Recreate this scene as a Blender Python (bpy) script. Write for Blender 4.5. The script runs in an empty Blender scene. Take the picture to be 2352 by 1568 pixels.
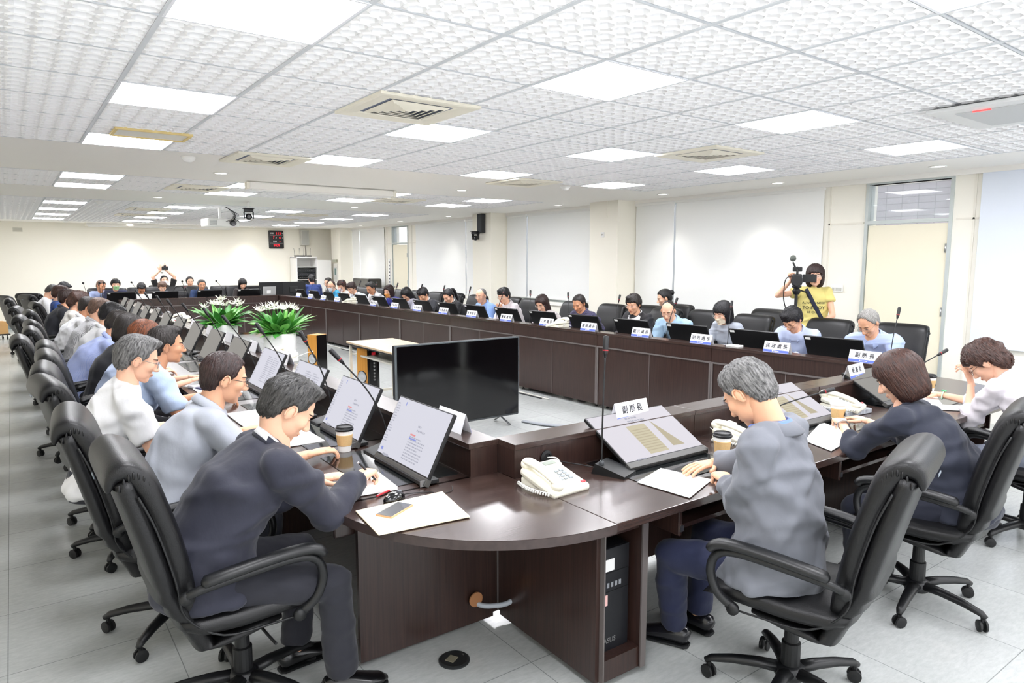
import bpy, bmesh, math, random
import numpy as np
from mathutils import Vector, Matrix, noise
PI = math.pi
random.seed(7)
sc = bpy.context.scene
COL = sc.collection
# ------------------------------------------------------------------ camera
CAM_H = 1.72
PITCH = math.atan(187 / 1568.0)
YAW = math.radians(35.5)
cd = bpy.data.cameras.new('camera'); cam = bpy.data.objects.new('camera', cd); COL.objects.link(cam)
cd.sensor_width = 36; cd.lens = 24.0; cd.clip_start = .05; cd.clip_end = 100
cam.location = (0, 0, CAM_H)
cam.rotation_euler = (PI / 2 - PITCH, 0, -YAW)
sc.camera = cam
# ------------------------------------------------------------------ world, light, exposure
w = bpy.data.worlds.new('world'); sc.world = w; w.use_nodes = True
w.node_tree.nodes['Background'].inputs[0].default_value = (.95, .97, 1, 1)
w.node_tree.nodes['Background'].inputs[1].default_value = 1.7  # added fill light, entering through the open side behind the camera
LIGHT_E = 18.0
fl = bpy.data.lights.new('camera_flash', 'SPOT'); fl.energy = 150; fl.spot_size = math.radians(150); fl.spot_blend = 1; fl.color = (.95, .97, 1); fl.shadow_soft_size = .12
flo = bpy.data.objects.new('camera_flash', fl); COL.objects.link(flo); flo.location = (-.10, -.25, 1.62); flo.rotation_euler = (math.radians(180 - 28), 0, -YAW)
flo['label'] = 'flash unit by the viewpoint, tilted up to bounce off the ceiling'; flo['category'] = 'light'
sc.view_settings.view_transform = 'Standard'; sc.view_settings.look = 'None'
sc.view_settings.gamma = 1; sc.view_settings.exposure = 0.60; sc.view_settings.use_curve_mapping = False
sc.cycles.max_bounces = 8; sc.cycles.diffuse_bounces = 5

# ------------------------------------------------------------------ materials
def hx(s):
    s = s.lstrip('#'); v = [int(s[i:i + 2], 16) / 255 for i in (0, 2, 4)]
    return tuple(c / 12.92 if c <= .04045 else ((c + .055) / 1.055) ** 2.4 for c in v) + (1,)
MATS = {}
def mat(name, color='#808080', rough=.5, metal=0, bump=0, scale=40, detail=3, stretch=(1, 1, 1), var=0, emit=0, coat=0, spec=.5, alpha=1, trans=0, c2=None, cscale=None, sheen=0):
    if name in MATS: return MATS[name]
    m = bpy.data.materials.new(name); m.use_nodes = True
    nt = m.node_tree; b = nt.nodes['Principled BSDF']; L = nt.links
    col = hx(color) if isinstance(color, str) else color
    b.inputs['Base Color'].default_value = col
    b.inputs['Roughness'].default_value = rough; b.inputs['Metallic'].default_value = metal
    b.inputs['Specular IOR Level'].default_value = spec
    if coat: b.inputs['Coat Weight'].default_value = coat; b.inputs['Coat Roughness'].default_value = .12
    if alpha < 1: b.inputs['Alpha'].default_value = alpha
    if trans: b.inputs['Transmission Weight'].default_value = trans
    if sheen: b.inputs['Sheen Weight'].default_value = sheen
    if emit:
        b.inputs['Emission Color'].default_value = col; b.inputs['Emission Strength'].default_value = emit
    if bump or var or c2:
        tc = nt.nodes.new('ShaderNodeTexCoord'); mp = nt.nodes.new('ShaderNodeMapping')
        mp.inputs['Scale'].default_value = stretch
        L.new(tc.outputs['Object'], mp.inputs[0])
        n = nt.nodes.new('ShaderNodeTexNoise'); n.inputs['Scale'].default_value = scale; n.inputs['Detail'].default_value = detail
        L.new(mp.outputs[0], n.inputs['Vector'])
        if bump:
            bp = nt.nodes.new('ShaderNodeBump'); bp.inputs['Strength'].default_value = bump; bp.inputs['Distance'].default_value = .01
            L.new(n.outputs[0], bp.inputs['Height']); L.new(bp.outputs[0], b.inputs['Normal'])
        if var or c2:
            src = n
            if cscale:
                src = nt.nodes.new('ShaderNodeTexNoise'); src.inputs['Scale'].default_value = cscale; src.inputs['Detail'].default_value = detail
                L.new(mp.outputs[0], src.inputs['Vector'])
            r = nt.nodes.new('ShaderNodeValToRGB')
            a = hx(c2) if c2 else tuple(max(0, c * (1 - var)) for c in col[:3]) + (1,)
            z = col if c2 else tuple(min(1, c * (1 + var)) for c in col[:3]) + (1,)
            r.color_ramp.elements[0].position = .35; r.color_ramp.elements[1].position = .65
            r.color_ramp.elements[0].color = a; r.color_ramp.elements[1].color = z
            L.new(src.outputs[0], r.inputs[0]); L.new(r.outputs[0], b.inputs['Base Color'])
    MATS[name] = m; return m

def fabric(name, color, pattern=None, rough=.85):
    if name in MATS: return MATS[name]
    color = tuple(c * .80 for c in hx(color)[:3]) + (1,)
    m = mat(name, color, rough, bump=.55, scale=11, detail=5, stretch=(1, 1, .5), sheen=.1)
    if pattern:
        nt = m.node_tree; b = nt.nodes['Principled BSDF']
        kind, c2, sc_ = pattern
        tc = nt.nodes.new('ShaderNodeTexCoord'); mx = nt.nodes.new('ShaderNodeMix'); mx.data_type = 'RGBA'
        mx.inputs[6].default_value = color; mx.inputs[7].default_value = tuple(c * .8 for c in hx(c2)[:3]) + (1,)
        if kind == 'stripe' or kind == 'check':
            wv = nt.nodes.new('ShaderNodeTexWave'); wv.inputs['Scale'].default_value = sc_; wv.bands_direction = 'X'
            nt.links.new(tc.outputs['Object'], wv.inputs['Vector'])
            rp = nt.nodes.new('ShaderNodeValToRGB'); rp.color_ramp.elements[0].position = .78; rp.color_ramp.elements[1].position = .9
            nt.links.new(wv.outputs['Fac'], rp.inputs[0]); out = rp.outputs[0]
            if kind == 'check':
                w2 = nt.nodes.new('ShaderNodeTexWave'); w2.inputs['Scale'].default_value = sc_; w2.bands_direction = 'Z'
                nt.links.new(tc.outputs['Object'], w2.inputs['Vector'])
                r2 = nt.nodes.new('ShaderNodeValToRGB'); r2.color_ramp.elements[0].position = .78; r2.color_ramp.elements[1].position = .9
                nt.links.new(w2.outputs['Fac'], r2.inputs[0])
                mm = nt.nodes.new('ShaderNodeMath'); mm.operation = 'MAXIMUM'
                nt.links.new(out, mm.inputs[0]); nt.links.new(r2.outputs[0], mm.inputs[1]); out = mm.outputs[0]
        else:
            vo = nt.nodes.new('ShaderNodeTexVoronoi'); vo.inputs['Scale'].default_value = sc_
            nt.links.new(tc.outputs['Object'], vo.inputs['Vector'])
            rp = nt.nodes.new('ShaderNodeValToRGB'); rp.color_ramp.elements[0].position = .22; rp.color_ramp.elements[1].position = .26
            rp.color_ramp.elements[0].color = (1, 1, 1, 1); rp.color_ramp.elements[1].color = (0, 0, 0, 1)
            nt.links.new(vo.outputs['Distance'], rp.inputs[0]); out = rp.outputs[0]
        nt.links.new(out, mx.inputs[0]); nt.links.new(mx.outputs[2], b.inputs['Base Color'])
    return m

def wood(name, c1, c2, rough=.3, coat=.25, axis=2):
    if name in MATS: return MATS[name]
    st = [34, 34, 34]; st[axis] = 1.0
    m = mat(name, c1, rough, c2=c2, scale=3.5, detail=6, stretch=tuple(st), coat=coat, bump=.05)
    return m
WOOD = wood('dark_wenge_laminate_vertical', '#3a2823', '#2b1d1a', axis=2)
WOODX = wood('dark_wenge_laminate_along_x', '#40302b', '#322420', rough=.24, axis=0)
WOODY = wood('dark_wenge_laminate_along_y', '#40302b', '#322420', rough=.24, axis=1)
EDGE = mat('dark_edge_band', '#3b302e', .35, var=.15, scale=30)
LEATHER = mat('black_leather', '#0d0d0f', .40, bump=.10, scale=260, detail=2, spec=.42)
PLASTIC = mat('black_plastic', '#101113', .40, bump=.04, scale=300)
PLASTIC2 = mat('matt_black_plastic', '#0e0f11', .5)
METAL = mat('brushed_metal', '#b8b8b8', .3, 1)
WHITEP = mat('white_plastic', '#efefec', .35)
IVORY = mat('ivory_plastic', '#ece8d8', .35)
PAPER = mat('white_paper', '#f4f4f2', .7)
BLUEST = mat('blue_band', '#5b70c8', .6)
INK = mat('dark_ink', '#15171f', .7)
GYP = mat('warm_white_paint', '#f5f3ee', .8, bump=.03, scale=60)
WALLC = mat('cream_wall_paint', '#f5f1e4', .85, bump=.04, scale=80)
CEILW = mat('white_ceiling_grid', '#fbfbfc', .5)
GLASSB = mat('smoked_black_glass', '#101416', .06, coat=.5)
SCRB = mat('black_screen_glass', '#050507', .08, spec=.6)

def screenmat(name, color, e):
    m = mat(name, '#0b0b0d', .6, spec=.12); b = m.node_tree.nodes['Principled BSDF']
    b.inputs['Emission Color'].default_value = hx(color); b.inputs['Emission Strength'].default_value = e; return m
# ------------------------------------------------------------------ mesh helpers
CH = {}
def adopt(p, o):
    o.parent = p; CH.setdefault(p.name, []).append(o)
def obj(name, verts, faces, m=None, parent=None, smooth=False, loc=None, rot=None):
    me = bpy.data.meshes.new(name); me.from_pydata([tuple(v) for v in verts], [], faces); me.update()
    if smooth: me.shade_smooth()
    o = bpy.data.objects.new(name, me); COL.objects.link(o)
    if m is not None:
        for k in (m if isinstance(m, (list, tuple)) else [m]): me.materials.append(k)
    if parent is not None: adopt(parent, o)
    if loc is not None: o.location = loc
    if rot is not None: o.rotation_euler = rot
    return o

class MB:
    def __init__(s): s.v = []; s.f = []; s.mi = []
    def add(s, v, f, mi=0):
        n = len(s.v); s.v += [tuple(p) for p in v]; s.f += [tuple(i + n for i in q) for q in f]; s.mi += [mi] * len(f); return s
    def box(s, x0, x1, y0, y1, z0, z1, mi=0, M=None, bev=0):
        if bev:
            b = min(bev, (x1 - x0) / 2.01, (y1 - y0) / 2.01, (z1 - z0) / 2.01)
            bm = bmesh.new(); bmesh.ops.create_cube(bm, size=1)
            for v in bm.verts: v.co = Vector(((x0 + x1) / 2 + v.co.x * (x1 - x0), (y0 + y1) / 2 + v.co.y * (y1 - y0), (z0 + z1) / 2 + v.co.z * (z1 - z0)))
            bmesh.ops.bevel(bm, geom=bm.edges[:], offset=b, segments=2, profile=.6, affect='EDGES')
            v = [p.co.copy() for p in bm.verts]; bm.verts.index_update(); f = [[q.index for q in p.verts] for p in bm.faces]; bm.free()
        else:
            v = [Vector(p) for p in ((x0, y0, z0), (x1, y0, z0), (x1, y1, z0), (x0, y1, z0), (x0, y0, z1), (x1, y0, z1), (x1, y1, z1), (x0, y1, z1))]
            f = [(3, 2, 1, 0), (4, 5, 6, 7), (0, 1, 5, 4), (1, 2, 6, 5), (2, 3, 7, 6), (3, 0, 4, 7)]
        if M is not None: v = [M @ p for p in v]
        return s.add(v, f, mi)
    def prism(s, poly, z0, z1, mi=0, M=None):
        n = len(poly); v = [Vector((x, y, z0)) for x, y in poly] + [Vector((x, y, z1)) for x, y in poly]
        if M is not None: v = [M @ p for p in v]
        f = [tuple(range(n - 1, -1, -1)), tuple(range(n, 2 * n))] + [(i, (i + 1) % n, (i + 1) % n + n, i + n) for i in range(n)]
        return s.add(v, f, mi)
    def tube(s, pts, rad, seg=8, mi=0, closed=False, up=None, M=None, cap=True):
        v, f = tube(pts, rad, seg, closed, up, cap)
        if M is not None: v = [M @ p for p in v]
        return s.add(v, f, mi)
    def lathe(s, prof, seg=20, mi=0, c=(0, 0, 0), M=None):
        v = []; f = []; n = len(prof)
        for r, z in prof:
            for k in range(seg):
                a = 2 * PI * k / seg; v.append(Vector((c[0] + r * math.cos(a), c[1] + r * math.sin(a), c[2] + z)))
        for i in range(n - 1):
            for k in range(seg):
                a = i * seg + k; b = i * seg + (k + 1) % seg; f.append((a, b, b + seg, a + seg))
        f.append(tuple(range(seg - 1, -1, -1))); f.append(tuple(range((n - 1) * seg, n * seg)))
        if M is not None: v = [M @ p for p in v]
        return s.add(v, f, mi)
    def ell(s, c, r, seg=14, rings=9, mi=0, M=None):
        v = []; f = []
        for i in range(1, rings):
            ph = PI * i / rings
            for k in range(seg):
                a = 2 * PI * k / seg; v.append(Vector((c[0] + r[0] * math.sin(ph) * math.cos(a), c[1] + r[1] * math.sin(ph) * math.sin(a), c[2] + r[2] * math.cos(ph))))
        t = len(v); v += [Vector((c[0], c[1], c[2] + r[2])), Vector((c[0], c[1], c[2] - r[2]))]
        for i in range(rings - 2):
            for k in range(seg):
                a = i * seg + k; b = i * seg + (k + 1) % seg; f.append((a, a + seg, b + seg, b))
        for k in range(seg):
            f.append((t, k, (k + 1) % seg)); b = (rings - 2) * seg; f.append((t + 1, b + (k + 1) % seg, b + k))
        if M is not None: v = [M @ p for p in v]
        return s.add(v, f, mi)
    def obj(s, name, m, parent=None, smooth=False, loc=None, rot=None, auto=None):
        o = obj(name, s.v, s.f, m, parent, smooth, loc, rot)
        if any(s.mi): o.data.polygons.foreach_set('material_index', s.mi)
        if auto:
            o.data.shade_smooth()
            try: o.data.set_sharp_from_angle(angle=math.radians(auto))
            except Exception: pass
        return o

def tube(pts, rad, seg=8, closed=False, up=None, cap=True):
    """tube through pts; rad: number, list of numbers or list of (side, up) half widths"""
    P = [Vector(p) for p in pts]; n = len(P)
    if not isinstance(rad, (list, tuple)): rad = [rad] * n
    R = [(r, r) if not isinstance(r, (list, tuple)) else r for r in rad]
    T = []
    for i in range(n):
        a = P[i - 1] if (i > 0 or closed) else P[i]; b = P[(i + 1) % n] if (i < n - 1 or closed) else P[i]
        t = (b - a); T.append(t.normalized() if t.length > 1e-9 else Vector((0, 0, 1)))
    u = Vector(up) if up else Vector((0, 0, 1))
    if abs(u.normalized().dot(T[0])) > .95 and not up: u = Vector((0, 1, 0))
    v = []; f = []
    for i in range(n):
        u = (u - T[i] * u.dot(T[i])); u = u.normalized() if u.length > 1e-6 else T[i].orthogonal().normalized()
        s_ = T[i].cross(u).normalized()
        if up: 
            uu = Vector(up); uu = uu - T[i] * uu.dot(T[i])
            if uu.length > .1: u = uu.normalized(); s_ = T[i].cross(u).normalized()
        for k in range(seg):
            a = 2 * PI * k / seg; v.append(P[i] + s_ * (R[i][0] * math.cos(a)) + u * (R[i][1] * math.sin(a)))
    m = n if closed else n - 1
    for i in range(m):
        for k in range(seg):
            a = i * seg + k; b = i * seg + (k + 1) % seg; c = ((i + 1) % n) * seg + (k + 1) % seg; d = ((i + 1) % n) * seg + k
            f.append((a, b, c, d))
    if not closed and cap:
        f.append(tuple(range(seg - 1, -1, -1))); f.append(tuple(range((n - 1) * seg, n * seg)))
    return v, f
def smoothpath(pts, k=5):
    P = [Vector(p) for p in pts]; out = []
    for i in range(len(P) - 1):
        a = P[max(i - 1, 0)]; b = P[i]; c = P[i + 1]; d = P[min(i + 2, len(P) - 1)]
        for j in range(k):
            t = j / k
            out.append(.5 * ((2 * b) + (c - a) * t + (2 * a - 5 * b + 4 * c - d) * t * t + (3 * b - a - 3 * c + d) * t ** 3))
    out.append(P[-1]); return out
def roundtube(a, b, ra, rb, seg=12):
    """capsule like closed tube between a and b"""
    a = Vector(a); b = Vector(b); d = (b - a).normalized(); pts = []; rad = []
    for t in (90, 60, 30, 0):
        pts.append(a - d * ra * math.sin(math.radians(t))); rad.append(max(ra * math.cos(math.radians(t)), ra * .05))
    for t in (0, 30, 60, 90):
        pts.append(b + d * rb * math.sin(math.radians(t))); rad.append(max(rb * math.cos(math.radians(t)), rb * .05))
    return tube(pts, rad, seg)

def tag(o, label=None, cat=None, group=None, kind=None):
    if label: o['label'] = label
    if cat: o['category'] = cat
    if group: o['group'] = group
    if kind: o['kind'] = kind
    return o
def thing(name, label, cat, loc=(0, 0, 0), rz=0, group=None):
    o = bpy.data.objects.new(name, None); o.empty_display_size = .1; COL.objects.link(o)
    o.location = loc; o.rotation_euler = (0, 0, rz); return tag(o, label, cat, group)
def copy_tree(o, loc=None, rz=None, label=None, group=None, _p=None):
    c = o.copy(); COL.objects.link(c)
    if _p is not None: adopt(_p, c)
    for ch in list(CH.get(o.name, [])): copy_tree(ch, _p=c)
    if loc is not None: c.location = loc
    if rz is not None: c.rotation_euler = (0, 0, rz)
    if label: c['label'] = label
    if group: c['group'] = group
    return c
def struct(name, mb, m, **k):
    o = mb.obj(name, m, **k); o['kind'] = 'structure'; return o

def text_mb(s, size, depth=0, align='CENTER'):
    """flat text mesh (verts, faces) in the xy plane"""
    cu = bpy.data.curves.new('t', 'FONT'); cu.body = s; cu.size = size; cu.align_x = align; cu.align_y = 'CENTER'
    cu.extrude = depth; cu.resolution_u = 3; cu.offset = size * .014
    o = bpy.data.objects.new('t', cu); COL.objects.link(o)
    dg = bpy.context.evaluated_depsgraph_get(); me = bpy.data.meshes.new_from_object(o.evaluated_get(dg))
    v = [x.co.copy() for x in me.vertices]; f = [tuple(p.vertices) for p in me.polygons]
    bpy.data.objects.remove(o); bpy.data.curves.remove(cu); bpy.data.meshes.remove(me)
    return v, f
TXT = {}
def text(mb, s, size, M, mi=0):
    if (s, size) not in TXT: TXT[(s, size)] = text_mb(s, size)
    v, f = TXT[(s, size)]
    mb.add([M @ p for p in v], f, mi)
def frame(o, x, y, z=None):
    x = Vector(x).normalized(); y = Vector(y).normalized(); z = x.cross(y)
    return Matrix(((x.x, y.x, z.x, o[0]), (x.y, y.y, z.y, o[1]), (x.z, y.z, z.z, o[2]), (0, 0, 0, 1)))

# ------------------------------------------------------------------ frames of the four desk rows
TH = math.atan(.0415)
ROWS = {'R': ((5.49, 2.59), PI / 2 + TH), 'L': ((1.75, 2.59), -PI / 2), 'N': ((1.75, 2.59), 0.0), 'B': ((4.90, 16.45), PI)}
def W(row, a, b, z=0):
    (ox, oy), r = ROWS[row]; c, s = math.cos(r), math.sin(r)
    return (ox + a * c - b * s, oy + a * s + b * c, z)
def RZ(row): return ROWS[row][1]
DZ = .735      # desk height
CZ = 2.675     # ceiling height
WX = 8.25      # window wall
BY = 21.15     # back wall
# ------------------------------------------------------------------ room shell
def floor_material():
    m = bpy.data.materials.new('grey_vinyl_tile'); m.use_nodes = True; nt = m.node_tree; L = nt.links; b = nt.nodes['Principled BSDF']
    tc = nt.nodes.new('ShaderNodeTexCoord')
    br = nt.nodes.new('ShaderNodeTexBrick'); br.offset = 0; br.squash = 1
    br.inputs['Scale'].default_value = 1; br.inputs['Mortar Size'].default_value = .0022; br.inputs['Mortar Smooth'].default_value = .2
    br.inputs['Brick Width'].default_value = .607; br.inputs['Row Height'].default_value = .607; br.inputs['Bias'].default_value = 0
    br.inputs['Color1'].default_value = hx('#c3c6c4'); br.inputs['Color2'].default_value = hx('#bdc0be'); br.inputs['Mortar'].default_value = hx('#8f9391')
    mp = nt.nodes.new('ShaderNodeMapping'); mp.inputs['Location'].default_value = (.13, .25, 0); mp.inputs['Rotation'].default_value = (0, 0, math.radians(-.6))
    L.new(tc.outputs['Object'], mp.inputs[0]); L.new(mp.outputs[0], br.inputs['Vector'])
    m2 = nt.nodes.new('ShaderNodeMapping'); m2.inputs['Scale'].default_value = (3, 9, 1); L.new(tc.outputs['Object'], m2.inputs[0])
    n = nt.nodes.new('ShaderNodeTexNoise'); n.inputs['Scale'].default_value = 6; n.inputs['Detail'].default_value = 8; n.inputs['Roughness'].default_value = .7; L.new(m2.outputs[0], n.inputs['Vector'])
    r = nt.nodes.new('ShaderNodeValToRGB'); r.color_ramp.elements[0].position = .3; r.color_ramp.elements[1].position = .7
    r.color_ramp.elements[0].color = (.80, .80, .80, 1); r.color_ramp.elements[1].color = (1, 1, 1, 1); L.new(n.outputs[0], r.inputs[0])
    mx = nt.nodes.new('ShaderNodeMix'); mx.data_type = 'RGBA'; mx.blend_type = 'MULTIPLY'; mx.inputs[0].default_value = 1
    L.new(br.outputs['Color'], mx.inputs[6]); L.new(r.outputs[0], mx.inputs[7]); L.new(mx.outputs[2], b.inputs['Base Color'])
    bp = nt.nodes.new('ShaderNodeBump'); bp.inputs['Strength'].default_value = .06; bp.inputs['Distance'].default_value = .01
    n2 = nt.nodes.new('ShaderNodeTexNoise'); n2.inputs['Scale'].default_value = 14; L.new(tc.outputs['Object'], n2.inputs['Vector'])
    L.new(n2.outputs[0], bp.inputs['Height']); L.new(bp.outputs[0], b.inputs['Normal'])
    b.inputs['Roughness'].default_value = .2; b.inputs['Specular IOR Level'].default_value = .45
    return m
X0 = -1.7; Y0 = -3.0
struct('floor', MB().box(X0, WX + .3, Y0, BY + .2, -.1, 0), floor_material())
struct('wall_back', MB().box(X0, WX + .3, BY, BY + .15, 0, CZ + .3), WALLC)
struct('wall_left', MB().box(X0 - .15, X0, Y0, BY + .15, 0, CZ + .3), WALLC)
struct('baseboard_back', MB().box(X0, 7.3, BY - .012, BY, 0, .10), mat('grey_blue_skirting', '#7f9197', .5))
# window wall: solid below the sill, posts between openings
PANEL = mat('cream_wall_panel', '#f4f1e6', .7)
wr = MB()
# openings (y0,y1,z0,z1): doors with transoms and windows
DOORS = [(3.36, 4.26), (16.25, 17.15)]
WINS = [(-.6, 2.98), (4.85, 7.95), (9.3, 11.6), (12.55, 15.3), (17.9, 20.2)]
ys = Y0
segs = []
for a, b_ in sorted(DOORS + WINS):
    segs.append((ys, a)); ys = b_
segs.append((ys, BY))
for a, b_ in segs: wr.box(WX, WX + .2, a, b_, 0, CZ + .3)
for a, b_ in WINS: wr.box(WX, WX + .2, a, b_, 0, .92); wr.box(WX, WX + .2, a, b_, 2.62, CZ + .3)
for a, b_ in DOORS: wr.box(WX, WX + .2, a, b_, 2.60, CZ + .3)
struct('wall_right', wr, PANEL)
ALU = mat('grey_aluminium_frame', '#bfc6c4', .4, .2)
GL = mat('window_glass', '#e8f0f0', .02, alpha=.35, spec=.6)
k = 0
for a, b_ in WINS:
    k += 1; fr = MB()
    for y in (a, (a + b_) / 2 - .02, b_ - .04): fr.box(WX + .05, WX + .11, y, y + .04, .92, 2.62)
    fr.box(WX + .05, WX + .11, a, b_, .92, .96); fr.box(WX + .05, WX + .11, a, b_, 2.58, 2.62)
    o = struct('window_%d' % k, fr, ALU)
    MB().box(WX + .075, WX + .085, a + .02, b_ - .02, .94, 2.6).obj('pane', GL, o)
DOORM = mat('cream_door_leaf', '#f0e9d2', .55, bump=.03, scale=90)
TILE = mat('grey_wall_tile_outside', '#8f8a90', .7)
for i, (a, b_) in enumerate(DOORS):
    fr = MB()
    for y0, y1 in ((a - .025, a + .01), (b_ - .01, b_ + .025)): fr.box(WX - .02, WX + .12, y0, y1, 0, 2.62)
    for z0, z1 in ((2.14, 2.18), (2.60, 2.64)): fr.box(WX - .02, WX + .12, a + .01, b_ - .01, z0, z1)
    o = struct('door_%d' % (i + 1), fr, ALU)
    MB().box(WX + .0, WX + .045, a + .015, b_ - .015, .01, 2.125, bev=.004).obj('door_leaf', DOORM, o)
    MB().box(WX + .04, WX + .05, a + .01, b_ - .01, 2.19, 2.59).obj('transom_pane', mat('transom_glass', '#ccd6da', .02, alpha=.3, spec=.7), o)
    h = MB()
    for z in (.35, 1.15, 1.85): h.tube([(WX - .02, a + .02, z - .05), (WX - .02, a + .02, z + .05)], .009, 8)
    h.obj('hinge', METAL, o, smooth=True)
    h = MB(); h.tube([(WX - .0, b_ - .08, 1.0), (WX - .05, b_ - .08, 1.0), (WX - .05, b_ - .19, 1.0)], .009, 8); h.lathe([(.025, 0), (.025, .008)], 14, M=Matrix.Translation((WX, b_ - .08, 1.0)) @ Matrix.Rotation(-PI / 2, 4, 'Y'))
    h.obj('door_handle', METAL, o, smooth=True)
# corridor wall seen through the transoms, with its lit ceiling panels
cor = MB(); cor.box(10.3, 10.4, 2.0, 18.5, 0, 3.0)
tm = bpy.data.materials.new('grey_tile_corridor'); tm.use_nodes = True
_b = tm.node_tree.nodes['Principled BSDF']; _br = tm.node_tree.nodes.new('ShaderNodeTexBrick'); _tc = tm.node_tree.nodes.new('ShaderNodeTexCoord'); _mp = tm.node_tree.nodes.new('ShaderNodeMapping')
_mp.inputs['Rotation'].default_value = (0, PI / 2, PI / 2); _br.inputs['Scale'].default_value = 1; _br.inputs['Brick Width'].default_value = .22; _br.inputs['Row Height'].default_value = .09; _br.inputs['Mortar Size'].default_value = .004; _br.offset = 0
_br.inputs['Color1'].default_value = hx('#a59fa6'); _br.inputs['Color2'].default_value = hx('#9b959c'); _br.inputs['Mortar'].default_value = hx('#6e6a70')
tm.node_tree.links.new(_tc.outputs['Object'], _mp.inputs[0]); tm.node_tree.links.new(_mp.outputs[0], _br.inputs['Vector']); tm.node_tree.links.new(_br.outputs['Color'], _b.inputs['Base Color'])
struct('wall_corridor', cor, tm)
LAMP = mat('lit_panel_diffuser', '#fbfbff', .5, emit=LIGHT_E)
# cream pilasters on the window wall
for n_, (y0, y1) in enumerate(((8.05, 8.72), (11.72, 12.42), (19.9, 20.6))):
    mb = MB().box(7.83, WX, y0, y1, 0, CZ); mb.box(7.825, 7.83, y0 + .25, y0 + .262, 2.4, CZ)
    struct('trim_%d' % (n_ + 1), mb, WALLC)
# raised panel joints beside the doors
pj = MB()
for y in (3.12, 4.72, 16.0, 17.5): pj.box(WX - .012, WX, y, y + .02, 0, CZ)
for a, b_ in ((2.98, 3.3), (4.3, 4.74), (15.7, 16.2), (17.2, 17.55)): pj.box(WX - .012, WX, a, b_, 2.15, 2.17)
struct('trim_4', pj, mat('panel_joint_strip', '#e9e5d9', .6))
struct('trim_5', MB().box(WX - .05, WX, Y0, BY, 2.62, 2.675), GYP)
struct('trim_6', MB().box(WX - .04, WX, 4.75, 8.05, .86, .90).box(WX - .04, WX, 8.72, 11.72, .86, .9).box(WX - .04, WX, 12.42, 15.9, .86, .9), GYP)
# roller blinds
BLIND = mat('white_roller_blind', '#f1f2f0', .8, bump=.06, scale=3, stretch=(1, 1, .5))
BLIND2 = mat('cool_white_projection_board', '#dde4ef', .5)
for i, (a, b_, z0, lab) in enumerate((
    (4.80, 7.19, .90, 'wide white roller blind behind the woman with the video camera'),
    (7.23, 8.03, .90, 'narrow white roller blind beside the cream pillar with a wall socket'),
    (8.74, 10.98, 1.0, 'white roller blind between the two cream pillars, wider one'),
    (11.03, 11.70, 1.0, 'narrow white roller blind just before the pillar with the black speaker'),
    (12.44, 13.30, .95, 'narrow white roller blind just beyond the pillar with the black speaker'),
    (13.35, 15.75, .95, 'wide white roller blind beside the far cream door'),
    (17.62, 19.3, .95, 'white roller blind behind the tall black covered case'),
    (19.33, 19.88, .95, 'narrow white roller blind near the breaker box'))):
    t = thing('roller_blind', lab, 'blind', (WX - .03, (a + b_) / 2, 0), 0, 'roller blinds on the window wall')
    h = (b_ - a) / 2; mb = MB(); nn = 24; v = []; f = []
    for j in range(nn + 1):
        z = z0 + (2.6 - z0) * j / nn; x = .004 * math.sin(j * .8 + i)
        v += [(x, -h, z), (x, h, z), (x + .003, -h, z), (x + .003, h, z)]
    for j in range(nn): q = 4 * j; f += [(q, q + 4, q + 5, q + 1), (q + 2, q + 3, q + 7, q + 6), (q, q + 2, q + 6, q + 4), (q + 1, q + 5, q + 7, q + 3)]
    mb.add(v, f); mb.obj('blind_fabric', BLIND, t, smooth=False)
    MB().tube([(0, -h, 2.61), (0, h, 2.61)], .028, 10).obj('roller', WHITEP, t)
    MB().box(-.012, .012, -h, h, z0 - .03, z0, bev=.004).obj('bottom_rail', WHITEP, t)
t = MB().box(WX - .06, WX - .035, .1, 3.06, .80, 2.62, bev=.004).obj('white_board_screen', BLIND2)
tag(t, 'tall bluish white board on the wall at the right edge, beside the near door', 'board')

# ------------------------------------------------------------------ ceiling
CA = math.radians(.9); U0 = .867; TP = 1.825 / 3
def cw(u, v, z=CZ): return (u * math.cos(CA) - v * math.sin(CA), u * math.sin(CA) + v * math.cos(CA), z)
CM = Matrix.Rotation(CA, 4, 'Z')
SECT = [(-2.35 - .3, 7.2, 2.78), (8.95, 11.05, 9.28), (12.7, 20.7, 13.72)]
LROWS = [[.955, 2.78, 4.61, 6.40, -.87], [9.28, 10.5], [13.6, 15.5, 17.4, 19.2]]
UMIN = U0 - TP / 2 - 3 * TP; UMAX = U0 - TP / 2 + 11 * TP
NU = 14
VENTS = [(2.05, 4.02), (5.1, 4.10), (1.95, 7.0 - .25), (5.1, 6.9), (1.95, 9.9), (4.95, 10.1), (2.0, 14.6), (5.0, 14.5), (2.0, 16.5), (5.0, 16.4)]
lightcells = []; ventcells = []
grid_v = []; grid_f = []; bars = MB(); hv = []
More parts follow.
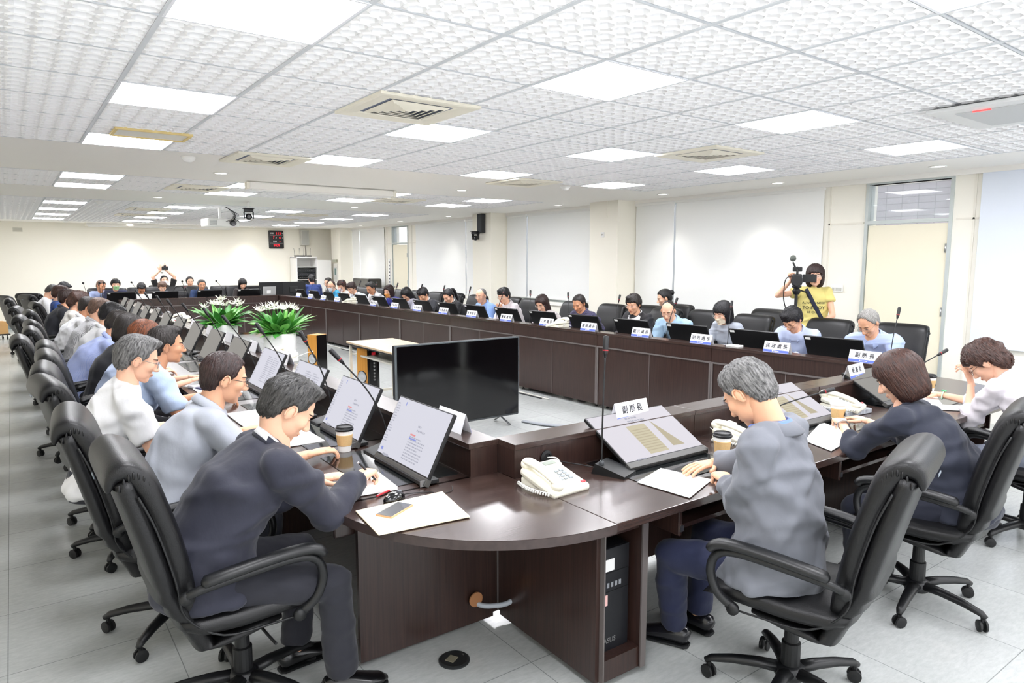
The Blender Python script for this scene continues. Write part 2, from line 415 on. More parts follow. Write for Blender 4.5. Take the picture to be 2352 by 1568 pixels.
def cellmesh(u0, v0, dz=CZ):
    """one lattice tile of 6x6 rounded openings"""
    b = .012; n = 6; p = (TP - 2 * b) / n; g = .0125; r = .018; h = .03
    for i in range(n):
        for j in range(n):
            x0 = u0 + b + i * p; y0 = v0 + b + j * p; x1 = x0 + p; y1 = y0 + p
            o8 = [(x0 + .3 * p, y0), (x1 - .3 * p, y0), (x1, y0 + .3 * p), (x1, y1 - .3 * p), (x1 - .3 * p, y1), (x0 + .3 * p, y1), (x0, y1 - .3 * p), (x0, y0 + .3 * p)]
            a0, c0, a1, c1 = x0 + g, y0 + g, x1 - g, y1 - g
            i8 = [(a0 + r, c0), (a1 - r, c0), (a1, c0 + r), (a1, c1 - r), (a1 - r, c1), (a0 + r, c1), (a0, c1 - r), (a0, c0 + r)]
            k = len(grid_v)
            for q in o8: grid_v.append(cw(q[0], q[1], dz))
            for q in i8: grid_v.append(cw(q[0], q[1], dz - .006))
            cx, cy = (x0 + x1) / 2, (y0 + y1) / 2
            for q in i8: grid_v.append(cw(cx + (q[0] - cx) * .93, cy + (q[1] - cy) * .93, dz + h))
            for s_, (q) in enumerate(((x0, y0), (x1, y0), (x1, y1), (x0, y1))): grid_v.append(cw(q[0], q[1], dz))
            for e in range(8):
                f_ = (e + 1) % 8
                grid_f.append((k + f_, k + e, k + 8 + e, k + 8 + f_)); grid_f.append((k + 8 + f_, k + 8 + e, k + 16 + e, k + 16 + f_))
            grid_f.append((k + 24, k + 0, k + 7)); grid_f.append((k + 25, k + 2, k + 1)); grid_f.append((k + 26, k + 4, k + 3)); grid_f.append((k + 27, k + 6, k + 5))
band_holes = []
for si, (va, vb, vr) in enumerate(SECT):
    # rows of tiles aligned with the first light row of the section
    n0 = math.ceil((va - (vr - TP / 2)) / TP); n1 = math.floor((vb - (vr - TP / 2)) / TP)
    rows_ = range(n0, n1)
    litrow = {round((lv - vr) / TP): lv for lv in LROWS[si]}
    if si == 0: litrow = {-3: 0, 0: 0, 3: 0, 6: 0, -6: 0}
    if si == 1: litrow = {0: 0, 2: 0}
    if si == 2: litrow = {0: 0, 3: 0, 6: 0, 9: 0}
    for j in rows_:
        v0 = vr - TP / 2 + j * TP
        for i in range(NU):
            u0 = UMIN + i * TP; kk = i - 3
            if kk % 3 == 0 and 0 <= kk <= 9 and j in litrow: lightcells.append((u0, v0, si, kk // 3, j)); continue
            cellmesh(u0, v0)
    SECT[si] = (vr - TP / 2 + n0 * TP, vr - TP / 2 + n1 * TP, vr)
    for i in range(NU + 1):
        wd = .011; bars.box(UMIN + i * TP - wd, UMIN + i * TP + wd, SECT[si][0], SECT[si][1], CZ - .004, CZ + .03, M=CM)
    for j in range(n0, n1 + 1):
        v0 = vr - TP / 2 + j * TP; bars.box(UMIN, UMIN + NU * TP, v0 - .006, v0 + .006, CZ - .003, CZ + .03, M=CM)
o = obj('ceiling', grid_v, grid_f, CEILW); o['kind'] = 'structure'
struct('ceiling', bars, mat('grey_ceiling_tee', '#d6dade', .6))
# flush plaster bands around and between the lattice fields, and the soffit above the lattice
gy = MB(); UE = UMIN + NU * TP; VS = [Y0 - .5, SECT[0][0], SECT[0][1], SECT[1][0], SECT[1][1], SECT[2][0], SECT[2][1], BY + .5]
for a, b_ in ((VS[0], VS[1]), (VS[2], VS[3]), (VS[4], VS[5]), (VS[6], VS[7])): gy.box(UMIN, UE, a, b_, CZ, CZ + .05, M=CM)
gy.box(UE, UE + 1.6, VS[0], VS[7], CZ, CZ + .05, M=CM); gy.box(UMIN - 1.2, UMIN, VS[0], VS[7], CZ, CZ + .05, M=CM)
struct('ceiling', gy, GYP)
struct('ceiling', MB().box(X0 - .2, WX + .4, Y0 - .3, BY + .3, CZ + .10, CZ + .2), mat('shade_tinted_plenum', '#cdd3e2', .8))  # grey-blue colour stands in for shade inside the lattice openings
# recessed light panels
FRM = mat('white_lamp_frame', '#eceef4', .5)
lp = None; cnt = 0
LIGHT_LAB = ['near ceiling field', 'middle ceiling field', 'far ceiling field']
ORD = ['leftmost', 'second from left', 'third from left', 'rightmost']
for (u0, v0, si, kk, j) in lightcells:
    seq = {0: {-6: 'behind the viewpoint', -3: 'nearest overhead', 0: 'first full', 3: 'second full', 6: 'third full'}, 1: {0: 'nearer', 2: 'farther'}, 2: {0: 'first', 3: 'second', 6: 'third', 9: 'fourth'}}[si][j]
    lab = 'lit square ceiling panel, %s in %s row, %s' % (ORD[kk], seq, LIGHT_LAB[si])
    x, y, _ = cw(u0 + TP / 2, v0 + TP / 2)
    if lp is None:
        t = thing('ceiling_light', lab, 'light', (x, y, CZ), CA, 'square ceiling light panels'); h = TP / 2
        fr = MB()
        for q in ((-h, h, -h, -h + .012), (-h, h, h - .012, h), (-h, -h + .012, -h + .012, h - .012), (h - .012, h, -h + .012, h - .012)): fr.box(q[0], q[1], q[2], q[3], -.006, .03)
        fr.obj('frame', FRM, t); MB().box(-h + .012, h - .012, -h + .012, h - .012, .0, .008).obj('diffuser', LAMP, t); MB().box(-h + .01, h - .01, -h + .01, h - .01, .0085, .06).obj('housing', FRM, t); lp = t  # unseen housing added to keep the diffuser from lighting the plenum
    else: copy_tree(lp, (x, y, CZ), CA, lab, 'square ceiling light panels')
# air diffusers
CREAM = mat('cream_vent_plastic', '#f0ebda', .5)
va_ = None
VL = ['nearest, between the left light columns', 'near field, beside the right light columns', 'near field, third row left', 'near field, third row right', 'middle field left', 'middle field right', 'far field left', 'far field right', 'farthest left', 'farthest right']
for i, (x, y) in enumerate(VENTS):
    lab = 'square cream ceiling air diffuser with nested louvres, ' + VL[i]
    if va_ is None:
        t = thing('air_diffuser', lab, 'vent', (x, y, CZ - .004), CA, 'ceiling air diffusers'); H = .34
        v = []; f = []
        prof = [(H, 0), (H, -.016), (H - .02, -.02), (.235, -.012), (.22, .0)]
        for r, z in prof: v += [(-r, -r, z), (r, -r, z), (r, r, z), (-r, r, z)]
        for a in range(len(prof) - 1):
            for e in range(4): f.append((a * 4 + e, a * 4 + (e + 1) % 4, a * 4 + 4 + (e + 1) % 4, a * 4 + 4 + e))
        obj('frame', v, f, CREAM, t)
        MB().box(-.33, .33, -.33, .33, -.004, .004).obj('backing', mat('dark_duct', '#70788c', .8), t)
        for r in (.20, .16, .12, .08, .04):
            v = []; f = []
            for rr_, z in ((r, -.008), (r - .004, -.006), (r - .028, -.02), (r - .024, -.022)): v += [(-rr_, -rr_, z), (rr_, -rr_, z), (rr_, rr_, z), (-rr_, rr_, z)]
            for a in range(4):
                b2 = (a + 1) % 4
                for e in range(4): f.append((a * 4 + e, a * 4 + (e + 1) % 4, b2 * 4 + (e + 1) % 4, b2 * 4 + e))
            obj('louvre', v, f, CREAM, t)
        va_ = t
    else: copy_tree(va_, (x, y, CZ - .004), CA, lab)
# downlights in the plaster bands
dl = None
DLS = [(1.86, 8.15, 'in the near plaster band, left'), (5.0, 8.2, 'in the near plaster band, middle'), (7.72, 3.3, 'in the right hand border, nearest'), (7.74, 5.15, 'in the right hand border, second'), (7.7, 7.0, 'in the right hand border, third'), (1.76, 11.8, 'in the far plaster band, left'), (5.0, 11.95, 'in the far plaster band, middle'), (7.7, 9.4, 'in the right hand border, fourth'), (7.7, 13.2, 'in the right hand border, beyond the speaker pillar'), (7.7, 15.6, 'in the right hand border, near the far door'), (2.4, 20.85, 'washing the back wall, left'), (5.6, 20.85, 'washing the back wall, beside the red clock'), (7.7, 18.0, 'in the right hand border, farthest')]
for i, (x, y, q) in enumerate(DLS):
    lab = 'round recessed downlight ' + q
    if dl is None:
        t = thing('downlight', lab, 'light', (x, y, CZ), 0, 'round downlights')
        MB().lathe([(.085, 0), (.085, -.006), (.068, -.008), (.062, .0)], 24).obj('rim', WHITEP, t, smooth=True)
        MB().lathe([(.06, -.004), (.06, -.002)], 20).obj('lamp', mat('downlight_lamp', '#fff6e8', .5, emit=6), t); dl = t
    else: copy_tree(dl, (x, y, CZ), 0, lab)
for x, y, e in ((2.4, 20.75, 26), (5.4, 20.75, 26), (7.7, 18.6, 18), (7.75, 13.9, 18), (7.75, 7.2, 20), (7.8, 5.6, 20)):
    ld = bpy.data.lights.new('downlight_beam', 'SPOT'); ld.energy = e; ld.spot_size = math.radians(95); ld.spot_blend = .9; ld.color = (1, .97, .9); ld.shadow_soft_size = .06
    lo = bpy.data.objects.new('downlight_beam', ld); COL.objects.link(lo); lo.location = (x, y, CZ - .03)
    lo['label'] = 'soft beam of a recessed downlight, %s' % ({2.4: 'left on the back wall', 5.4: 'beside the red clock', 7.7: 'on the window wall blinds', 7.75: 'beyond the speaker pillar', 7.8: 'behind the camera operator'}[x] + (', far' if y > 18 and x > 7 else '')); lo['category'] = 'light'
# smoke detectors, ceiling hatch, projection screen cases
sd = None
for x, y, q in ((1.33, 7.05, 'nearest, left of the screen case'), (5.85, 7.0, 'right side of the near field'), (1.1, 13.1, 'left in the far field'), (.93, 19.9, 'by the back wall')):
    if sd is None:
        t = thing('smoke_detector', 'round white smoke detector, ' + q, 'smoke detector', (x, y, CZ - .002), 0, 'smoke detectors')
        MB().lathe([(.06, 0), (.06, -.012), (.05, -.03), (.03, -.045), (.012, -.05)], 20).obj('body', WHITEP, t, smooth=True)
        MB().lathe([(.068, .0), (.068, -.006)], 20).obj('base', WHITEP, t); sd = t
    else: copy_tree(sd, (x, y, CZ - .002), 0, 'round white smoke detector, ' + q)
t = thing('ceiling_hatch', 'small yellowed ceiling panel just before the third left light', 'ceiling panel', (.87, 5.85, CZ - .008), CA)
MB().box(-.24, .24, -.06, .24, -.004, .006).obj('panel', mat('pale_panel', '#e9e6dc', .6), t)
fr = MB()
for q in ((-.26, .26, .24, .262), (-.26, .26, -.082, -.06), (-.26, -.24, -.06, .24), (.24, .26, -.06, .24)): fr.box(*q, -.012, .006)
fr.obj('frame', mat('yellowed_frame', '#e6cf8f', .6), t)
for nm, x0, x1, y, z, lab in (('screen_case', 2.30, 4.25, 8.78, 2.585, 'long white projection screen case fixed under the ceiling'), ('screen_case', 1.40, 4.98, 20.9, 2.60, 'long cream projection screen case along the top of the back wall')):
    t = thing(nm, lab, 'screen case', ((x0 + x1) / 2, y, z), 0)
    h = (x1 - x0) / 2; MB().box(-h + .02, h - .02, -.05, .05, .0, .075, bev=.012).obj('housing', GYP, t)
    for s_ in (-1, 1): MB().box(s_ * h - .02, s_ * h + .02, -.056, .056, -.004, .08, bev=.008).obj('end_cap', WALLC, t)
    MB().tube([(-h + .05, 0, -.008), (h - .05, 0, -.008)], .012, 8).obj('bottom_bar', WHITEP, t)
# conduit cassette at the right of the ceiling
t = thing('cassette_unit', 'flat grey ceiling cassette cut off by the right edge of the frame', 'air conditioner', (5.15, 1.70, CZ - .03), CA)
MB().box(-.42, .42, -.42, .42, -.012, .012, bev=.006).obj('panel', mat('grey_cassette', '#dddfdf', .5), t)
MB().box(-.3, .3, -.3, .3, -.018, -.010, bev=.004).obj('grille', mat('grey_grille', '#c4c7c8', .6), t)
MB().box(-.30, -.29, .10, .2, -.02, -.012).obj('red_indicator', mat('red_led', '#ff3b3b', .5, emit=2), t)

# ------------------------------------------------------------------ conference desks
STRIP = mat('grey_metal_strip', '#6f6866', .35, .3)
def desk_module(label, length, seats, proto_of='conference_desk', cpu=False, loc=(0, 0), rz=0, wx=WOODX):
    t = thing(proto_of, label, 'desk', (loc[0], loc[1], 0), rz, None)
    L_ = length; g = .002
    MB().box(g, L_ - g, -.150, -.004, DZ, .866).obj('riser', WOOD, t)
    MB().box(g, L_ - g, -.158, .004, .866, .892, bev=.002).obj('riser_top', wx, t)
    tops = MB(); wells = []
    tops.box(g, L_ - g, -.81, -.150, DZ - .035, DZ, bev=.003); tops.obj('worktop', wx, t)
    for c_ in seats:
        gl = MB(); gl.box(c_ - .31, c_ + .31, -.60, -.17, DZ + .0005, DZ + .003).obj('glass_inset', GLASSB, t)
    p = MB(); p.box(g, L_ - g, -.03, -.008, .05, DZ - .01); p.obj('front_panel', WOOD, t)
    st = MB(); st.box(g, L_ - g, -.006, .002, DZ - .018, DZ - .002)
    for x in (g, L_ - .022): st.box(x, x + .02, -.006, .002, .05, DZ - .018)
    if L_ > 1.4: st.box(L_ / 2 - .004, L_ / 2 + .004, -.006, -.004, .05, DZ - .018)
    st.obj('panel_strip', STRIP, t)
    for x in (g + .001, L_ - .027): MB().box(x, x + .025, -.70, -.03, .03, DZ - .035).obj('side_panel', WOOD, t)
    for x in (.09, L_ - .09):
        for y in (-.10, -.62): MB().lathe([(.02, 0), (.02, .008), (.007, .01), (.007, .04)], 12, c=(x - .0 if .1 < x < L_ - .1 else x, y, 0)).obj('levelling_foot', PLASTIC, t)
    for c_ in seats:
        k_ = MB().box(c_ - .32, c_ + .32, -.76, -.44, .60, .618).obj('keyboard_tray', WOOD, t)
        for s_ in (-1, 1): MB().box(c_ + s_ * .33 - .009, c_ + s_ * .33 + .009, -.78, -.46, .58, DZ - .035, bev=.006).obj('tray_bracket', WOOD, k_)
        MB().box(c_ - .335, c_ - .315, -.785, -.765, .60, .625).obj('tray_latch', METAL, k_)
    if cpu:
        cb = MB(); cb.box(.235, .262, -.72, -.20, .03, DZ - .035); cb.box(.028, .235, -.70, -.20, .10, .12); cb.box(.028, .235, -.715, -.70, .03, .12)
        cb.box(.028, .235, -.22, -.20, .12, DZ - .035); cb.box(.028, .235, -.70, -.20, .63, .648)
        o = cb.obj('pc_compartment', WOOD, t)
        MB().box(.024, .030, -.725, -.70, .03, DZ - .036).box(.233, .264, -.728, -.72, .03, DZ - .036).obj('edge_band', STRIP, o)
    return t
SEAT2 = (.54 - .09, 1.33 - .09)
dm = desk_module('dark brown wooden desk unit', 1.57, (.393, 1.178))
rowdesk = []
for k in range(9):
    x, y, _ = W('R', .09 + 1.57 * k, 0)
    lab = 'dark brown desk unit of the right row, %s' % ['nearest to the viewpoint', 'second from the near corner', 'third from the near corner', 'fourth from the near corner', 'middle of the row', 'fourth from the far corner', 'third from the far corner', 'second from the far corner', 'farthest, at the far corner'][k]
    if k == 0: dm.location = (x, y, 0); dm.rotation_euler = (0, 0, RZ('R')); dm['label'] = lab; dm['group'] = 'two-seat desk units'
    else: copy_tree(dm, (x, y, 0), RZ('R'), lab)
for k in range(9):
    x, y, _ = W('L', -(1.545 * (k + 1)) - .0, 0)
    lab = 'dark brown desk unit of the left row, %s' % ['nearest, before the man in navy', 'second from the near corner', 'third from the near corner', 'fourth from the near corner', 'middle of the row', 'fourth from the far corner', 'third from the far corner', 'second from the far corner', 'farthest, at the far corner'][k]
    copy_tree(dm, (x, y, 0), RZ('L'), lab)
for k in range(2):
    x, y, _ = W('B', k * 1.575, 0)
    copy_tree(dm, (x, y, 0), PI, 'dark brown desk unit of the back row, %s one' % ['right', 'left'][k])
nm_ = desk_module('dark brown desk unit with a computer compartment, before the man in grey', 1.235, (.73,), cpu=True, loc=(1.752, 2.59)); nm_['group'] = 'near desk units'
copy_tree(nm_, (1.752 + 1.235, 2.59, 0), 0, 'dark brown desk unit in front of the woman in the navy blouse')
copy_tree(nm_, (1.752 + 2.47, 2.59, 0), 0, 'dark brown desk unit at the right end of the near row')
def corner(label, cx, cy, a0, a1):
    t = thing('corner_desk', label, 'desk', (cx, cy, 0), 0, 'curved corner desks')
    n = 28; out = [(.812 * math.cos(math.radians(a0 + (a1 - a0) * i / n)), .812 * math.sin(math.radians(a0 + (a1 - a0) * i / n))) for i in range(n + 1)]
    s0 = .0
    MB().prism([(0, 0)] + out, DZ - .035, DZ).obj('worktop', WOODX, t)
    e = MB()
    for i in range(n):
        a = Vector((*out[i], 0)); b = Vector((*out[i + 1], 0)); e.add([(a.x * 1.0015, a.y * 1.0015, DZ - .036), (b.x * 1.0015, b.y * 1.0015, DZ - .036), (b.x * 1.0015, b.y * 1.0015, DZ - .001), (a.x * 1.0015, a.y * 1.0015, DZ - .001)], [(0, 1, 2, 3)])
    e.obj('edge_band', EDGE, t)
    return t
corner('curved dark brown corner desk in the foreground holding the envelope and phone', 1.75, 2.588, 180, 270)
corner('curved dark brown corner desk at right in front of the woman in the white blouse', 5.457, 2.588, 270, 362.4)
corner('curved dark corner desk at the far left corner', 1.75, 16.497, 90, 180)
corner('curved dark corner desk at the far right corner', 4.903, 16.452, 0, 92)

# ------------------------------------------------------------------ chair
def make_chair(label):
    t = thing('office_chair', label, 'chair', (0, 0, 0), 0, None)
    # seat cushion, loft along y
    def slab(path, name, m, parent, seg=20, sq=3.0, fine=False):
        """path: (center y, z, half width x, half thickness, tilt deg of the section normal)"""
        if fine:
            q_ = []
            for i in range(len(path) - 1):
                a, b, c, d = path[max(i - 1, 0)], path[i], path[i + 1], path[min(i + 2, len(path) - 1)]
                for j in range(4):
                    u = j / 4; q_.append(tuple(.5 * (2 * b[k] + (c[k] - a[k]) * u + (2 * a[k] - 5 * b[k] + 4 * c[k] - d[k]) * u * u + (3 * b[k] - a[k] - 3 * c[k] + d[k]) * u ** 3) for k in range(5)))
            path = q_ + [path[-1]]
        v = []; f = []
        for (y, z, hw, ht, ang) in path:
            a = math.radians(ang); n = Vector((0, -math.sin(a), math.cos(a)))
            for k in range(seg):
                q = 2 * PI * k / seg; c, s = math.cos(q), math.sin(q)
                cx = math.copysign(abs(c) ** (2 / sq), c) * hw; cn = math.copysign(abs(s) ** (2 / sq), s) * ht
                v.append(Vector((cx, y, z)) + n * cn)
        N = len(path)
        for i in range(N - 1):
            for k in range(seg):
                a = i * seg + k; b = i * seg + (k + 1) % seg; f.append((a, b, b + seg, a + seg))
        f.append(tuple(range(seg - 1, -1, -1))); f.append(tuple(range((N - 1) * seg, N * seg)))
        return obj(name, v, f, m, parent, smooth=True)
    slab([(.262, .425, .20, .012, 60), (.268, .445, .235, .035, 40), (.24, .463, .25, .045, 15), (.12, .462, .255, .05, 2), (-.05, .455, .255, .05, -2), (-.18, .46, .25, .05, 8), (-.24, .475, .24, .04, 30)], 'seat', LEATHER, t)
    # back cushion (front), rolls over at the top
    bp = [(-.195, .46, .20, .03, -82), (-.215, .53, .228, .045, -84), (-.232, .62, .243, .046, -84), (-.25, .72, .252, .044, -80), (-.272, .82, .256, .042, -77), (-.298, .91, .257, .041, -75), (-.322, .98, .255, .044, -68), (-.35, 1.03, .25, .045, -45), (-.388, 1.052, .245, .042, -8), (-.418, 1.04, .24, .034, 30), (-.432, 1.01, .235, .022, 60), (-.434, .99, .23, .010, 75)]
    slab(bp, 'backrest', LEATHER, t, seg=28, sq=4.0, fine=True)
    # outer shell with horizontal ribs in its lower part
    sh = []
    zz = [.36, .40, .44, .47, .50, .53, .56, .59, .62, .66, .72, .80, .88, .94, .99, 1.02]
    for i, z in enumerate(zz):
        u = (z - .36) / .67; y = -.165 - .075 * min(1, u * 3) - .155 * u ** 1.3
        rib = .006 * (1 if i % 2 else -1) if 2 < i < 9 else 0
        sh.append((y, z, .20 + .066 * math.sin(min(1, u * 1.6) * PI / 2) - .014 * u, .040 + rib, -82 + 10 * u))
    shell = slab([(.10, .395, .19, .02, 0), (-.02, .385, .215, .025, 0), (-.12, .37, .21, .03, -25)] + sh, 'shell', LEATHER, t, seg=24, sq=3.6)
    # puckered corners and side welt
    for s_ in (-1, 1):
        w_ = MB(); pts = smoothpath([(s_ * .25, .18, .412), (s_ * .25, .05, .41), (s_ * .245, -.12, .42), (s_ * .243, -.235, .52), (s_ * .258, -.262, .66), (s_ * .262, -.31, .85), (s_ * .255, -.355, .97)], 4)
        w_.tube(pts, .004, 6); w_.obj('welt', PLASTIC2, t, smooth=True)
        pk = MB()
        for i in range(7):
            a = i / 6; y = -.385 + .07 * a; z = 1.0 + .05 * math.sin(a * PI)
            pk.ell((s_ * .246, -.405 + .014 * i, 1.005 + .035 * math.sin(a * PI) ), (.007, .005, .014), 8, 6)
        pk.obj('pucker', LEATHER, t, smooth=True)
        # arm: pad and loop
        ar = MB(); ar.tube(smoothpath([(s_ * .262, -.235, .60), (s_ * .29, -.20, .625), (s_ * .30, -.05, .645), (s_ * .30, .12, .655), (s_ * .298, .20, .63), (s_ * .292, .225, .56), (s_ * .285, .20, .48), (s_ * .265, .14, .425)], 5), [(.018, .016)] * 36, 10)
        a_ = ar.obj('armrest', PLASTIC, t, smooth=True)
        pd = MB(); pd.tube(smoothpath([(s_ * .285, -.19, .645), (s_ * .30, -.12, .662), (s_ * .302, .03, .678), (s_ * .302, .15, .682), (s_ * .30, .205, .668), (s_ * .298, .225, .645)], 4), [(.012, .008)] + [(.031, .02)] * 19 + [(.012, .01)], 12, up=(0, 0, 1)); pd.obj('arm_pad', PLASTIC, a_, smooth=True)
        for (y, z) in ((-.235, .60), (.14, .425)):
            MB().lathe([(.022, -.012), (.024, 0), (.02, .012)], 14, M=Matrix.Translation((s_ * .275, y, z)) @ Matrix.Rotation(PI / 2, 4, 'Y')).obj('bolt_cap', PLASTIC2, a_, smooth=True)
    m_ = MB(); m_.box(-.10, .10, -.12, .12, .345, .375, bev=.008); m_.tube([(.09, .03, .355), (.22, .04, .35), (.27, .05, .34)], .006, 6)
    m_.obj('tilt_mechanism', PLASTIC2, t)
    MB().lathe([(.03, .10), (.036, .11), (.036, .22), (.028, .225), (.026, .35)], 18).obj('gas_lift', PLASTIC2, t, smooth=False)
    b_ = MB(); b_.lathe([(.055, .075), (.06, .085), (.055, .12), (.04, .13)], 18)
    for k in range(5):
        a = PI / 2 + .3 + k * 2 * PI / 5; c, s = math.cos(a), math.sin(a)
        b_.tube([(.03 * c, .03 * s, .105), (.12 * c, .12 * s, .108), (.22 * c, .22 * s, .10), (.30 * c, .30 * s, .085), (.325 * c, .325 * s, .07)], [(.032, .022), (.028, .02), (.023, .018), (.02, .015), (.012, .012)], 10, up=(0, 0, 1))
    b_.obj('star_base', PLASTIC, t, smooth=True)
    for k in range(5):
        a = PI / 2 + .3 + k * 2 * PI / 5; c, s = math.cos(a), math.sin(a)
        w_ = MB(); M = Matrix.Translation((.31 * c, .31 * s, .028)) @ Matrix.Rotation(a + .9, 4, 'Z')
        vv, ff = lathe_vf([(.012, 0), (.027, .002), (.028, .007), (.027, .012), (.012, .014)], 14)
        for x in (-.02, .006): w_.add([M @ Vector((x + q.z, q.x, q.y)) for q in vv], ff)
        w_.tube([M @ Vector((0, 0, .02)), M @ Vector((0, 0, .055))], .009, 8)
        w_.obj('caster', PLASTIC2, t, smooth=False)
    return t
def lathe_vf(prof, seg):
    m = MB(); m.lathe(prof, seg); return [Vector(p) for p in m.v], m.f
TAGM = mat('chair_tag', '#7d8894', .4)
CHAIR = make_chair('black leather swivel chair')
_u = MB().box(-.03, .03, -.455, -.452, .99, 1.0, bev=.001).obj('maker_tag', TAGM, CHAIR)
chair_used = [0]
def chair(label, x, y, rz, group=None):
    if not chair_used[0]:
        chair_used[0] = 1; CHAIR.location = (x, y, 0); CHAIR.rotation_euler = (0, 0, rz); CHAIR['label'] = label; return CHAIR
    return copy_tree(CHAIR, (x, y, 0), rz, label)

# ------------------------------------------------------------------ desk things
def lines(mb, x0, x1, y0, y1, n, mi, P, fill=.6, rnd=None):
    r = rnd or random
    for i in range(n):
        y = y1 - (y1 - y0) * (i + .5) / n; h = (y1 - y0) / n * .22
        xe = x1 if (i % 4) else x0 + (x1 - x0) * r.uniform(.4, .9); x = x0
        while x < xe - .004:
            w_ = r.uniform(.006, .02); mb.add([P(x, y - h), P(min(x + w_, xe), y - h), P(min(x + w_, xe), y + h), P(x, y + h)], [(0, 1, 2, 3)], mi); x += w_ + .004
SC_DOC = screenmat('lit_document_screen', '#d9d9e4', .66)
SC_DIM = screenmat('dim_document_screen', '#a6a39d', .52)
SC_SL = screenmat('lit_slide_screen', '#dedae2', .66)
SC_INK = screenmat('screen_ink', '#b4b5c2', .64)
SC_BLUE = screenmat('screen_blue_mark', '#8f9be0', .64)
SC_RED = screenmat('screen_red_mark', '#e89a9a', .64)
SC_TAN = screenmat('screen_manuscript', '#cfc5a8', .64)
SC_BRN = screenmat('screen_sketch', '#bdb296', .64)
def make_monitor(label, kind, w=.53, y1=.14, z1=.305, screen=True):
    t = thing('monitor', label, 'monitor', (0, 0, 0), 0, None)
    z0 = .03; H = math.hypot(y1, z1 - z0); ey = Vector((0, y1, z1 - z0)).normalized(); n = Vector((0, -ey.z, ey.y))
    M = frame((0, 0, z0), (1, 0, 0), ey)      # local: x, up along panel, z = toward the viewer side
    M2 = Matrix(((1, 0, 0, 0), (0, ey.y, n.y, 0), (0, ey.z, n.z, z0), (0, 0, 0, 1)))
    MB().box(-w / 2, w / 2, 0, H, -.018, 0, M=M2, bev=.004).obj('casing', PLASTIC2, t)
    MB().box(-w / 2 + .0, w / 2, -.028, .006, -.022, .004, M=M2, bev=.003).obj('lower_bezel', mat('grey_bezel', '#4b4a48', .45), t)
    if screen:
        s = MB(); P = lambda x, y, z=.0022: M2 @ Vector((x, y, z)); a = w / 2 - .006
        s.add([P(-a, .012, .001), P(a, .012, .001), P(a, H - .006, .001), P(-a, H - .006, .001)], [(0, 1, 2, 3)], 0)
        r = random.Random(5)
        if kind == 'doc':
            lines(s, -.02, .14, .03, H - .16, 9, 1, P, rnd=r); lines(s, .02, .1, H - .14, H - .10, 2, 1, P, rnd=r)
            s.add([P(-.02, H - .16), P(.03, H - .16), P(.03, H - .152), P(-.02, H - .152)], [(0, 1, 2, 3)], 3)
            s.add([P(-.02, H - .178), P(.05, H - .178), P(.05, H - .171), P(-.02, H - .171)], [(0, 1, 2, 3)], 2)
            lines(s, -.25, -.215, .07, H - .03, 16, 1, P, rnd=r)
            s.add([P(-.235, .03), P(-.215, .03), P(-.215, .045), P(-.235, .045)], [(0, 1, 2, 3)], 2); s.add([P(-.17, H - .04), P(-.163, H - .04), P(-.163, H - .02), P(-.17, H - .02)], [(0, 1, 2, 3)], 2)
            s.add([P(-.2, .008), P(-.14, .008), P(-.14, .02), P(-.2, .02)], [(0, 1, 2, 3)], 1)
        elif kind == 'page':
            lines(s, -.06, .06, .05, H - .05, 14, 1, P, rnd=r); lines(s, .08, .2, .05, H - .05, 14, 1, P, rnd=r); lines(s, -.25, -.22, .07, H - .03, 12, 1, P, rnd=r)
        elif kind == 'slide':
            lines(s, -.05, .07, H - .09, H - .045, 2, 1, P, rnd=r)
            s.add([P(-.09, .03), P(.04, .03), P(.04, H - .11), P(-.09, H - .11)], [(0, 1, 2, 3)], 4)
            for q in range(9): s.add([P(-.088, .05 + q * .018, .0026), P(.038, .05 + q * .018, .0026), P(.038, .056 + q * .018, .0026), P(-.088, .056 + q * .018, .0026)], [(0, 1, 2, 3)], 5) if .05 + q * .018 < H - .12 else None
            s.add([P(.09, .05), P(.17, .045), P(.10, H - .12), P(.09, H - .09)], [(0, 1, 2, 3)], 5)
            s.add([P(-.2, .008), P(-.14, .008), P(-.14, .016), P(-.2, .016)], [(0, 1, 2, 3)], 1)
        base = {'doc': SC_DOC, 'page': SC_DOC, 'dim': SC_DIM, 'slide': SC_SL}[kind]
        s.obj('screen', [base, SC_INK, SC_BLUE, SC_RED, SC_TAN, SC_BRN], t)
    else:
        MB().box(-w / 2 + .006, w / 2 - .006, .01, H - .006, .0, .001, M=M2).obj('screen', SC_DIM, t)
    st = MB(); st.box(w / 2 - .065, w / 2 - .015, H - .035, H - .012, -.0195, -.018, M=M2); st.obj('asset_sticker', PAPER, t)
    MB().box(-w / 2 + .03, w / 2 - .03, .06, .075, -.024, -.018, M=M2, bev=.003).obj('rear_ledge', PLASTIC2, t)
    MB().tube([M2 @ Vector(q) for q in ((-.03, .03, -.02), (-.015, .042, -.03), (0, .03, -.026), (.015, .044, -.03), (.03, .034, -.02))], .005, 6).obj('rear_latch', mat('grey_latch', '#8d8f92', .4), t)
    MB().box(-w / 2 + .02, w / 2 - .02, -.02, .07, .003, .02, bev=.003).obj('hinge_box', PLASTIC2, t)
    MB().box(w / 2 - .012, w / 2 - .009, -.03, -.0, .003, .03).obj('chrome_clip', METAL, t)
    return t
MONS = {}
def monitor(kind, row, a, b, label, z=DZ + .003, group=None, **kw):
    x, y, _ = W(row, a, b)
    if kind not in MONS:
        m_ = make_monitor(label, kind, **kw); m_.location = (x, y, z); m_.rotation_euler = (0, 0, RZ(row)); MONS[kind] = m_
    else: m_ = copy_tree(MONS[kind], (x, y, z), RZ(row), label)
    if group: m_['group'] = group
    return m_
MICP = {}
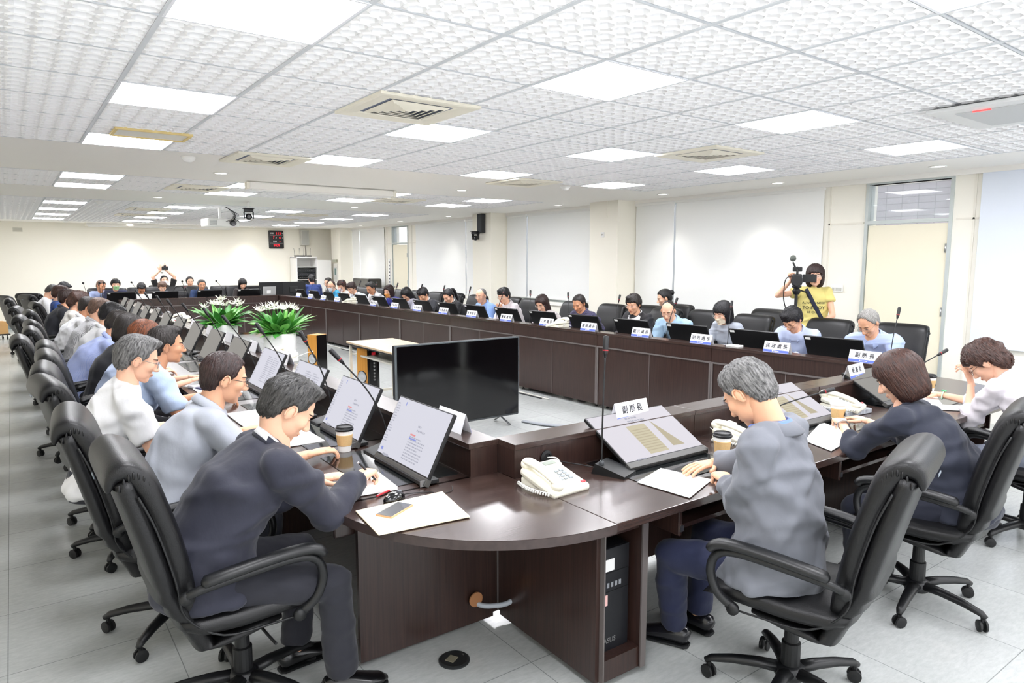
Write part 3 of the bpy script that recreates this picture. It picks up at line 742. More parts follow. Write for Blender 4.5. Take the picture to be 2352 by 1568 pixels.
def mic(label, x, y, rz, lean=(0, .14), h=.42, red=True, z=DZ, ball=False, base=True):
    """gooseneck microphone; lean = horizontal offset of the tip in local axes"""
    t = thing('gooseneck_microphone', label, 'microphone', (x, y, z), rz, 'gooseneck microphones')
    if base:
        v = [(-.062, -.10, 0), (.062, -.10, 0), (.062, .07, 0), (-.062, .07, 0), (-.062, -.10, .012), (.062, -.10, .012), (.062, .05, .05), (-.062, .05, .05)]
        MB().add(v, [(3, 2, 1, 0), (4, 5, 6, 7), (0, 1, 5, 4), (1, 2, 6, 5), (2, 3, 7, 6), (3, 0, 4, 7)]).obj('base', PLASTIC, t)
        g = MB()
        for i in range(5): g.box(-.03, .03, -.03 + i * .009, -.027 + i * .009, .0, .002, M=Matrix.Translation((0, 0, .0335)) @ Matrix.Rotation(math.atan(.038 / .15), 4, 'X'))
        g.obj('speaker_slots', PLASTIC2, t)
        MB().lathe([(.012, .045), (.012, .055), (.008, .062)], 14, c=(-.035, .03, 0)).obj('socket', mat('dark_socket', '#44484c', .4), t)
    ax, ay = -.035, .03
    pts = [Vector((ax, ay, .04)), Vector((ax + lean[0] * .15, ay + lean[1] * .15, .04 + h * .33)), Vector((ax + lean[0] * .5, ay + lean[1] * .5, .04 + h * .68)), Vector((ax + lean[0], ay + lean[1], .04 + h))]
    P = smoothpath(pts, 5); MB().tube(P, .0042, 8).obj('stem', PLASTIC2, t, smooth=True)
    d = (P[-1] - P[-2]).normalized(); e = P[-1]
    if ball:
        MB().ell(e + d * .015, (.022, .022, .022), 14, 9).obj('windscreen', PLASTIC2, t, smooth=True)
    else:
        MB().tube([e - d * .005, e + d * .015, e + d * .03, e + d * .035, e + d * .085, e + d * .095, e + d * .098], [.006, .010, .0125, .0125, .014, .012, .004], 12).obj('capsule', PLASTIC, t, smooth=True)
        if red: MB().tube([e + d * .026, e + d * .031], .0132, 12).obj('red_ring', mat('red_light_ring', '#a81c28', .4), t)
    return t
def make_phone(label, tint=None):
    t = thing('desk_telephone', label, 'telephone', (0, 0, 0), 0, None); IV = tint or IVORY
    Mt = Matrix.Translation((0, 0, .012)) @ Matrix.Rotation(math.radians(13), 4, 'X'); t.scale = (1.1, 1.08, 1.15)
    MB().box(-.095, .095, -.11, .11, .004, .035, M=Mt, bev=.014).box(-.085, .085, -.09, .105, .0, .03, bev=.006).obj('body', IV, t, smooth=False)
    MB().box(-.02, .085, .055, .10, .034, .044, M=Mt, bev=.004).obj('display_hood', IV, t)
    MB().box(.0, .06, .065, .09, .043, .046, M=Mt).obj('display', mat('lcd', '#7b8478', .3), t)
    for r in range(4):
        for c in range(3):
            MB().box(-.012 + c * .026, .006 + c * .026, -.045 + r * .02, -.032 + r * .02, .035, .040, M=Mt, bev=.002).obj('key', mat('grey_key', '#8d9498', .5), t)
    MB().box(.065, .085, -.09, -.078, .035, .04, M=Mt, bev=.002).obj('red_key', mat('red_key', '#d2414a', .5), t)
    h = MB(); h.tube(smoothpath([(-.062, -.105, .035), (-.064, -.085, .055), (-.065, 0, .082), (-.064, .085, .092), (-.062, .105, .078)], 4), [(.02, .014)] * 4 + [(.024, .014)] * 9 + [(.02, .014)] * 4, 12, up=(0, 0, 1)); h.ell((-.063, -.092, .038), (.026, .028, .02)); h.ell((-.063, .092, .078), (.026, .028, .022))
    h.obj('handset', IV, t, smooth=True)
    c = MB(); pts = []
    for i in range(120):
        u = i / 119; a = u * 2 * PI * 17; cx = -.105 - .02 * math.sin(u * PI); cy = -.10 + .2 * u
        pts.append((cx + .006 * math.cos(a), cy, .014 + .006 * math.sin(a)))
    c.tube(pts, .0022, 5); c.obj('coiled_cord', WHITEP, t, smooth=True)
    MB().tube(smoothpath([(.02, .11, .015), (.03, .16, .03), (.07, .2, .05), (.1, .23, .06)], 4), .0025, 6).obj('line_cord', WHITEP, t, smooth=True)
    return t
PHONE = None
def phone(label, x, y, z, rz):
    global PHONE
    if PHONE is None:
        PHONE = make_phone(label); PHONE.location = (x, y, z); PHONE.rotation_euler = (0, 0, rz); return PHONE
    return copy_tree(PHONE, (x, y, z), rz, label)
KRAFT = mat('kraft_sleeve', '#d9b57e', .7, var=.04, scale=200)
def cup(label, x, y, z=DZ, lid='black', mark=None, rz=0):
    t = thing('coffee_cup', label, 'cup', (x, y, z), rz); t.scale = (1.13, 1.13, 1.13)
    MB().lathe([(.027, 0), (.028, .001), (.039, .10), (.040, .101)], 28).obj('paper_cup', mat('cup_white', '#f6f5f1', .6), t, smooth=False)
    s = MB(); s.lathe([(.0312, .028), (.0322, .030), (.0378, .078), (.0372, .080)], 28); s.obj('sleeve', KRAFT, t)
    LM = PLASTIC if lid == 'black' else mat('white_lid', '#f2efe9', .4)
    MB().lathe([(.0415, .098), (.0425, .101), (.0425, .106), (.039, .109), (.037, .117), (.034, .118), (.032, .113), (.01, .113)], 28).obj('lid', LM, t, smooth=False)
    if mark:
        m_ = MB(); k = mark
        P = lambda a, zz: Vector((.0352 * math.cos(a) * (1 + (zz - .03) * .4 / .35 * .35), .0352 * math.sin(a) * (1 + (zz - .03) * .4), zz))
        if k == 'house':
            for a0, z0, a1, z1 in ((-.35, .055, 0, .068), (0, .068, .35, .055), (-.2, .04, -.2, .052), (.02, .04, .02, .052), (.2, .04, .2, .052)):
                m_.tube([P(a0 - PI / 2, z0) * 1.0, P(a1 - PI / 2, z1) * 1.0], .0014, 5)
        else:
            for i in range(6): m_.tube([P(-PI / 2 - .5 + i * .18, .04), P(-PI / 2 - .5 + i * .18, .07)], .001, 5)
        m_.obj('printed_mark', INK, t)
    return t
def paper(label, pts, z=DZ + .004, th=.002, curl=0, name='paper_sheet', cat='paper', m=None, n=1):
    """stack of sheets with given corner points in plan"""
    mb = MB(); N = 10; a, b, c, d = [Vector((*p, 0)) for p in pts]
    v = []; f = []
    for k in (0, 1):
        for i in range(N + 1):
            for j in range(N + 1):
                u, w_ = i / N, j / N; p = (a * (1 - u) + b * u) * (1 - w_) + (d * (1 - u) + c * u) * w_
                v.append((p.x, p.y, z + (th if k else 0) + curl * (u * u) * (1 - .3 * w_)))
    q = (N + 1) ** 2
    for i in range(N):
        for j in range(N):
            k0 = i * (N + 1) + j; f.append((k0, k0 + N + 1, k0 + N + 2, k0 + 1)); f.append((q + k0, q + k0 + 1, q + k0 + N + 2, q + k0 + N + 1))
    for i in range(N):
        for (k0, k1) in ((i, i + 1), (q - 1 - i, q - 2 - i)): f.append((k0, k1, k1 + q, k0 + q))
        for (k0, k1) in (((i + 1) * (N + 1), i * (N + 1)), (i * (N + 1) + N, (i + 1) * (N + 1) + N)): f.append((k0, k1, k1 + q, k0 + q))
    cx = sum(p[0] for p in v) / len(v); cy = sum(p[1] for p in v) / len(v)
    return tag(obj(name, [(p[0] - cx, p[1] - cy, p[2]) for p in v], f, m or PAPER, loc=(cx, cy, 0)), label, cat)
def mouse(label, x, y, rz):
    t = thing('computer_mouse', label, 'mouse', (x, y, DZ), rz)
    v = []; f = []; bm = MB(); bm.ell((0, 0, .006), (.031, .055, .03), 18, 12); vv = [Vector((p[0], p[1], max(p[2], .001))) for p in bm.v]
    obj('body', vv, bm.f, mat('glossy_black', '#0a0a0c', .12, coat=.6), t, smooth=True)
    MB().tube([(0, .02, .034), (0, .04, .03)], .004, 8).obj('scroll_wheel', mat('grey_wheel', '#777a80', .4), t)
    MB().tube(smoothpath([(0, .055, .01), (.01, .10, .004), (.06, .16, .003), (.10, .15, .003), (.12, .22, .003), (.08, .27, .003)], 5), .0018, 6).obj('cable', PLASTIC2, t, smooth=True)
    return t
def nameplate(label, txt, row, a, b=-.06, z=.892, flip=True, w=.25, h=.095, rz=0):
    """tent card; printed face looks into the middle of the desk ring"""
    x, y, _ = W(row, a, b); t = thing('name_card', label, 'name card', (x, y, z), RZ(row) + (PI if flip else 0) + rz, 'white name cards with a blue band on the desk ledges')
    d = .03; c = MB()
    v = [(-w / 2, -d, 0), (w / 2, -d, 0), (w / 2, -.001, h), (-w / 2, -.001, h), (-w / 2, d, 0), (w / 2, d, 0), (w / 2, .001, h), (-w / 2, .001, h)]
    c.add(v, [(0, 1, 2, 3), (5, 4, 7, 6), (3, 2, 6, 7)])
    v2 = [(p[0], p[1] * (1 - .04) + (0.001 if p[1] < 0 else -.001), p[2] * .985) for p in v]; c.add(v2, [(3, 2, 1, 0), (6, 7, 4, 5)])
    c.obj('card', mat('white_card', '#f1f1f4', .55), t)
    up = Vector((0, d - .001, h)).normalized(); M = frame((0, -d - .0006, 0), (1, 0, 0), up)
    # printed front
    bb = MB(); bb.box(-w / 2, w / 2, .002, .024, 0, .0006, M=M); bb.obj('blue_band', BLUEST, t)
    k = MB(); k.box(-.035, -.025, .008, .018, .0006, .001, M=M, bev=0); k.box(-.02, .03, .0105, .0155, .0006, .001, M=M); k.obj('emblem', PAPER, t)
    if txt:
        m_ = MB(); text(m_, ' '.join(txt), .044, M @ Matrix.Translation((0, .057, .001))); m_.obj('lettering', INK, t)
    return t

# ------------------------------------------------------------------ people
SKINS = {}
def skin(tone):
    if tone not in SKINS:
        m = mat('skin_%s' % tone, {'light': '#e8b79a', 'mid': '#e2ad8c', 'tan': '#d69c78'}[tone], .5, bump=.04, scale=120, var=.04, cscale=9)
        b = m.node_tree.nodes['Principled BSDF']; b.inputs['Subsurface Weight'].default_value = .08; b.inputs['Subsurface Radius'].default_value = (.02, .008, .004)
        SKINS[tone] = m
    return SKINS[tone]
def hairmat(name, c1, c2):
    return mat('hair_' + name, c1, .42, c2=c2, bump=.5, scale=26, detail=5, stretch=(5, 5, .7), spec=.5)
HAIR = {'black': ('#17151a', '#0b0a0c'), 'dark': ('#2b2421', '#171210'), 'brown': ('#4b2d23', '#2c1a15'), 'darkbrown': ('#3a2522', '#1f1413'), 'auburn': ('#8a4a26', '#4a2a1c'), 'grey': ('#7f7e7d', '#3b3a3a'),
        'saltpepper': ('#474543', '#161515'), 'silver': ('#a3a19d', '#75736f'), 'lightbrown': ('#7a5f50', '#4c3a31')}
def ell_sd(p, c, r):
    q = (p - np.array(c)) / np.array(r); k0 = np.sqrt((q ** 2).sum(-1)); k1 = np.sqrt(((q / np.array(r)) ** 2).sum(-1)) + 1e-9
    return k0 * (k0 - 1) / k1
def cap_sd(p, a, b, r0, r1):
    a = np.array(a); b = np.array(b); ab = b - a; t = np.clip(((p - a) @ ab) / (ab @ ab), 0, 1)
    return np.sqrt(((p - a - t[..., None] * ab) ** 2).sum(-1)) - (r0 + (r1 - r0) * t)
def smin(a, b, k): h = np.clip(.5 + .5 * (b - a) / k, 0, 1); return b + (a - b) * h - k * h * (1 - h)
def smax(a, b, k): return -smin(-a, -b, k)
def head_sd(p, fem=0, wide=1.0):
    wj = wide * (1 - .08 * fem)
    d = ell_sd(p, (0, -.012, .035), (.077, .097, .088))
    d = smin(d, ell_sd(p, (0, .022, -.018), (.064 * wj, .068, .08)), .02)
    d = smin(d, ell_sd(p, (0, .030, -.060), (.052 * wj, .050, .042)), .02)
    d = smin(d, ell_sd(p, (0, .068, -.090), (.020, .018, .017)), .02)
    d = smin(d, cap_sd(p, (-.034, .076, .031), (.034, .076, .031), .012, .012), .012)
    for s in (-1, 1):
        d = smin(d, ell_sd(p, (s * .042, .060, -.016), (.022, .022, .02)), .02)
        d = smax(d, -ell_sd(p, (s * .031, .104, .010), (.019, .020, .013)), .012)
        d = smin(d, ell_sd(p, (s * .030, .077, .009), (.014, .011, .011)), .004)
        d = smin(d, ell_sd(p, (s * .0125, .097, -.028), (.009, .012, .008)), .006)
    d = smin(d, cap_sd(p, (0, .085, .018), (0, .109, -.022), .0075, .0125), .010)
    d = smin(d, ell_sd(p, (0, .086, -.054), (.024, .012, .0065)), .007)
    d = smin(d, ell_sd(p, (0, .083, -.064), (.019, .012, .006)), .006)
    return d
def dirs(nt, npz, warp=.45):
    s = np.linspace(-PI, PI, nt, endpoint=False); th = s - warp * np.sin(s)
    ph = np.linspace(0, PI, npz)[1:-1]
    T, P_ = np.meshgrid(th, ph)
    D = np.stack([np.sin(P_) * np.sin(T), np.sin(P_) * np.cos(T), np.cos(P_)], -1)
    return D.reshape(-1, 3), nt, npz - 2, T.reshape(-1)
HC = np.array([0, .0, -.008])
def raycast(sd, D, far=.4, iters=26):
    lo = np.zeros(len(D)); hi = np.full(len(D), far)
    # march outward for the outermost crossing, starshaped shapes only
    for _ in range(iters):
        m = (lo + hi) / 2; ins = sd(HC + D * m[:, None]) < 0
        lo = np.where(ins, m, lo); hi = np.where(ins, hi, m)
    return (lo + hi) / 2
def grid_mesh(V, nt, nr, top, bot):
    v = [tuple(p) for p in V] + [tuple(top), tuple(bot)]; f = []
    for i in range(nr - 1):
        for k in range(nt):
            a = i * nt + k; b = i * nt + (k + 1) % nt; f.append((a, a + nt, b + nt, b))
    t = len(V)
    for k in range(nt): f.append((t, k, (k + 1) % nt)); b = (nr - 1) * nt; f.append((t + 1, b + (k + 1) % nt, b + k))
    return v, f
HEADC = {}
def head_data(res, fem, wide):
    key = (res, fem, round(wide, 2))
    if key not in HEADC:
        nt, npz = (88, 70) if res == 2 else ((56, 44) if res == 1 else (36, 28))
        D, nt, nr, T = dirs(nt, npz)
        R = raycast(lambda p: head_sd(p, fem, wide), D)
        V = HC + D * R[:, None]
        t = HC + np.array([0, 0, 1]) * raycast(lambda p: head_sd(p, fem, wide), np.array([[0, 0, 1.]]))[0]
        b = HC - np.array([0, 0, 1]) * raycast(lambda p: head_sd(p, fem, wide), np.array([[0, 0, -1.]]))[0]
        HEADC[key] = (D, nt, nr, T, R, V, t, b)
    return HEADC[key]
def ear_mesh(mb):
    for s in (-1, 1):
        M = Matrix.Translation((s * .0755, -.010, -.004)) @ Matrix.Rotation(s * -.35, 4, 'Z') @ Matrix.Rotation(-.15, 4, 'X')
        mb.ell((0, 0, 0), (.008, .018, .031), 14, 10, M=M)
        pts = [(s * .008, .012 * math.cos(a) * 1.35 - .002, .028 * math.sin(a)) for a in [x * .35 - .9 for x in range(0, 13)]]
        mb.tube([M @ Vector((p[0], -p[1], p[2])) for p in pts], .0042, 6)
def hair_mesh(style, res, fem, wide):
    D, nt, nr, T, R, V, t, b = head_data(max(res, 1), fem, wide)
    az = np.abs(((T + PI) % (2 * PI)) - PI) * 180 / PI      # 0 = front
    # hairlines: azimuth -> z of the lower limit
    HL = {'short': ([0, 35, 50, 62, 74, 84, 100, 112, 130, 180], [.088, .084, .070, .050, .012, .005, .022, .00, -.05, -.062]),
          'receding': ([0, 25, 40, 55, 70, 82, 100, 112, 130, 180], [.108, .104, .096, .070, .03, .012, .022, .0, -.045, -.06]),
          'bald': ([0, 35, 60, 75, 85, 100, 112, 130, 150, 180], [.2, .2, .19, .09, .035, .03, .0, -.04, -.05, -.055]),
          'fringe': ([0, 35, 50, 62, 74, 84, 100, 112, 130, 180], [.050, .052, .045, .025, -.005, -.01, .012, -.01, -.055, -.068]),
          'bob': ([0, 30, 42, 55, 65, 75, 100, 180], [.052, .050, .030, -.04, -.30, -.30, -.30, -.30]),
          'sidepart': ([0, 22, 35, 48, 60, 72, 100, 180], [.088, .080, .066, .02, -.25, -.30, -.30, -.30]),
          'pulled': ([0, 35, 50, 62, 74, 84, 100, 112, 130, 180], [.086, .080, .066, .040, .012, .005, .022, .00, -.05, -.06])}
    kind = {'short': 'short', 'crew': 'short', 'receding': 'receding', 'bald': 'bald', 'mop': 'fringe', 'bob': 'bob', 'long': 'bob', 'bobside': 'sidepart', 'longside': 'sidepart', 'bun': 'pulled', 'pony': 'pulled', 'curly': 'fringe', 'permed': 'fringe'}[style]
    hx_, hz_ = HL[kind]; line = np.interp(az, hx_, hz_) + .0035 * np.sin(T * 19 + 1) + .0025 * np.sin(T * 41)
    th = {'short': .017, 'crew': .009, 'receding': .012, 'bald': .007, 'mop': .022, 'bob': .024, 'long': .022, 'bobside': .024, 'longside': .022, 'bun': .012, 'pony': .013, 'curly': .034, 'permed': .028}[style]
    def outer(p):
        d = ell_sd(p, (0, -.014, .035), (.079 + th * .8, .099 + th * .8, .088 + th))
        if kind in ('short', 'receding', 'fringe', 'pulled', 'bald'):
            d = smin(d, ell_sd(p, (0, -.035, -.02), (.068 + th * .5, .068 + th * .4, .062)), .02)
        if style in ('bob', 'bobside'):
            d = smin(d, ell_sd(p, (0, -.022, -.045), (.098, .092, .11)), .03); d = smax(d, -(p[..., 2] + .128), .02)
        if style in ('long', 'longside'):
            d = smin(d, ell_sd(p, (0, -.035, -.10), (.094, .075, .17)), .03); d = smax(d, -(p[..., 2] + .235), .02)
        if style in ('curly', 'permed'):
            d = smin(d, ell_sd(p, (0, -.04, -.03), (.09, .085, .075)), .03)
        if style == 'short' or style == 'mop': d = smin(d, ell_sd(p, (.018, .045, .112), (.05, .045, .022)), .02)
        return d
    Ro = raycast(outer, D)
    rnd = np.random.RandomState(3)
    zt = V[:, 2]
    if kind in ('bob', 'sidepart'):
        # position on the outer surface decides, so curtains hang beside the face
        Po = HC + D * Ro[:, None]; zz = np.minimum(Po[:, 2], 9)
        m = np.clip((zz - line) / .012 + .5, 0, 1)
    else: m = np.clip((zt - line) / .009 + .5, 0, 1)
    m = m * m * (3 - 2 * m)
    if style == 'bald': m = m * .9
    w = {'curly': .006, 'permed': .005, 'short': .0022, 'mop': .002}.get(style, .0012)
    rip = w * np.sin(T * 37 + zt * 60) + w * .7 * np.sin(T * 61 - zt * 95 + 1) + w * .6 * np.sin(D[:, 2] * 70 + T * 13)
    Rf = R * .86 * (1 - m) + (Ro + rip) * m
    if kind in ('bob', 'sidepart'): Rf = np.where(m < .02, R * .80, Rf)
    Vh = HC + D * Rf[:, None]
    top = HC + np.array([0, 0, raycast(outer, np.array([[0, 0, 1.]]))[0]]) if style != 'bald' else HC + np.array([0, 0, .09])
    v, f = grid_mesh(Vh, nt, nr, top, HC + np.array([0, 0, -.05 if kind not in ('bob', 'sidepart') else -.09]))
    mb = MB(); mb.add(v, f)
    # locks following the surface from the crown
    if style != 'bald' or True:
        GR = np.vstack([np.full((1, nt), np.linalg.norm(np.array(top) - HC)), Rf.reshape(nr, nt)]); MG = np.vstack([np.ones((1, nt)), m.reshape(nr, nt)])
        sg_ = np.linspace(-PI, PI, nt, endpoint=False); tg = sg_ - .45 * np.sin(sg_)
        phs = np.linspace(0, PI, nr + 2)[:-1]
        def samp(G, a, ph):
            a = (a + PI) % (2 * PI) - PI; x = np.interp(a, np.append(tg, tg[0] + 2 * PI), np.arange(nt + 1)) if a >= tg[0] else 0; k0 = int(x) % nt; k1 = (k0 + 1) % nt; fx = x - int(x)
            y = min(max(ph / (PI / (nr + 1)), 0), nr - .01); j = int(y); fy = y - j; j1 = min(j + 1, nr)
            return (G[j, k0] * (1 - fx) + G[j, k1] * fx) * (1 - fy) + (G[j1, k0] * (1 - fx) + G[j1, k1] * fx) * fy
        r = random.Random(len(style) * 7 + res); N = (520 if res == 2 else 200) if style != 'bald' else (160 if res == 2 else 60); longer = kind in ('bob', 'sidepart')
        for _ in range(N):
            a = r.uniform(-PI, PI); p0 = r.uniform(.12, 2.1); tw = r.uniform(-.35, .35); Lp = r.uniform(.28, .55) * (1.6 if longer else 1); sec = []; ok = True
            for i in range(6):
                u = i / 5; ph = p0 + Lp * u; aa = a + tw * u * .5 / max(.3, math.sin(ph))
                if samp(MG, aa, ph) < .93: ok = i > 2; break
                rr_ = samp(GR, aa, ph); d = Vector((math.sin(ph) * math.sin(aa), math.sin(ph) * math.cos(aa), math.cos(ph))); sec.append((Vector(HC) + d * (rr_ + .0002), d))
            if not ok or len(sec) < 3: continue
            hw = r.uniform(.003, .006); hh = r.uniform(.0022, .0045) * (.6 if style in ('bald', 'crew', 'pulled', 'bun', 'pony') else 1); n_ = len(sec); base = []
            for i, (q, d) in enumerate(sec):
                tdir = (sec[min(i + 1, n_ - 1)][0] - sec[max(i - 1, 0)][0]).normalized(); side = tdir.cross(d).normalized(); e = math.sin(PI * (i + .35) / (n_ - .3)) if i < n_ - 1 else .15
                base += [q - side * hw * e - d * .001, q + d * hh * (e + .25 * (i == n_ - 1)), q + side * hw * e - d * .001]
            ff_ = []
            for i in range(n_ - 1):
                for k in (0, 1): b_ = i * 3 + k; ff_.append((b_, b_ + 1, b_ + 4, b_ + 3))
            mb.add(base, ff_)
    if style == 'bun':
        mb.ell((0, -.125, .045), (.042, .035, .04), 18, 12); mb.ell((0, -.10, .045), (.02, .03, .02), 12, 8)
    if style == 'pony':
        mb.tube(smoothpath([(0, -.10, .05), (0, -.15, .04), (.0, -.165, -.04), (.0, -.15, -.13), (0, -.135, -.2)], 4), [.012, .018, .022, .026, .028, .030, .031, .031, .03, .029, .028, .026, .024, .02, .015, .009, .003], 12)
    return mb
def surf(res, fem, wide, x, z, off=0):
    """point on the face at lateral x and height z"""
    y0, y1 = .02, .16; p = np.array([[x, 0, z]])
    for _ in range(22):
        m = (y0 + y1) / 2; p[0, 1] = m
        if head_sd(p, fem, wide)[0] < 0: y0 = m
        else: y1 = m
    return Vector((x, (y0 + y1) / 2 + off, z))
FACEC = {}
def face_parts(fem, wide):
    """strips lying on the face: mouth, two eyebrows, two eyes; shared meshes"""
    key = (fem, round(wide, 2))
    if key in FACEC: return FACEC[key]
    out = {}
    def strip(name, ctr, hw, hh, m, off=.0012, arch=0, taper=1.0, side=1, n=8, tilt=0):
        v = []; f = []
        for i in range(n + 1):
            u = -1 + 2 * i / n; x = ctr[0] + hw * u; h = hh * (1 - taper * u * u * .9)
            zc = ctr[1] - arch * u * u + tilt * u * side
            for k in (-1, 0, 1): v.append(surf(2, fem, wide, x, zc + h * k, off))
        for i in range(n):
            for k in (0, 1): a = i * 3 + k; f.append((a, a + 1, a + 4, a + 3))
        me = bpy.data.meshes.new(name); me.from_pydata([tuple(p) for p in v], [], f); me.materials.append(m); me.shade_smooth(); return me
    lip = mat('lips', '#b9685c', .45); brow = mat('eyebrow_hair', '#241c1a', .7); lash = mat('eye_dark', '#1c1516', .3)
    white = mat('eye_white', '#e9e4e0', .3)
    out['mouth'] = strip('mouth', (0, -.0585), .023, .0065, lip, .0008)
    for s in (-1, 1):
        out['eyebrow%d' % s] = strip('eyebrow', (s * .032, .034), .019, .0036, brow, .0016, arch=.004, taper=.7, side=s, tilt=-.001)
        out['white%d' % s] = strip('eye_white', (s * .031, .0095), .0145, .0050, white, .0008)
        out['iris%d' % s] = strip('iris', (s * .031, .0095), .0052, .0048, lash, .0016)
        out['lid%d' % s] = strip('eyelid', (s * .031, .0128), .0155, .0020, lash, .0018, arch=.003)
    # face mask surface
    v = []; f = []; nx, nz = 12, 8
    for j in range(nz + 1):
        z = -.012 - .083 * j / nz
        for i in range(nx + 1):
            u = -1 + 2 * i / nx; hw = .056 + .004 * math.sin(j / nz * PI) - .014 * (j / nz) ** 2; x = hw * u
            p = surf(2, fem, wide, x * .9, max(z, -.088), 0); bulge = .010 * (1 - u * u) + .004
            v.append((x, p.y + bulge, z))
    for j in range(nz):
        for i in range(nx): a = j * (nx + 1) + i; f.append((a, a + nx + 1, a + nx + 2, a + 1))
    me = bpy.data.meshes.new('face_mask'); me.from_pydata(v, [], f); me.shade_smooth(); out['mask'] = me
    FACEC[key] = out; return out
def mesh_obj(name, me, parent, m=None):
    if m is not None:
        me = me.copy(); me.materials.clear(); me.materials.append(m)
    o = bpy.data.objects.new(name, me); COL.objects.link(o); adopt(parent, o); return o
def glasses_mb(round_=True):
    g = MB()
    for s in (-1, 1):
        pts = []
        for k in range(20):
            a = 2 * PI * k / 20; c, s2 = math.cos(a), math.sin(a)
            q = .8 if not round_ else .95
            pts.append((s * .033 + .0245 * math.copysign(abs(c) ** q, c), .104 - .006 * abs(c) * (1 if c * s > 0 else .2), .006 + .0175 * math.copysign(abs(s2) ** q, s2)))
        g.tube(pts, .0013, 6, closed=True)
        g.tube([(s * .057, .098, .010), (s * .073, .078, .012), (s * .079, .03, .012), (s * .080, -.01, .010), (s * .078, -.03, -.008)], .0015, 6)
    g.tube(smoothpath([(-.009, .105, .010), (0, .109, .013), (.009, .105, .010)], 3), .0013, 6)
    return g
# hands ---------------------------------------------------------------
def hand_mb(side, pose, n=8):
    """wrist at the origin, fingers along +y, palm down (-z). side=+1 right hand (thumb towards -x)"""
    mb = MB(); s = side
    def T(p): return Vector((p[0] * s, p[1], p[2]))
    mb.tube([T(p) for p in ((0, -.03, 0), (0, -.005, 0), (0, .02, 0), (0, .05, .001), (0, .078, .001), (0, .092, 0))], [(.025, .019), (.026, .018), (.031, .016), (.040, .0145), (.041, .0125), (.036, .009)], 14, up=(0, 0, 1))
    curls = {'flat': (8, 12, 8), 'relax': (22, 28, 18), 'mouse': (10, 40, 22), 'pen': (55, 60, 35), 'fist': (75, 85, 55), 'face': (25, 50, 40)}[pose]
    L = [(.043, .026, .02), (.047, .029, .022), (.043, .027, .021), (.033, .021, .019)]
    for i in range(4):
        x = -.030 + i * .0205; a = 0; p = Vector((x, .084 - .003 * abs(i - 1.2), .0)); yaw = (i - 1.4) * -.07
        pts = [Vector((x, .06, .001)), p.copy()]; rad = [.0095, .0096 - .0006 * (i == 3)]
        sc_ = (1, 1.0, .97, .9)[i]
        for k in range(3):
            a += math.radians(curls[k] * (1 + .12 * (i - 1.5) * (pose != 'flat'))); d = Vector((-math.sin(yaw), math.cos(a), -math.sin(a))).normalized()
            for h in (.5, 1):
                p2 = p + d * L[i][k] * h; pts.append(p2.copy()); rad.append((.0088 - .0008 * k - (.0003 if h == .5 else 0)) * sc_)
            p = p + d * L[i][k]
        pts.append(p + d * .005); rad.append(.0045)
        mb.tube([T(q) for q in pts], rad, n, up=(0, .1, 1))
    b = {'flat': (.60, -.1), 'relax': (.45, -.25), 'mouse': (.50, -.2), 'pen': (.15, -.5), 'fist': (.1, -.6), 'face': (.3, -.3)}[pose]
    p = Vector((-.020, .015, -.004)); d = Vector((-math.sin(b[0] + .35), math.cos(b[0] + .35), b[1])).normalized()
    pts = [p, p + d * .030]; rad = [.014, .0125]; q = pts[-1]; d = Vector((-math.sin(b[0]), math.cos(b[0]), b[1] * .8)).normalized()
    q = q + d * .030; pts.append(q); rad.append(.0102); d = Vector((-math.sin(b[0] - .35), math.cos(b[0] - .35), b[1] * .6)).normalized()
    q = q + d * .022; pts.append(q); rad.append(.0092); pts.append(q + d * .006); rad.append(.004)
    mb.tube([T(x) for x in pts], rad, n)
    if s < 0: mb.f = [tuple(reversed(f)) for f in mb.f]
    return mb
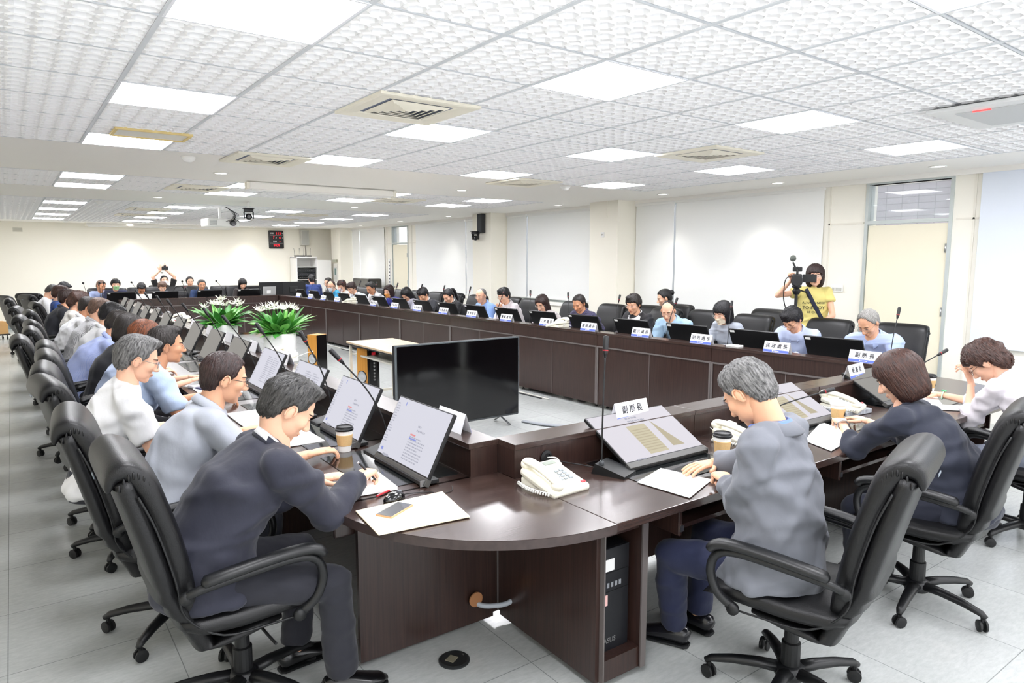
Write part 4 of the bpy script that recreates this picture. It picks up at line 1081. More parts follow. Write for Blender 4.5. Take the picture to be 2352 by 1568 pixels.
# batch conversion ----------------------------------------------------
PENDING = []
def remesh_later(o, voxel, smooth_it, extra=None, disp=0, split=None, seed=0):
    r = o.modifiers.new('r', 'REMESH'); r.mode = 'VOXEL'; r.voxel_size = voxel; r.use_smooth_shade = True
    s = o.modifiers.new('s', 'SMOOTH'); s.factor = .5; s.iterations = smooth_it
    PENDING.append((o, extra, disp, split, seed))
def flush():
    dg = bpy.context.evaluated_depsgraph_get(); dg.update(); done = []
    for (o, extra, disp, split, seed) in PENDING: done.append(bpy.data.meshes.new_from_object(o.evaluated_get(dg)))
    for me, (o, extra, disp, split, seed) in zip(done, PENDING):
        o.modifiers.clear(); old = o.data; mats = list(old.materials)
        nv = len(me.vertices); co = np.empty(nv * 3, dtype=np.float64); me.vertices.foreach_get('co', co); co = co.reshape(-1, 3)
        if disp:
            nr = np.empty(nv * 3); me.vertices.foreach_get('normal', nr); nr = nr.reshape(-1, 3)
            rs = np.random.RandomState(seed); D = np.zeros(nv)
            for _ in range(9):
                k = rs.normal(size=3) * np.array([13, 13, 20]); ph = rs.uniform(0, 6.3); k2 = rs.normal(size=3) * 7; ph2 = rs.uniform(0, 6.3)
                D += np.maximum(0, np.sin(co @ k + 1.6 * np.sin(co @ k2 + ph2) + ph)) ** 3 * rs.uniform(.5, 1)
            co += nr * ((D / 2.2 - .45) * disp)[:, None]
        V = [tuple(p) for p in co]; F = [tuple(p.vertices) for p in me.polygons]; mi = [0] * len(F)
        if split:
            fn, names = split
            groups = {}
            for f in F:
                c = co[list(f)].mean(axis=0); groups.setdefault(fn(c), []).append(f)
            for key, fs in groups.items():
                if key == 0: continue
                nm, m_ = names[key]; idx = {}; vv = []; ff = []
                for f in fs:
                    q = []
                    for i in f:
                        if i not in idx: idx[i] = len(vv); vv.append(V[i])
                        q.append(idx[i])
                    ff.append(tuple(q))
                obj(nm, vv, ff, m_, o.parent, smooth=True)
            F = groups.get(0, []); mi = [0] * len(F)
        if extra:
            n = len(V); V += [tuple(p) for p in extra.v]; F += [tuple(i + n for i in f) for f in extra.f]
        new = bpy.data.meshes.new(o.name); new.from_pydata(V, [], F); new.shade_smooth()
        for m_ in mats: new.materials.append(m_)
        o.data = new; bpy.data.meshes.remove(me); bpy.data.meshes.remove(old)
    PENDING.clear()
def ik(S, T_, a, b, pole):
    d = T_ - S; L = d.length; L2 = min(L, (a + b) * .995); L2 = max(L2, abs(a - b) + .02); dn = d.normalized(); T2 = S + dn * L2
    x = (a * a - b * b + L2 * L2) / (2 * L2); h = math.sqrt(max(a * a - x * x, 0)); p = Vector(pole); p = p - dn * p.dot(dn); p = p.normalized() if p.length > 1e-4 else Vector((0, 0, -1))
    return S + dn * x + p * h, T2
def person(label, head, face, lean=None, neck=None, pitch=25, hyaw=0, roll=0, fem=0, size=1.0, girth=1.0, tone='light', res=1, hair='short', hc='black', top=('shirt', '#ffffff'), sleeve='short', pattern=None, collar=False, jacket=False, inner='#f5f5f5',
           pants='#20222c', glass=None, mask=None, hl=None, hr=None, pl='relax', pr='relax', legs='sit', open_eyes=False, wide=1.0, seat=.475, skirt=False, ankle=None, shoes='#0c0c0e', polel=None, poler=None, group=None, name='person', eyes=True, hlang=None, hrang=None, untuck=0):
    """head = world position of the head centre; face = world heading of the body (radians, +y = 0)"""
    S = size * (1 - .06 * fem); Z = lambda v: Vector(v)
    A = math.radians
    hz = seat + .085 if legs != 'stand' else .90 * S
    seg = (.17 * S, .17 * S, .17 * S)
    def spine(Ld):
        a = A(Ld); p = [Vector((0, 0, hz))]; ang = (a * .55, a * 1.0, a * 1.35)
        for s_, g in zip(seg, ang): p.append(p[-1] + Vector((0, math.sin(g) * s_, math.cos(g) * s_)))
        return p, ang
    nk = (neck if neck is not None else 12) + 14
    def headpos(Ld):
        p, ang = spine(Ld); g = A(nk); return p[-1] + Vector((0, math.sin(g), math.cos(g))) * (.158 * S)
    if lean is None:
        lo, hi = (-8, 70)
        for _ in range(24):
            m = (lo + hi) / 2
            if headpos(m).z > head[2]: lo = m
            else: hi = m
        lean = (lo + hi) / 2
    P, ang = spine(lean); Hd = headpos(lean); dzz = head[2] - Hd.z; Hd.z = head[2]
    if abs(dzz) > .002:
        P = [P[0] + Vector((0, 0, dzz * .0))] + [q + Vector((0, 0, dzz * (i + 1) / 3)) for i, q in enumerate(P[1:])]
    c, s = math.cos(face), math.sin(face)
    ox = head[0] - (Hd.x * c - Hd.y * s); oy = head[1] - (Hd.x * s + Hd.y * c)
    t = thing(name, label, 'person', (ox, oy, 0), face, group)
    SK = skin(tone); NB = P[3]; up = (P[3] - P[2]).normalized(); fw = Vector((0, up.z, -up.y))
    sw = (.166 - .018 * fem) * S * (1 + (girth - 1) * .4)
    SH = {k: NB - up * .035 * S + Vector((k * sw, 0, 0)) - fw * .005 for k in (-1, 1)}
    def w2l(p): dx, dy = p[0] - ox, p[1] - oy; return Vector((dx * c + dy * s, -dx * s + dy * c, p[2]))
    ua, fa = .298 * S, .258 * S
    hands = {}
    for k, hh, pose, pole in ((-1, hl, pl, polel), (1, hr, pr, poler)):
        if hh is None: tgt = Vector((k * .13, Hd.y + .20, .785))
        elif hh[0] == 'l': tgt = Vector(hh[1:])
        else: tgt = w2l(hh)
        hands[k] = (*ik(SH[k], tgt, ua, fa, pole or (k * .5, -.3, -1)), pose)
    near = res == 2
    vox = .0085 if near else (.013 if res == 1 else .017)
    # ---- body
    G = girth; sg = 14 if near else 10
    b = MB()
    def add(a): b.add(*a)
    tor = [(P[0] - up * .02 + Vector((0, 0, -.03)), .135 * G, .10 * G), (P[0], .145 * G, .105 * G), (P[1], .125 * G, .09 * G), (P[2], .14, .095), (P[3] - up * .07 * S, .13, .08), (P[3] - up * .02, .07, .055), (P[3] + up * .01, .05, .05)]
    add(tube([q[0] for q in tor], [(q[1] * S, q[2] * S) for q in tor], sg, up=(0, 1, 0.01)))
    nr_ = (.056 - .009 * fem) * (1 + (G - 1) * .3)
    hf = Matrix.Rotation(-A(0), 4, 'X')
    HM = Matrix.Translation(Hd) @ Matrix.Rotation(-A(hyaw), 4, 'Z') @ Matrix.Rotation(-A(pitch), 4, 'X') @ Matrix.Rotation(A(roll), 4, 'Y')
    nb = HM @ Vector((0, -.028, -.045))
    add(tube([NB - up * .05, NB, (NB + nb) / 2, nb, HM @ Vector((0, -.02, .0))], [nr_ * 1.25, nr_ * 1.08, nr_, nr_, nr_ * .9], sg))
    ar = 1 - .12 * fem
    for k in (-1, 1):
        E, Wr, pose = hands[k]
        add(roundtube(SH[k], E, .047 * S * ar * G ** .5, .037 * S * ar, sg)); 
        mid = E.lerp(Wr, .3)
        add(roundtube(E, mid, .037 * S * ar, .036 * S * ar, sg)); add(roundtube(mid, Wr, .036 * S * ar, .0225 * S * ar, sg))
    if legs == 'sit':
        ank = ankle or {}
        LG = {}
        for k in (-1, 1):
            hp = P[0] + Vector((k * .085 * S, .02, -.015)); an = Vector(ank.get(k, (k * .12, .40 * S, .085))); kn, an = ik(hp, an, .42 * S, .40 * S, (k * .25, .6, 1)); LG[k] = (hp, kn, an)
    else:
        LG = {}
        for k in (-1, 1): hp = P[0] + Vector((k * .085 * S, 0, -.03)); LG[k] = (hp, Vector((k * .10, .02, .48 * S)), Vector((k * .11, 0, .085)))
    for k in (-1, 1):
        hp, kn, an = LG[k]; add(roundtube(hp, kn, .075 * S, .05 * S, sg)); add(roundtube(kn, an, .05 * S, .034 * S, sg))
    o = b.obj('body', SK, t, smooth=True)
    ex = MB(); D, nt, nrr, T, R, V, tp, bt = head_data(res, fem, wide)
    v, f = grid_mesh(V, nt, nrr, tp, bt); hb = MB(); hb.add(v, f)
    if res >= 1 or hair in ('bald', 'short', 'receding', 'crew'):
        if hair not in ('bob', 'long', 'bobside', 'longside'): ear_mesh(hb)
    ex.add([HM @ Vector(p) for p in hb.v], hb.f)
    for k in (-1, 1):
        E, Wr, pose = hands[k]
        fd = (Wr - E).normalized(); hm = hand_mb(k, pose, 8 if near else 6)
        ang_ = (hlang if k < 0 else hrang)
        if ang_: fd = Vector(ang_[0]).normalized(); upv = Vector(ang_[1])
        else:
            if abs(fd.z) < .6 and Wr.z < .95: fd = Vector((fd.x, fd.y, fd.z * .25)).normalized()
            upv = Vector((0, 0, 1)) if abs(fd.z) < .8 else Vector((0, -1, 0))
        x = fd.cross(upv).normalized(); z = x.cross(fd); M = Matrix(((x.x, fd.x, z.x, Wr.x), (x.y, fd.y, z.y, Wr.y), (x.z, fd.z, z.z, Wr.z), (0, 0, 0, 1)))
        sc_ = S * .98 * (1 - .05 * fem); ex.add([M @ (Vector(p) * sc_) for p in hm.v], hm.f)
    remesh_later(o, vox, 5 if near else 3, ex)
    # ---- garment on the torso
    th = .016 if not jacket else .024; tm_ = fabric('cloth_%s_%s%s' % (top[0], top[1].strip('#'), ('_' + pattern[0]) if pattern else ''), top[1], pattern, rough=.8)
    g = MB()
    def gad(a): g.add(*a)
    lowz = P[0] + Vector((0, -.01, -.055 - untuck))
    gt = [(lowz, .168 * G + th, .125 * G + th), (P[0] + Vector((0, 0, 0)), .165 * G + th, .125 * G + th), (P[1], .150 * G + th, .112 * G + th), (P[2], .165 + .01 * G + th, .112 + .008 * G + th), (P[3] - up * .075 * S, .158 + th, .088 + th), (P[3] - up * .022 * S, .122 + th, .074 + th), (P[3] + up * .010, .086 + th * .6, .068 + th * .4), (P[3] + up * .034, .060 + th * .5, .055 + th * .3)]
    gad(tube([q[0] for q in gt], [(q[1] * S * (1 - .05 * fem), q[2] * S) for q in gt], 20 if near else 14, up=(0, 1, 0.01)))
    if jacket:
        gad(tube([P[0] + Vector((0, .03, .07)), P[0] + Vector((0, .03, .02)), P[0] + Vector((0, .03, -.03)), P[0] + Vector((0, .03, -.065))] if legs == 'sit' else [P[0], P[0] + Vector((0, 0, -.1))], [(.175 * G, .14 * G), (.185 * G, .16 * G), (.195 * G, .175 * G), (.20 * G, .18 * G)] if legs == 'sit' else .15, 20, up=(0, 1, .01)))
    gad(roundtube(SH[-1] + up * .0, SH[1], .054 * S + th * .6, .054 * S + th * .6, sg))
    for k in (-1, 1):
        E, Wr, pose = hands[k]
        if sleeve == 'short':
            e2 = SH[k].lerp(E, .80); gad(tube([SH[k] - (E - SH[k]).normalized() * .03, SH[k], SH[k].lerp(E, .4), e2], [.045 * S + th, .056 * S * ar + th, .053 * S * ar + th, .054 * S * ar + th], sg))
        elif sleeve == 'cap':
            e2 = SH[k].lerp(E, .42); gad(tube([SH[k] - (E - SH[k]).normalized() * .03, SH[k], e2], [.045 * S + th, .056 * S * ar + th, .056 * S * ar + th], sg))
        else:
            end = E.lerp(Wr, .93 if sleeve == 'long' else .35)
            gad(roundtube(SH[k], E, .050 * S * ar + th, .042 * S * ar + th, sg)); gad(roundtube(E, E.lerp(Wr, .3), .042 * S * ar + th, .041 * S * ar + th * .9, sg))
            gad(tube([E.lerp(Wr, .1), E.lerp(Wr, .4), end], [.040 * S * ar + th * .9, .038 * S * ar + th * .8, .030 * S * ar + th * .7], sg))
    o = g.obj('jacket' if jacket else 'top', tm_, t, smooth=True)
    split = None
    if jacket == 'open':
        NBv = np.array(NB); upn = np.array(up); fwn = np.array(fw)
        def fn(cc):
            d = cc - NBv; u = d @ upn; f_ = d @ fwn
            if .02 < f_ < .17 and -.30 < u < .03 and abs(cc[0]) < .014 + (u + .30) * .26: return 1
            return 0
        split = (fn, {1: ('shirt_front', fabric('cloth_inner_' + inner.strip('#'), inner))})
    remesh_later(o, vox * 1.05, 16 if near else 7, None, disp=(.019 if near else .010) * (1.2 if jacket else 1), split=split, seed=int(abs(head[0] * 31 + head[1] * 17)) + 1)
    # ---- collar
    if collar or jacket:
        nd = (nb - NB).normalized(); cc = MB(); n = 26; rows = [(.0, 1.62, .004), (.030, 1.32, 0), (.050, 1.22, -.002), (.046, 1.38, -.004), (.010, 1.80, .002)]
        xx = Vector((1, 0, 0)); yy = nd.cross(xx) * -1; yy = xx.cross(nd) * -1
        cbase = NB - nd * .004; vv = []
        for i in range(n):
            a = A(24) + (2 * PI - A(48)) * i / (n - 1)     # opening at the front
            frontness = math.cos(a)
            for (h, r, _) in rows:
                rr_ = nr_ * r; hh = h - .02 * max(0, frontness) - (.018 * max(0, frontness) if h in (.0, .012) else 0)
                vv.append(cbase + Vector((1, 0, 0)) * (rr_ * math.sin(a)) + fw * (rr_ * frontness) + nd * hh)
        ff = []
        m5 = len(rows)
        for i in range(n - 1):
            for j in range(m5):
                a_ = i * m5 + j; b_ = i * m5 + (j + 1) % m5; ff.append((a_, b_, b_ + m5, a_ + m5))
        ff.append(tuple(range(m5))); ff.append(tuple(reversed(range((n - 1) * m5, n * m5))))
        cc.add(vv, ff); cm = fabric('cloth_inner_' + inner.strip('#'), inner) if jacket else tm_
        cc.obj('collar', cm, t, smooth=True)
        if jacket:
            c2 = MB(); c2.add([p_ - nd * .012 + (p_ - cbase).normalized() * .008 for p_ in vv], ff); c2.obj('jacket_collar', tm_, t, smooth=True)
    # ---- trousers or skirt
    pm = fabric('cloth_trousers_' + pants.strip('#'), pants, ('dots', '#d8d8d8', 22) if skirt == 'dots' else None)
    q = MB()
    q.add(*tube([P[0] + Vector((0, -.02, -.085)), P[0] + Vector((0, -.02, -.05)), P[0] + Vector((0, -.005, .02)), P[0] + Vector((0, .0, .07))], [(.13 * G * S, .11 * G * S), (.158 * G * S, .128 * G * S), (.158 * G * S, .125 * G * S), (.15 * G * S, .12 * G * S)], sg, up=(0, 1, .01)))
    for k in (-1, 1):
        hp, kn, an = LG[k]
        q.add(*roundtube(hp, kn, .092 * S * G ** .5, .066 * S, sg))
        if not skirt: q.add(*tube([kn.lerp(an, -.05), kn.lerp(an, .3), kn.lerp(an, .96)], [.064 * S, .064 * S, .058 * S], sg))
    if skirt: q.add(*tube([LG[-1][1].lerp(LG[-1][0], .5), LG[1][1].lerp(LG[1][0], .5)], .07, sg))
    o = q.obj('skirt' if skirt else 'trousers', pm, t, smooth=True)
    remesh_later(o, vox * 1.15, 3, None, disp=.010 if near else .006, seed=5)
    # ---- shoes
    sm = mat('shoe_%s' % shoes.strip('#'), shoes, .25, coat=.3)
    for k in (-1, 1):
        hp, kn, an = LG[k]; m_ = MB(); base = Vector((an.x, an.y, max(0, an.z - .085))) 
        pth = [(-.075, .045), (-.06, .05), (-.02, .055), (.04, .048), (.10, .036), (.15, .03), (.178, .022)]
        dx = .15 * k
        m_.tube([base + Vector((dx * y, y, h_)) for y, h_ in pth], [(.022, .026), (.036, .042), (.038, .046), (.042, .036), (.045, .026), (.038, .018), (.015, .008)], 14, up=(0, 0, 1))
        vv = [Vector((p_[0], p_[1], max(p_[2], base.z + .012))) for p_ in m_.v]; m2 = MB(); m2.add(vv, m_.f)
        so = m2.obj('shoe', sm, t, smooth=True)
        m3 = MB(); m3.tube([base + Vector((dx * y, y, .008)) for y, h_ in pth], [(.024, .008), (.038, .008), (.038, .008), (.044, .008), (.047, .008), (.04, .008), (.02, .008)], 12, up=(0, 0, 1)); m3.obj('sole', PLASTIC2, so)
    # ---- hair and face
    hq = hair_mesh(hair, res, fem, wide)
    ho = hq.obj('hair', hairmat(hc, *HAIR[hc]), t, smooth=True); ho.matrix_local = HM
    fp = face_parts(fem, 1.0)
    def onhead(name_, me, m=None):
        o_ = mesh_obj(name_, me, t, m); o_.matrix_local = HM; return o_
    if eyes:
        if mask is None: onhead('mouth', fp['mouth'])
        for k in (-1, 1):
            onhead('eyebrow', fp['eyebrow%d' % k])
            if open_eyes: w_ = onhead('eye', fp['white%d' % k]); i_ = onhead('iris', fp['iris%d' % k])
            onhead('eyelid', fp['lid%d' % k])
    if mask: 
        onhead('face_mask', fp['mask'], mat('mask_' + mask.strip('#'), mask, .8))
        st = MB()
        for k in (-1, 1):
            for z0, z1 in ((-.02, -.002), (-.075, -.02)): st.tube([(k * .055, .062, z0), (k * .074, .02, (z0 + z1) / 2), (k * .082, -.012, z1)], .0013, 5)
        so = st.obj('mask_loop', PAPER, t); so.matrix_local = HM
    if glass:
        go = glasses_mb(glass[0] == 'round').obj('glasses', mat('spectacle_' + glass[1], {'metal': '#8c8a86', 'black': '#18181a', 'brown': '#4a2c20', 'clear': '#c9c4bc', 'gold': '#a98b5e'}[glass[1]], .3, .5 if glass[1] in ('metal', 'gold') else 0), t, smooth=True); go.matrix_local = HM
        ln = MB()
        for k in (-1, 1):
            pts = [(k * .033 + .023 * math.cos(2 * PI * j / 16), .1035, .006 + .0165 * math.sin(2 * PI * j / 16)) for j in range(16)]
            ln.add(pts, [tuple(range(16))])
        lo_ = ln.obj('lens', mat('spectacle_lens', '#dfe6ea', .03, alpha=.12, spec=.8), go)
    t['_h'] = 1
    del t['_h']
    return dict(t=t, HM=HM, hands=hands, NB=NB, up=up, fw=fw, P=P, S=S, ox=ox, oy=oy, SH=SH, LG=LG)

# ------------------------------------------------------------------ who sits where
def R_(s, t, z): x, y, _ = W('R', s, -t); return (x, y, z)
FL, FR, FN, FB = -PI / 2, PI / 2 + TH, 0.0, PI
def chair_for(p, label, dy=.07, dx=0, rz=0, off=0):
    t = p['t']; f = t.rotation_euler[2]; c, s = math.cos(f), math.sin(f)
    return chair(label, t.location[0] + dx * c - dy * s, t.location[1] + dx * s + dy * c, f + rz)
PE = {}
def P_(key, who, head, face, **k):
    PE[key] = person(who, head, face, **k); return PE[key]
# foreground
P_('L1', 'person in a navy jacket with salt-and-pepper hair, writing at the near left corner', (.80, 2.62, 1.145), FL, neck=6, pitch=40, hyaw=2, res=2, hair='short', hc='saltpepper', top=('jacket', '#282a3a'), jacket='open', sleeve='long', inner='#f2f3f6', pants='#23242e', tone='light', girth=1.12, size=1.03,
   hr=(1.11, 2.67, .80), pr='pen', hl=(.98, 2.80, .785), pl='relax', ankle={1: (.16, .47, .085), -1: (-.14, .38, .085)}, seat=.48, wide=1.06, poler=(.45, -.1, -1))
P_('L2', 'person in a light grey short-sleeved shirt and glasses behind the man in the navy jacket', (.75, 3.42, 1.155), FL, neck=12, pitch=18, res=2, hair='crew', hc='darkbrown', top=('shirt', '#b9bec9'), sleeve='short', collar=True, pants='#2b2d38', tone='mid', glass=('rect', 'black'), hr=(1.08, 3.20, .785), pr='mouse', hl=(.94, 3.85, .79), pl='fist', girth=1.05)
P_('L3', 'person in a white short-sleeved T-shirt with grey hair and glasses leaning back', (.47, 4.13, 1.185), FL, neck=8, pitch=22, res=2, hair='short', hc='grey', top=('tee', '#f3f3f4'), sleeve='short', pants='#2a2c36', tone='light', glass=('rect', 'metal'), hr=(.72, 4.05, .72), hl=(.74, 4.38, .74), pr='relax', pl='relax')
P_('L4', 'person in a light blue short-sleeved shirt and glasses with forearms on the desk', (.74, 4.96, 1.155), FL, neck=14, pitch=6, res=2, hair='short', hc='dark', top=('shirt', '#bcd0ee'), sleeve='short', collar=True, pants='#24324e', tone='tan', glass=('rect', 'metal'), hr=(1.0, 4.80, .78), hl=(1.02, 5.12, .78), pr='relax', pl='relax', girth=1.15, size=1.03)
P_('L5', 'person with long auburn hair in a pale blue blouse and dotted skirt', (.72, 5.80, 1.13), FL, neck=12, pitch=24, fem=1, res=2, hair='long', hc='auburn', top=('blouse', '#c3d2f0'), sleeve='short', pants='#17181d', skirt='dots', hr=(1.03, 5.74, .79), hl=(1.05, 5.9, .79), pr='relax', pl='relax')
P_('L6', 'person with a black shoulder-length bob in a black top', (.69, 6.45, 1.135), FL, neck=10, pitch=22, fem=1, res=1, hair='bob', hc='dark', top=('top', '#26272d'), sleeve='long', pants='#23263a')
P_('L7', 'person in a lavender blue checked shirt and glasses bending over the desk', (.68, 7.10, 1.13), FL, neck=14, pitch=34, res=1, hair='short', hc='dark', top=('shirt', '#b4bfe8'), pattern=('check', '#9fb0e4', 60), sleeve='half', collar=True, glass=('rect', 'black'), tone='mid', size=1.04)
P_('L8', 'person with thick black hair in a plain white shirt beyond the checked shirt', (.70, 7.95, 1.155), FL, neck=12, pitch=34, res=1, hair='mop', hc='black', top=('shirt', '#f1f2f5'), sleeve='half', collar=True)
P_('L9', 'person in a grey pinstriped white shirt with grey-brown hair', (.67, 8.85, 1.165), FL, neck=10, pitch=26, res=1, hair='short', hc='lightbrown', top=('shirt', '#e6e6ea'), pattern=('stripe', '#8d9098', 24), sleeve='short', collar=True)
P_('L10', 'person in a white shirt with cropped black hair, beyond the pinstriped shirt', (.62, 9.7, 1.15), FL, neck=10, pitch=22, res=1, hair='crew', hc='dark', top=('shirt', '#edeef2'), sleeve='short', collar=True, tone='tan')
P_('L11', 'person with curly reddish brown hair and a pale hair clip on the left row', (.575, 10.65, 1.165), FL, neck=12, pitch=26, fem=1, res=1, hair='curly', hc='brown', top=('blouse', '#f0ede8'), sleeve='long')
P_('L12', 'person in a black short-sleeved polo shirt and glasses', (.50, 11.6, 1.17), FL, neck=6, pitch=10, res=1, hair='mop', hc='darkbrown', top=('polo', '#1b1d27'), sleeve='short', collar=True, glass=('rect', 'black'), tone='mid')
P_('L13', 'person with reddish brown short hair in a royal blue top with a navy vest', (.455, 12.75, 1.19), FL, neck=10, pitch=20, fem=1, res=1, hair='mop', hc='brown', top=('top', '#3f63b4'), sleeve='long')
P_('L14', 'person in a white shirt leaning far over at the far end of the left row', (.39, 14.2, 1.17), FL, neck=18, pitch=50, res=1, hair='crew', hc='saltpepper', top=('shirt', '#f1f2f4'), sleeve='long')
P_('L15', 'person with black hair and dark blue top at the far left desk corner', (.62, 15.75, 1.17), FL + .5, neck=16, pitch=46, res=0, hair='short', hc='black', top=('top', '#26304e'), sleeve='long')
# near row
P_('N1', 'person in a light grey jacket with grey thinning hair seen from behind', (2.28, 1.60, 1.20), FN + .26, neck=24, pitch=44, hyaw=14, res=2, hair='short', hc='grey', top=('jacket', '#7c7f88'), jacket='full', sleeve='long', inner='#6f8fe0', pants='#1d2547', tone='mid', girth=1.10, size=1.02,
   hr=(2.56, 1.98, .780), pr='flat', hl=(2.36, 1.75, .795), pl='fist', shoes='#15151a', seat=.47, poler=(.8, -.5, -.5), polel=(-.5, -.5, -1), ankle={-1: (.09, .48, .085), 1: (.27, .44, .085)}, hrang=((-1, .35, 0), (0, 0, 1)))
P_('N2', 'person with a dark reddish brown bob in a navy short-sleeved blouse', (3.54, 1.62, 1.13), FN + .2, neck=-4, pitch=32, fem=1, res=2, hair='bob', hc='brown', top=('blouse', '#262b3c'), collar=True, sleeve='half', pants='#1e2233', hl=(3.60, 1.93, .83), pl='fist', hr=(3.95, 1.98, .79), pr='relax', polel=(-.7, .2, -.9), size=1.06, girth=1.12)
P_('N3', 'person in a pale pinkish white blouse, face resting on a hand, at right edge', (4.98, 1.75, 1.065), FN - .12, neck=32, pitch=48, hyaw=-14, fem=1, res=2, hair='curly', hc='brown', top=('blouse', '#e6e0e6'), sleeve='half', pants='#8f95a5', collar=True, hl=(5.0, 1.84, .925), pl='face', hr=(5.15, 2.08, .79), pr='relax', glass=('rect', 'brown'), size=1.08, girth=1.15, hlang=((-.05, .35, 1), (0, -1, .3)))
# right row, from the near end
RR = [
 ('R18', 'person in a pale blue short-sleeved shirt with silver hair near the cream door', (.615, .95, 1.13), dict(neck=18, pitch=42, hyaw=8, res=2, hair='receding', hc='silver', top=('shirt', '#b4c6f0'), sleeve='short', collar=True, glass=('rect', 'metal'), tone='mid', size=1.06, girth=1.15)),
 ('R17', 'person with black swept hair and brown glasses in a very pale blue shirt reading down', (1.376, .95, 1.11), dict(neck=20, pitch=42, hyaw=6, res=2, hair='mop', hc='black', top=('shirt', '#c6d3f4'), sleeve='long', collar=True, glass=('rect', 'brown'), tone='mid', size=1.03)),
 ('R16', 'person with a black bob and a cream face mask in a grey blouse', (2.21, .95, 1.125), dict(neck=12, pitch=22, hyaw=4, fem=1, res=2, hair='bob', hc='black', top=('blouse', '#b3bac6'), sleeve='long', mask='#f0e2c8', glass=('rect', 'clear'), open_eyes=True)),
 ('R15', 'balding person with round glasses in a sky blue polo shirt', (2.977, .95, 1.105), dict(neck=18, pitch=24, hyaw=-24, res=2, hair='bald', hc='dark', top=('polo', '#b3d6f2'), sleeve='short', collar=True, glass=('round', 'brown'), tone='light', size=1.04, girth=1.15)),
 ('R14', 'person in a black suit and white shirt with rimless glasses', (3.537, .95, 1.155), dict(neck=8, pitch=16, hyaw=-12, res=2, hair='mop', hc='dark', top=('suit', '#24242a'), jacket='open', sleeve='long', tone='mid', glass=('rect', 'clear'))),
 ('R13', 'person in a dark purple patterned shirt with cropped hair', (4.537, .95, 1.115), dict(neck=12, pitch=26, hyaw=-12, res=2, hair='crew', hc='dark', top=('shirt', '#322f44'), pattern=('check', '#56527a', 14), sleeve='short', collar=True, tone='tan')),
 ('R12', 'person with long straight brown hair and glasses in a white lace blouse', (5.328, .95, 1.075), dict(neck=14, pitch=30, hyaw=-16, fem=1, res=1, hair='longside', hc='darkbrown', top=('blouse', '#ece4e4'), sleeve='long', glass=('rect', 'clear'))),
 ('R11', 'person in a white shirt with black hair touching his cheek', (6.265, .95, 1.151), dict(neck=14, pitch=18, hyaw=-16, res=1, hair='mop', hc='black', top=('shirt', '#f0eaf0'), sleeve='long', collar=True, glass=('rect', 'clear'), pl='fist')),
 ('R10', 'elderly person with a bald crown and grey sides in a medium blue shirt', (6.885, .95, 1.126), dict(neck=8, pitch=12, hyaw=-16, res=1, hair='bald', hc='grey', top=('shirt', '#8fb2ee'), sleeve='short', collar=True, glass=('round', 'metal'))),
 ('R9', 'person with a black ponytail in a black jacket with a wide white collar', (7.886, .95, 1.084), dict(neck=16, pitch=36, hyaw=-10, fem=1, res=1, hair='pony', hc='black', top=('jacket', '#1a1a1f'), jacket='open', sleeve='long')),
 ('R8', 'person in a charcoal suit with black hair bowing his head', (8.76, .95, 1.072), dict(neck=16, pitch=38, hyaw=-14, res=1, hair='mop', hc='black', top=('suit', '#3a3b42'), jacket='open', sleeve='long', tone='mid')),
 ('R7', 'person with shoulder-length black hair in a lilac grey top looking down', (9.389, .95, 1.056), dict(neck=18, pitch=46, hyaw=-10, fem=1, res=1, hair='longside', hc='black', top=('top', '#c9c9da'), sleeve='long')),
 ('R6', 'person with an orange face mask and a cobalt blue top', (10.122, .95, 1.08), dict(neck=12, pitch=14, hyaw=-20, fem=1, res=1, hair='bobside', hc='darkbrown', top=('top', '#4a4fc0'), sleeve='long', mask='#eba04a')),
 ('R5', 'person with wavy grey-black hair in a white shirt with sleeves down', (10.921, .95, 1.124), dict(neck=12, pitch=28, hyaw=-16, res=1, hair='short', hc='saltpepper', top=('shirt', '#f1f0f2'), sleeve='long', tone='tan', collar=True)),
 ('R4', 'person in a pale blue-white shirt with a hand over the mouth', (11.867, .95, 1.094), dict(neck=18, pitch=30, hyaw=-20, res=1, hair='mop', hc='darkbrown', top=('shirt', '#e2ebf4'), sleeve='long', pl='fist')),
 ('R3', 'person with permed brown hair and a pink face mask', (12.45, .97, 1.117), dict(neck=12, pitch=16, hyaw=-22, fem=1, res=1, hair='permed', hc='brown', top=('top', '#efece8'), sleeve='long', mask='#f2dfe4')),
 ('R2', 'bald person with a white face mask in a bright cyan shirt', (12.98, .95, 1.11), dict(neck=12, pitch=14, hyaw=-28, res=1, hair='bald', hc='darkbrown', top=('shirt', '#38a9de'), sleeve='short', mask='#eef2f6', glass=('rect', 'brown'))),
 ('R1', 'person with short dark hair partly hidden behind the bald person in cyan', (13.57, 1.12, 1.165), dict(neck=8, pitch=16, hyaw=-24, res=0, hair='crew', hc='dark', top=('shirt', '#51535c'), sleeve='long', glass=('rect', 'black')))]
for key, who, (s, t_, z), kw in RR:
    if key in ('R11', 'R4'):
        hp = R_(s - .10, t_ - .13, z - .12); kw['hl' if key == 'R11' else 'hl'] = R_(s - .07, t_ - .10, z - .20)
        kw['hlang'] = ((.1, .2, 1), (0, -1, .2))
    P_(key, who, R_(s, t_, z), FR, **kw)
P_('R14b', 'person in a black top sitting against the wall behind the man in the black suit', R_(3.95, 2.05, 1.18), FR, neck=6, pitch=20, hyaw=40, fem=1, res=1, hair='bun', hc='black', top=('top', '#15151a'), sleeve='long', hl=('l', -.1, .3, .6), hr=('l', .1, .3, .6))
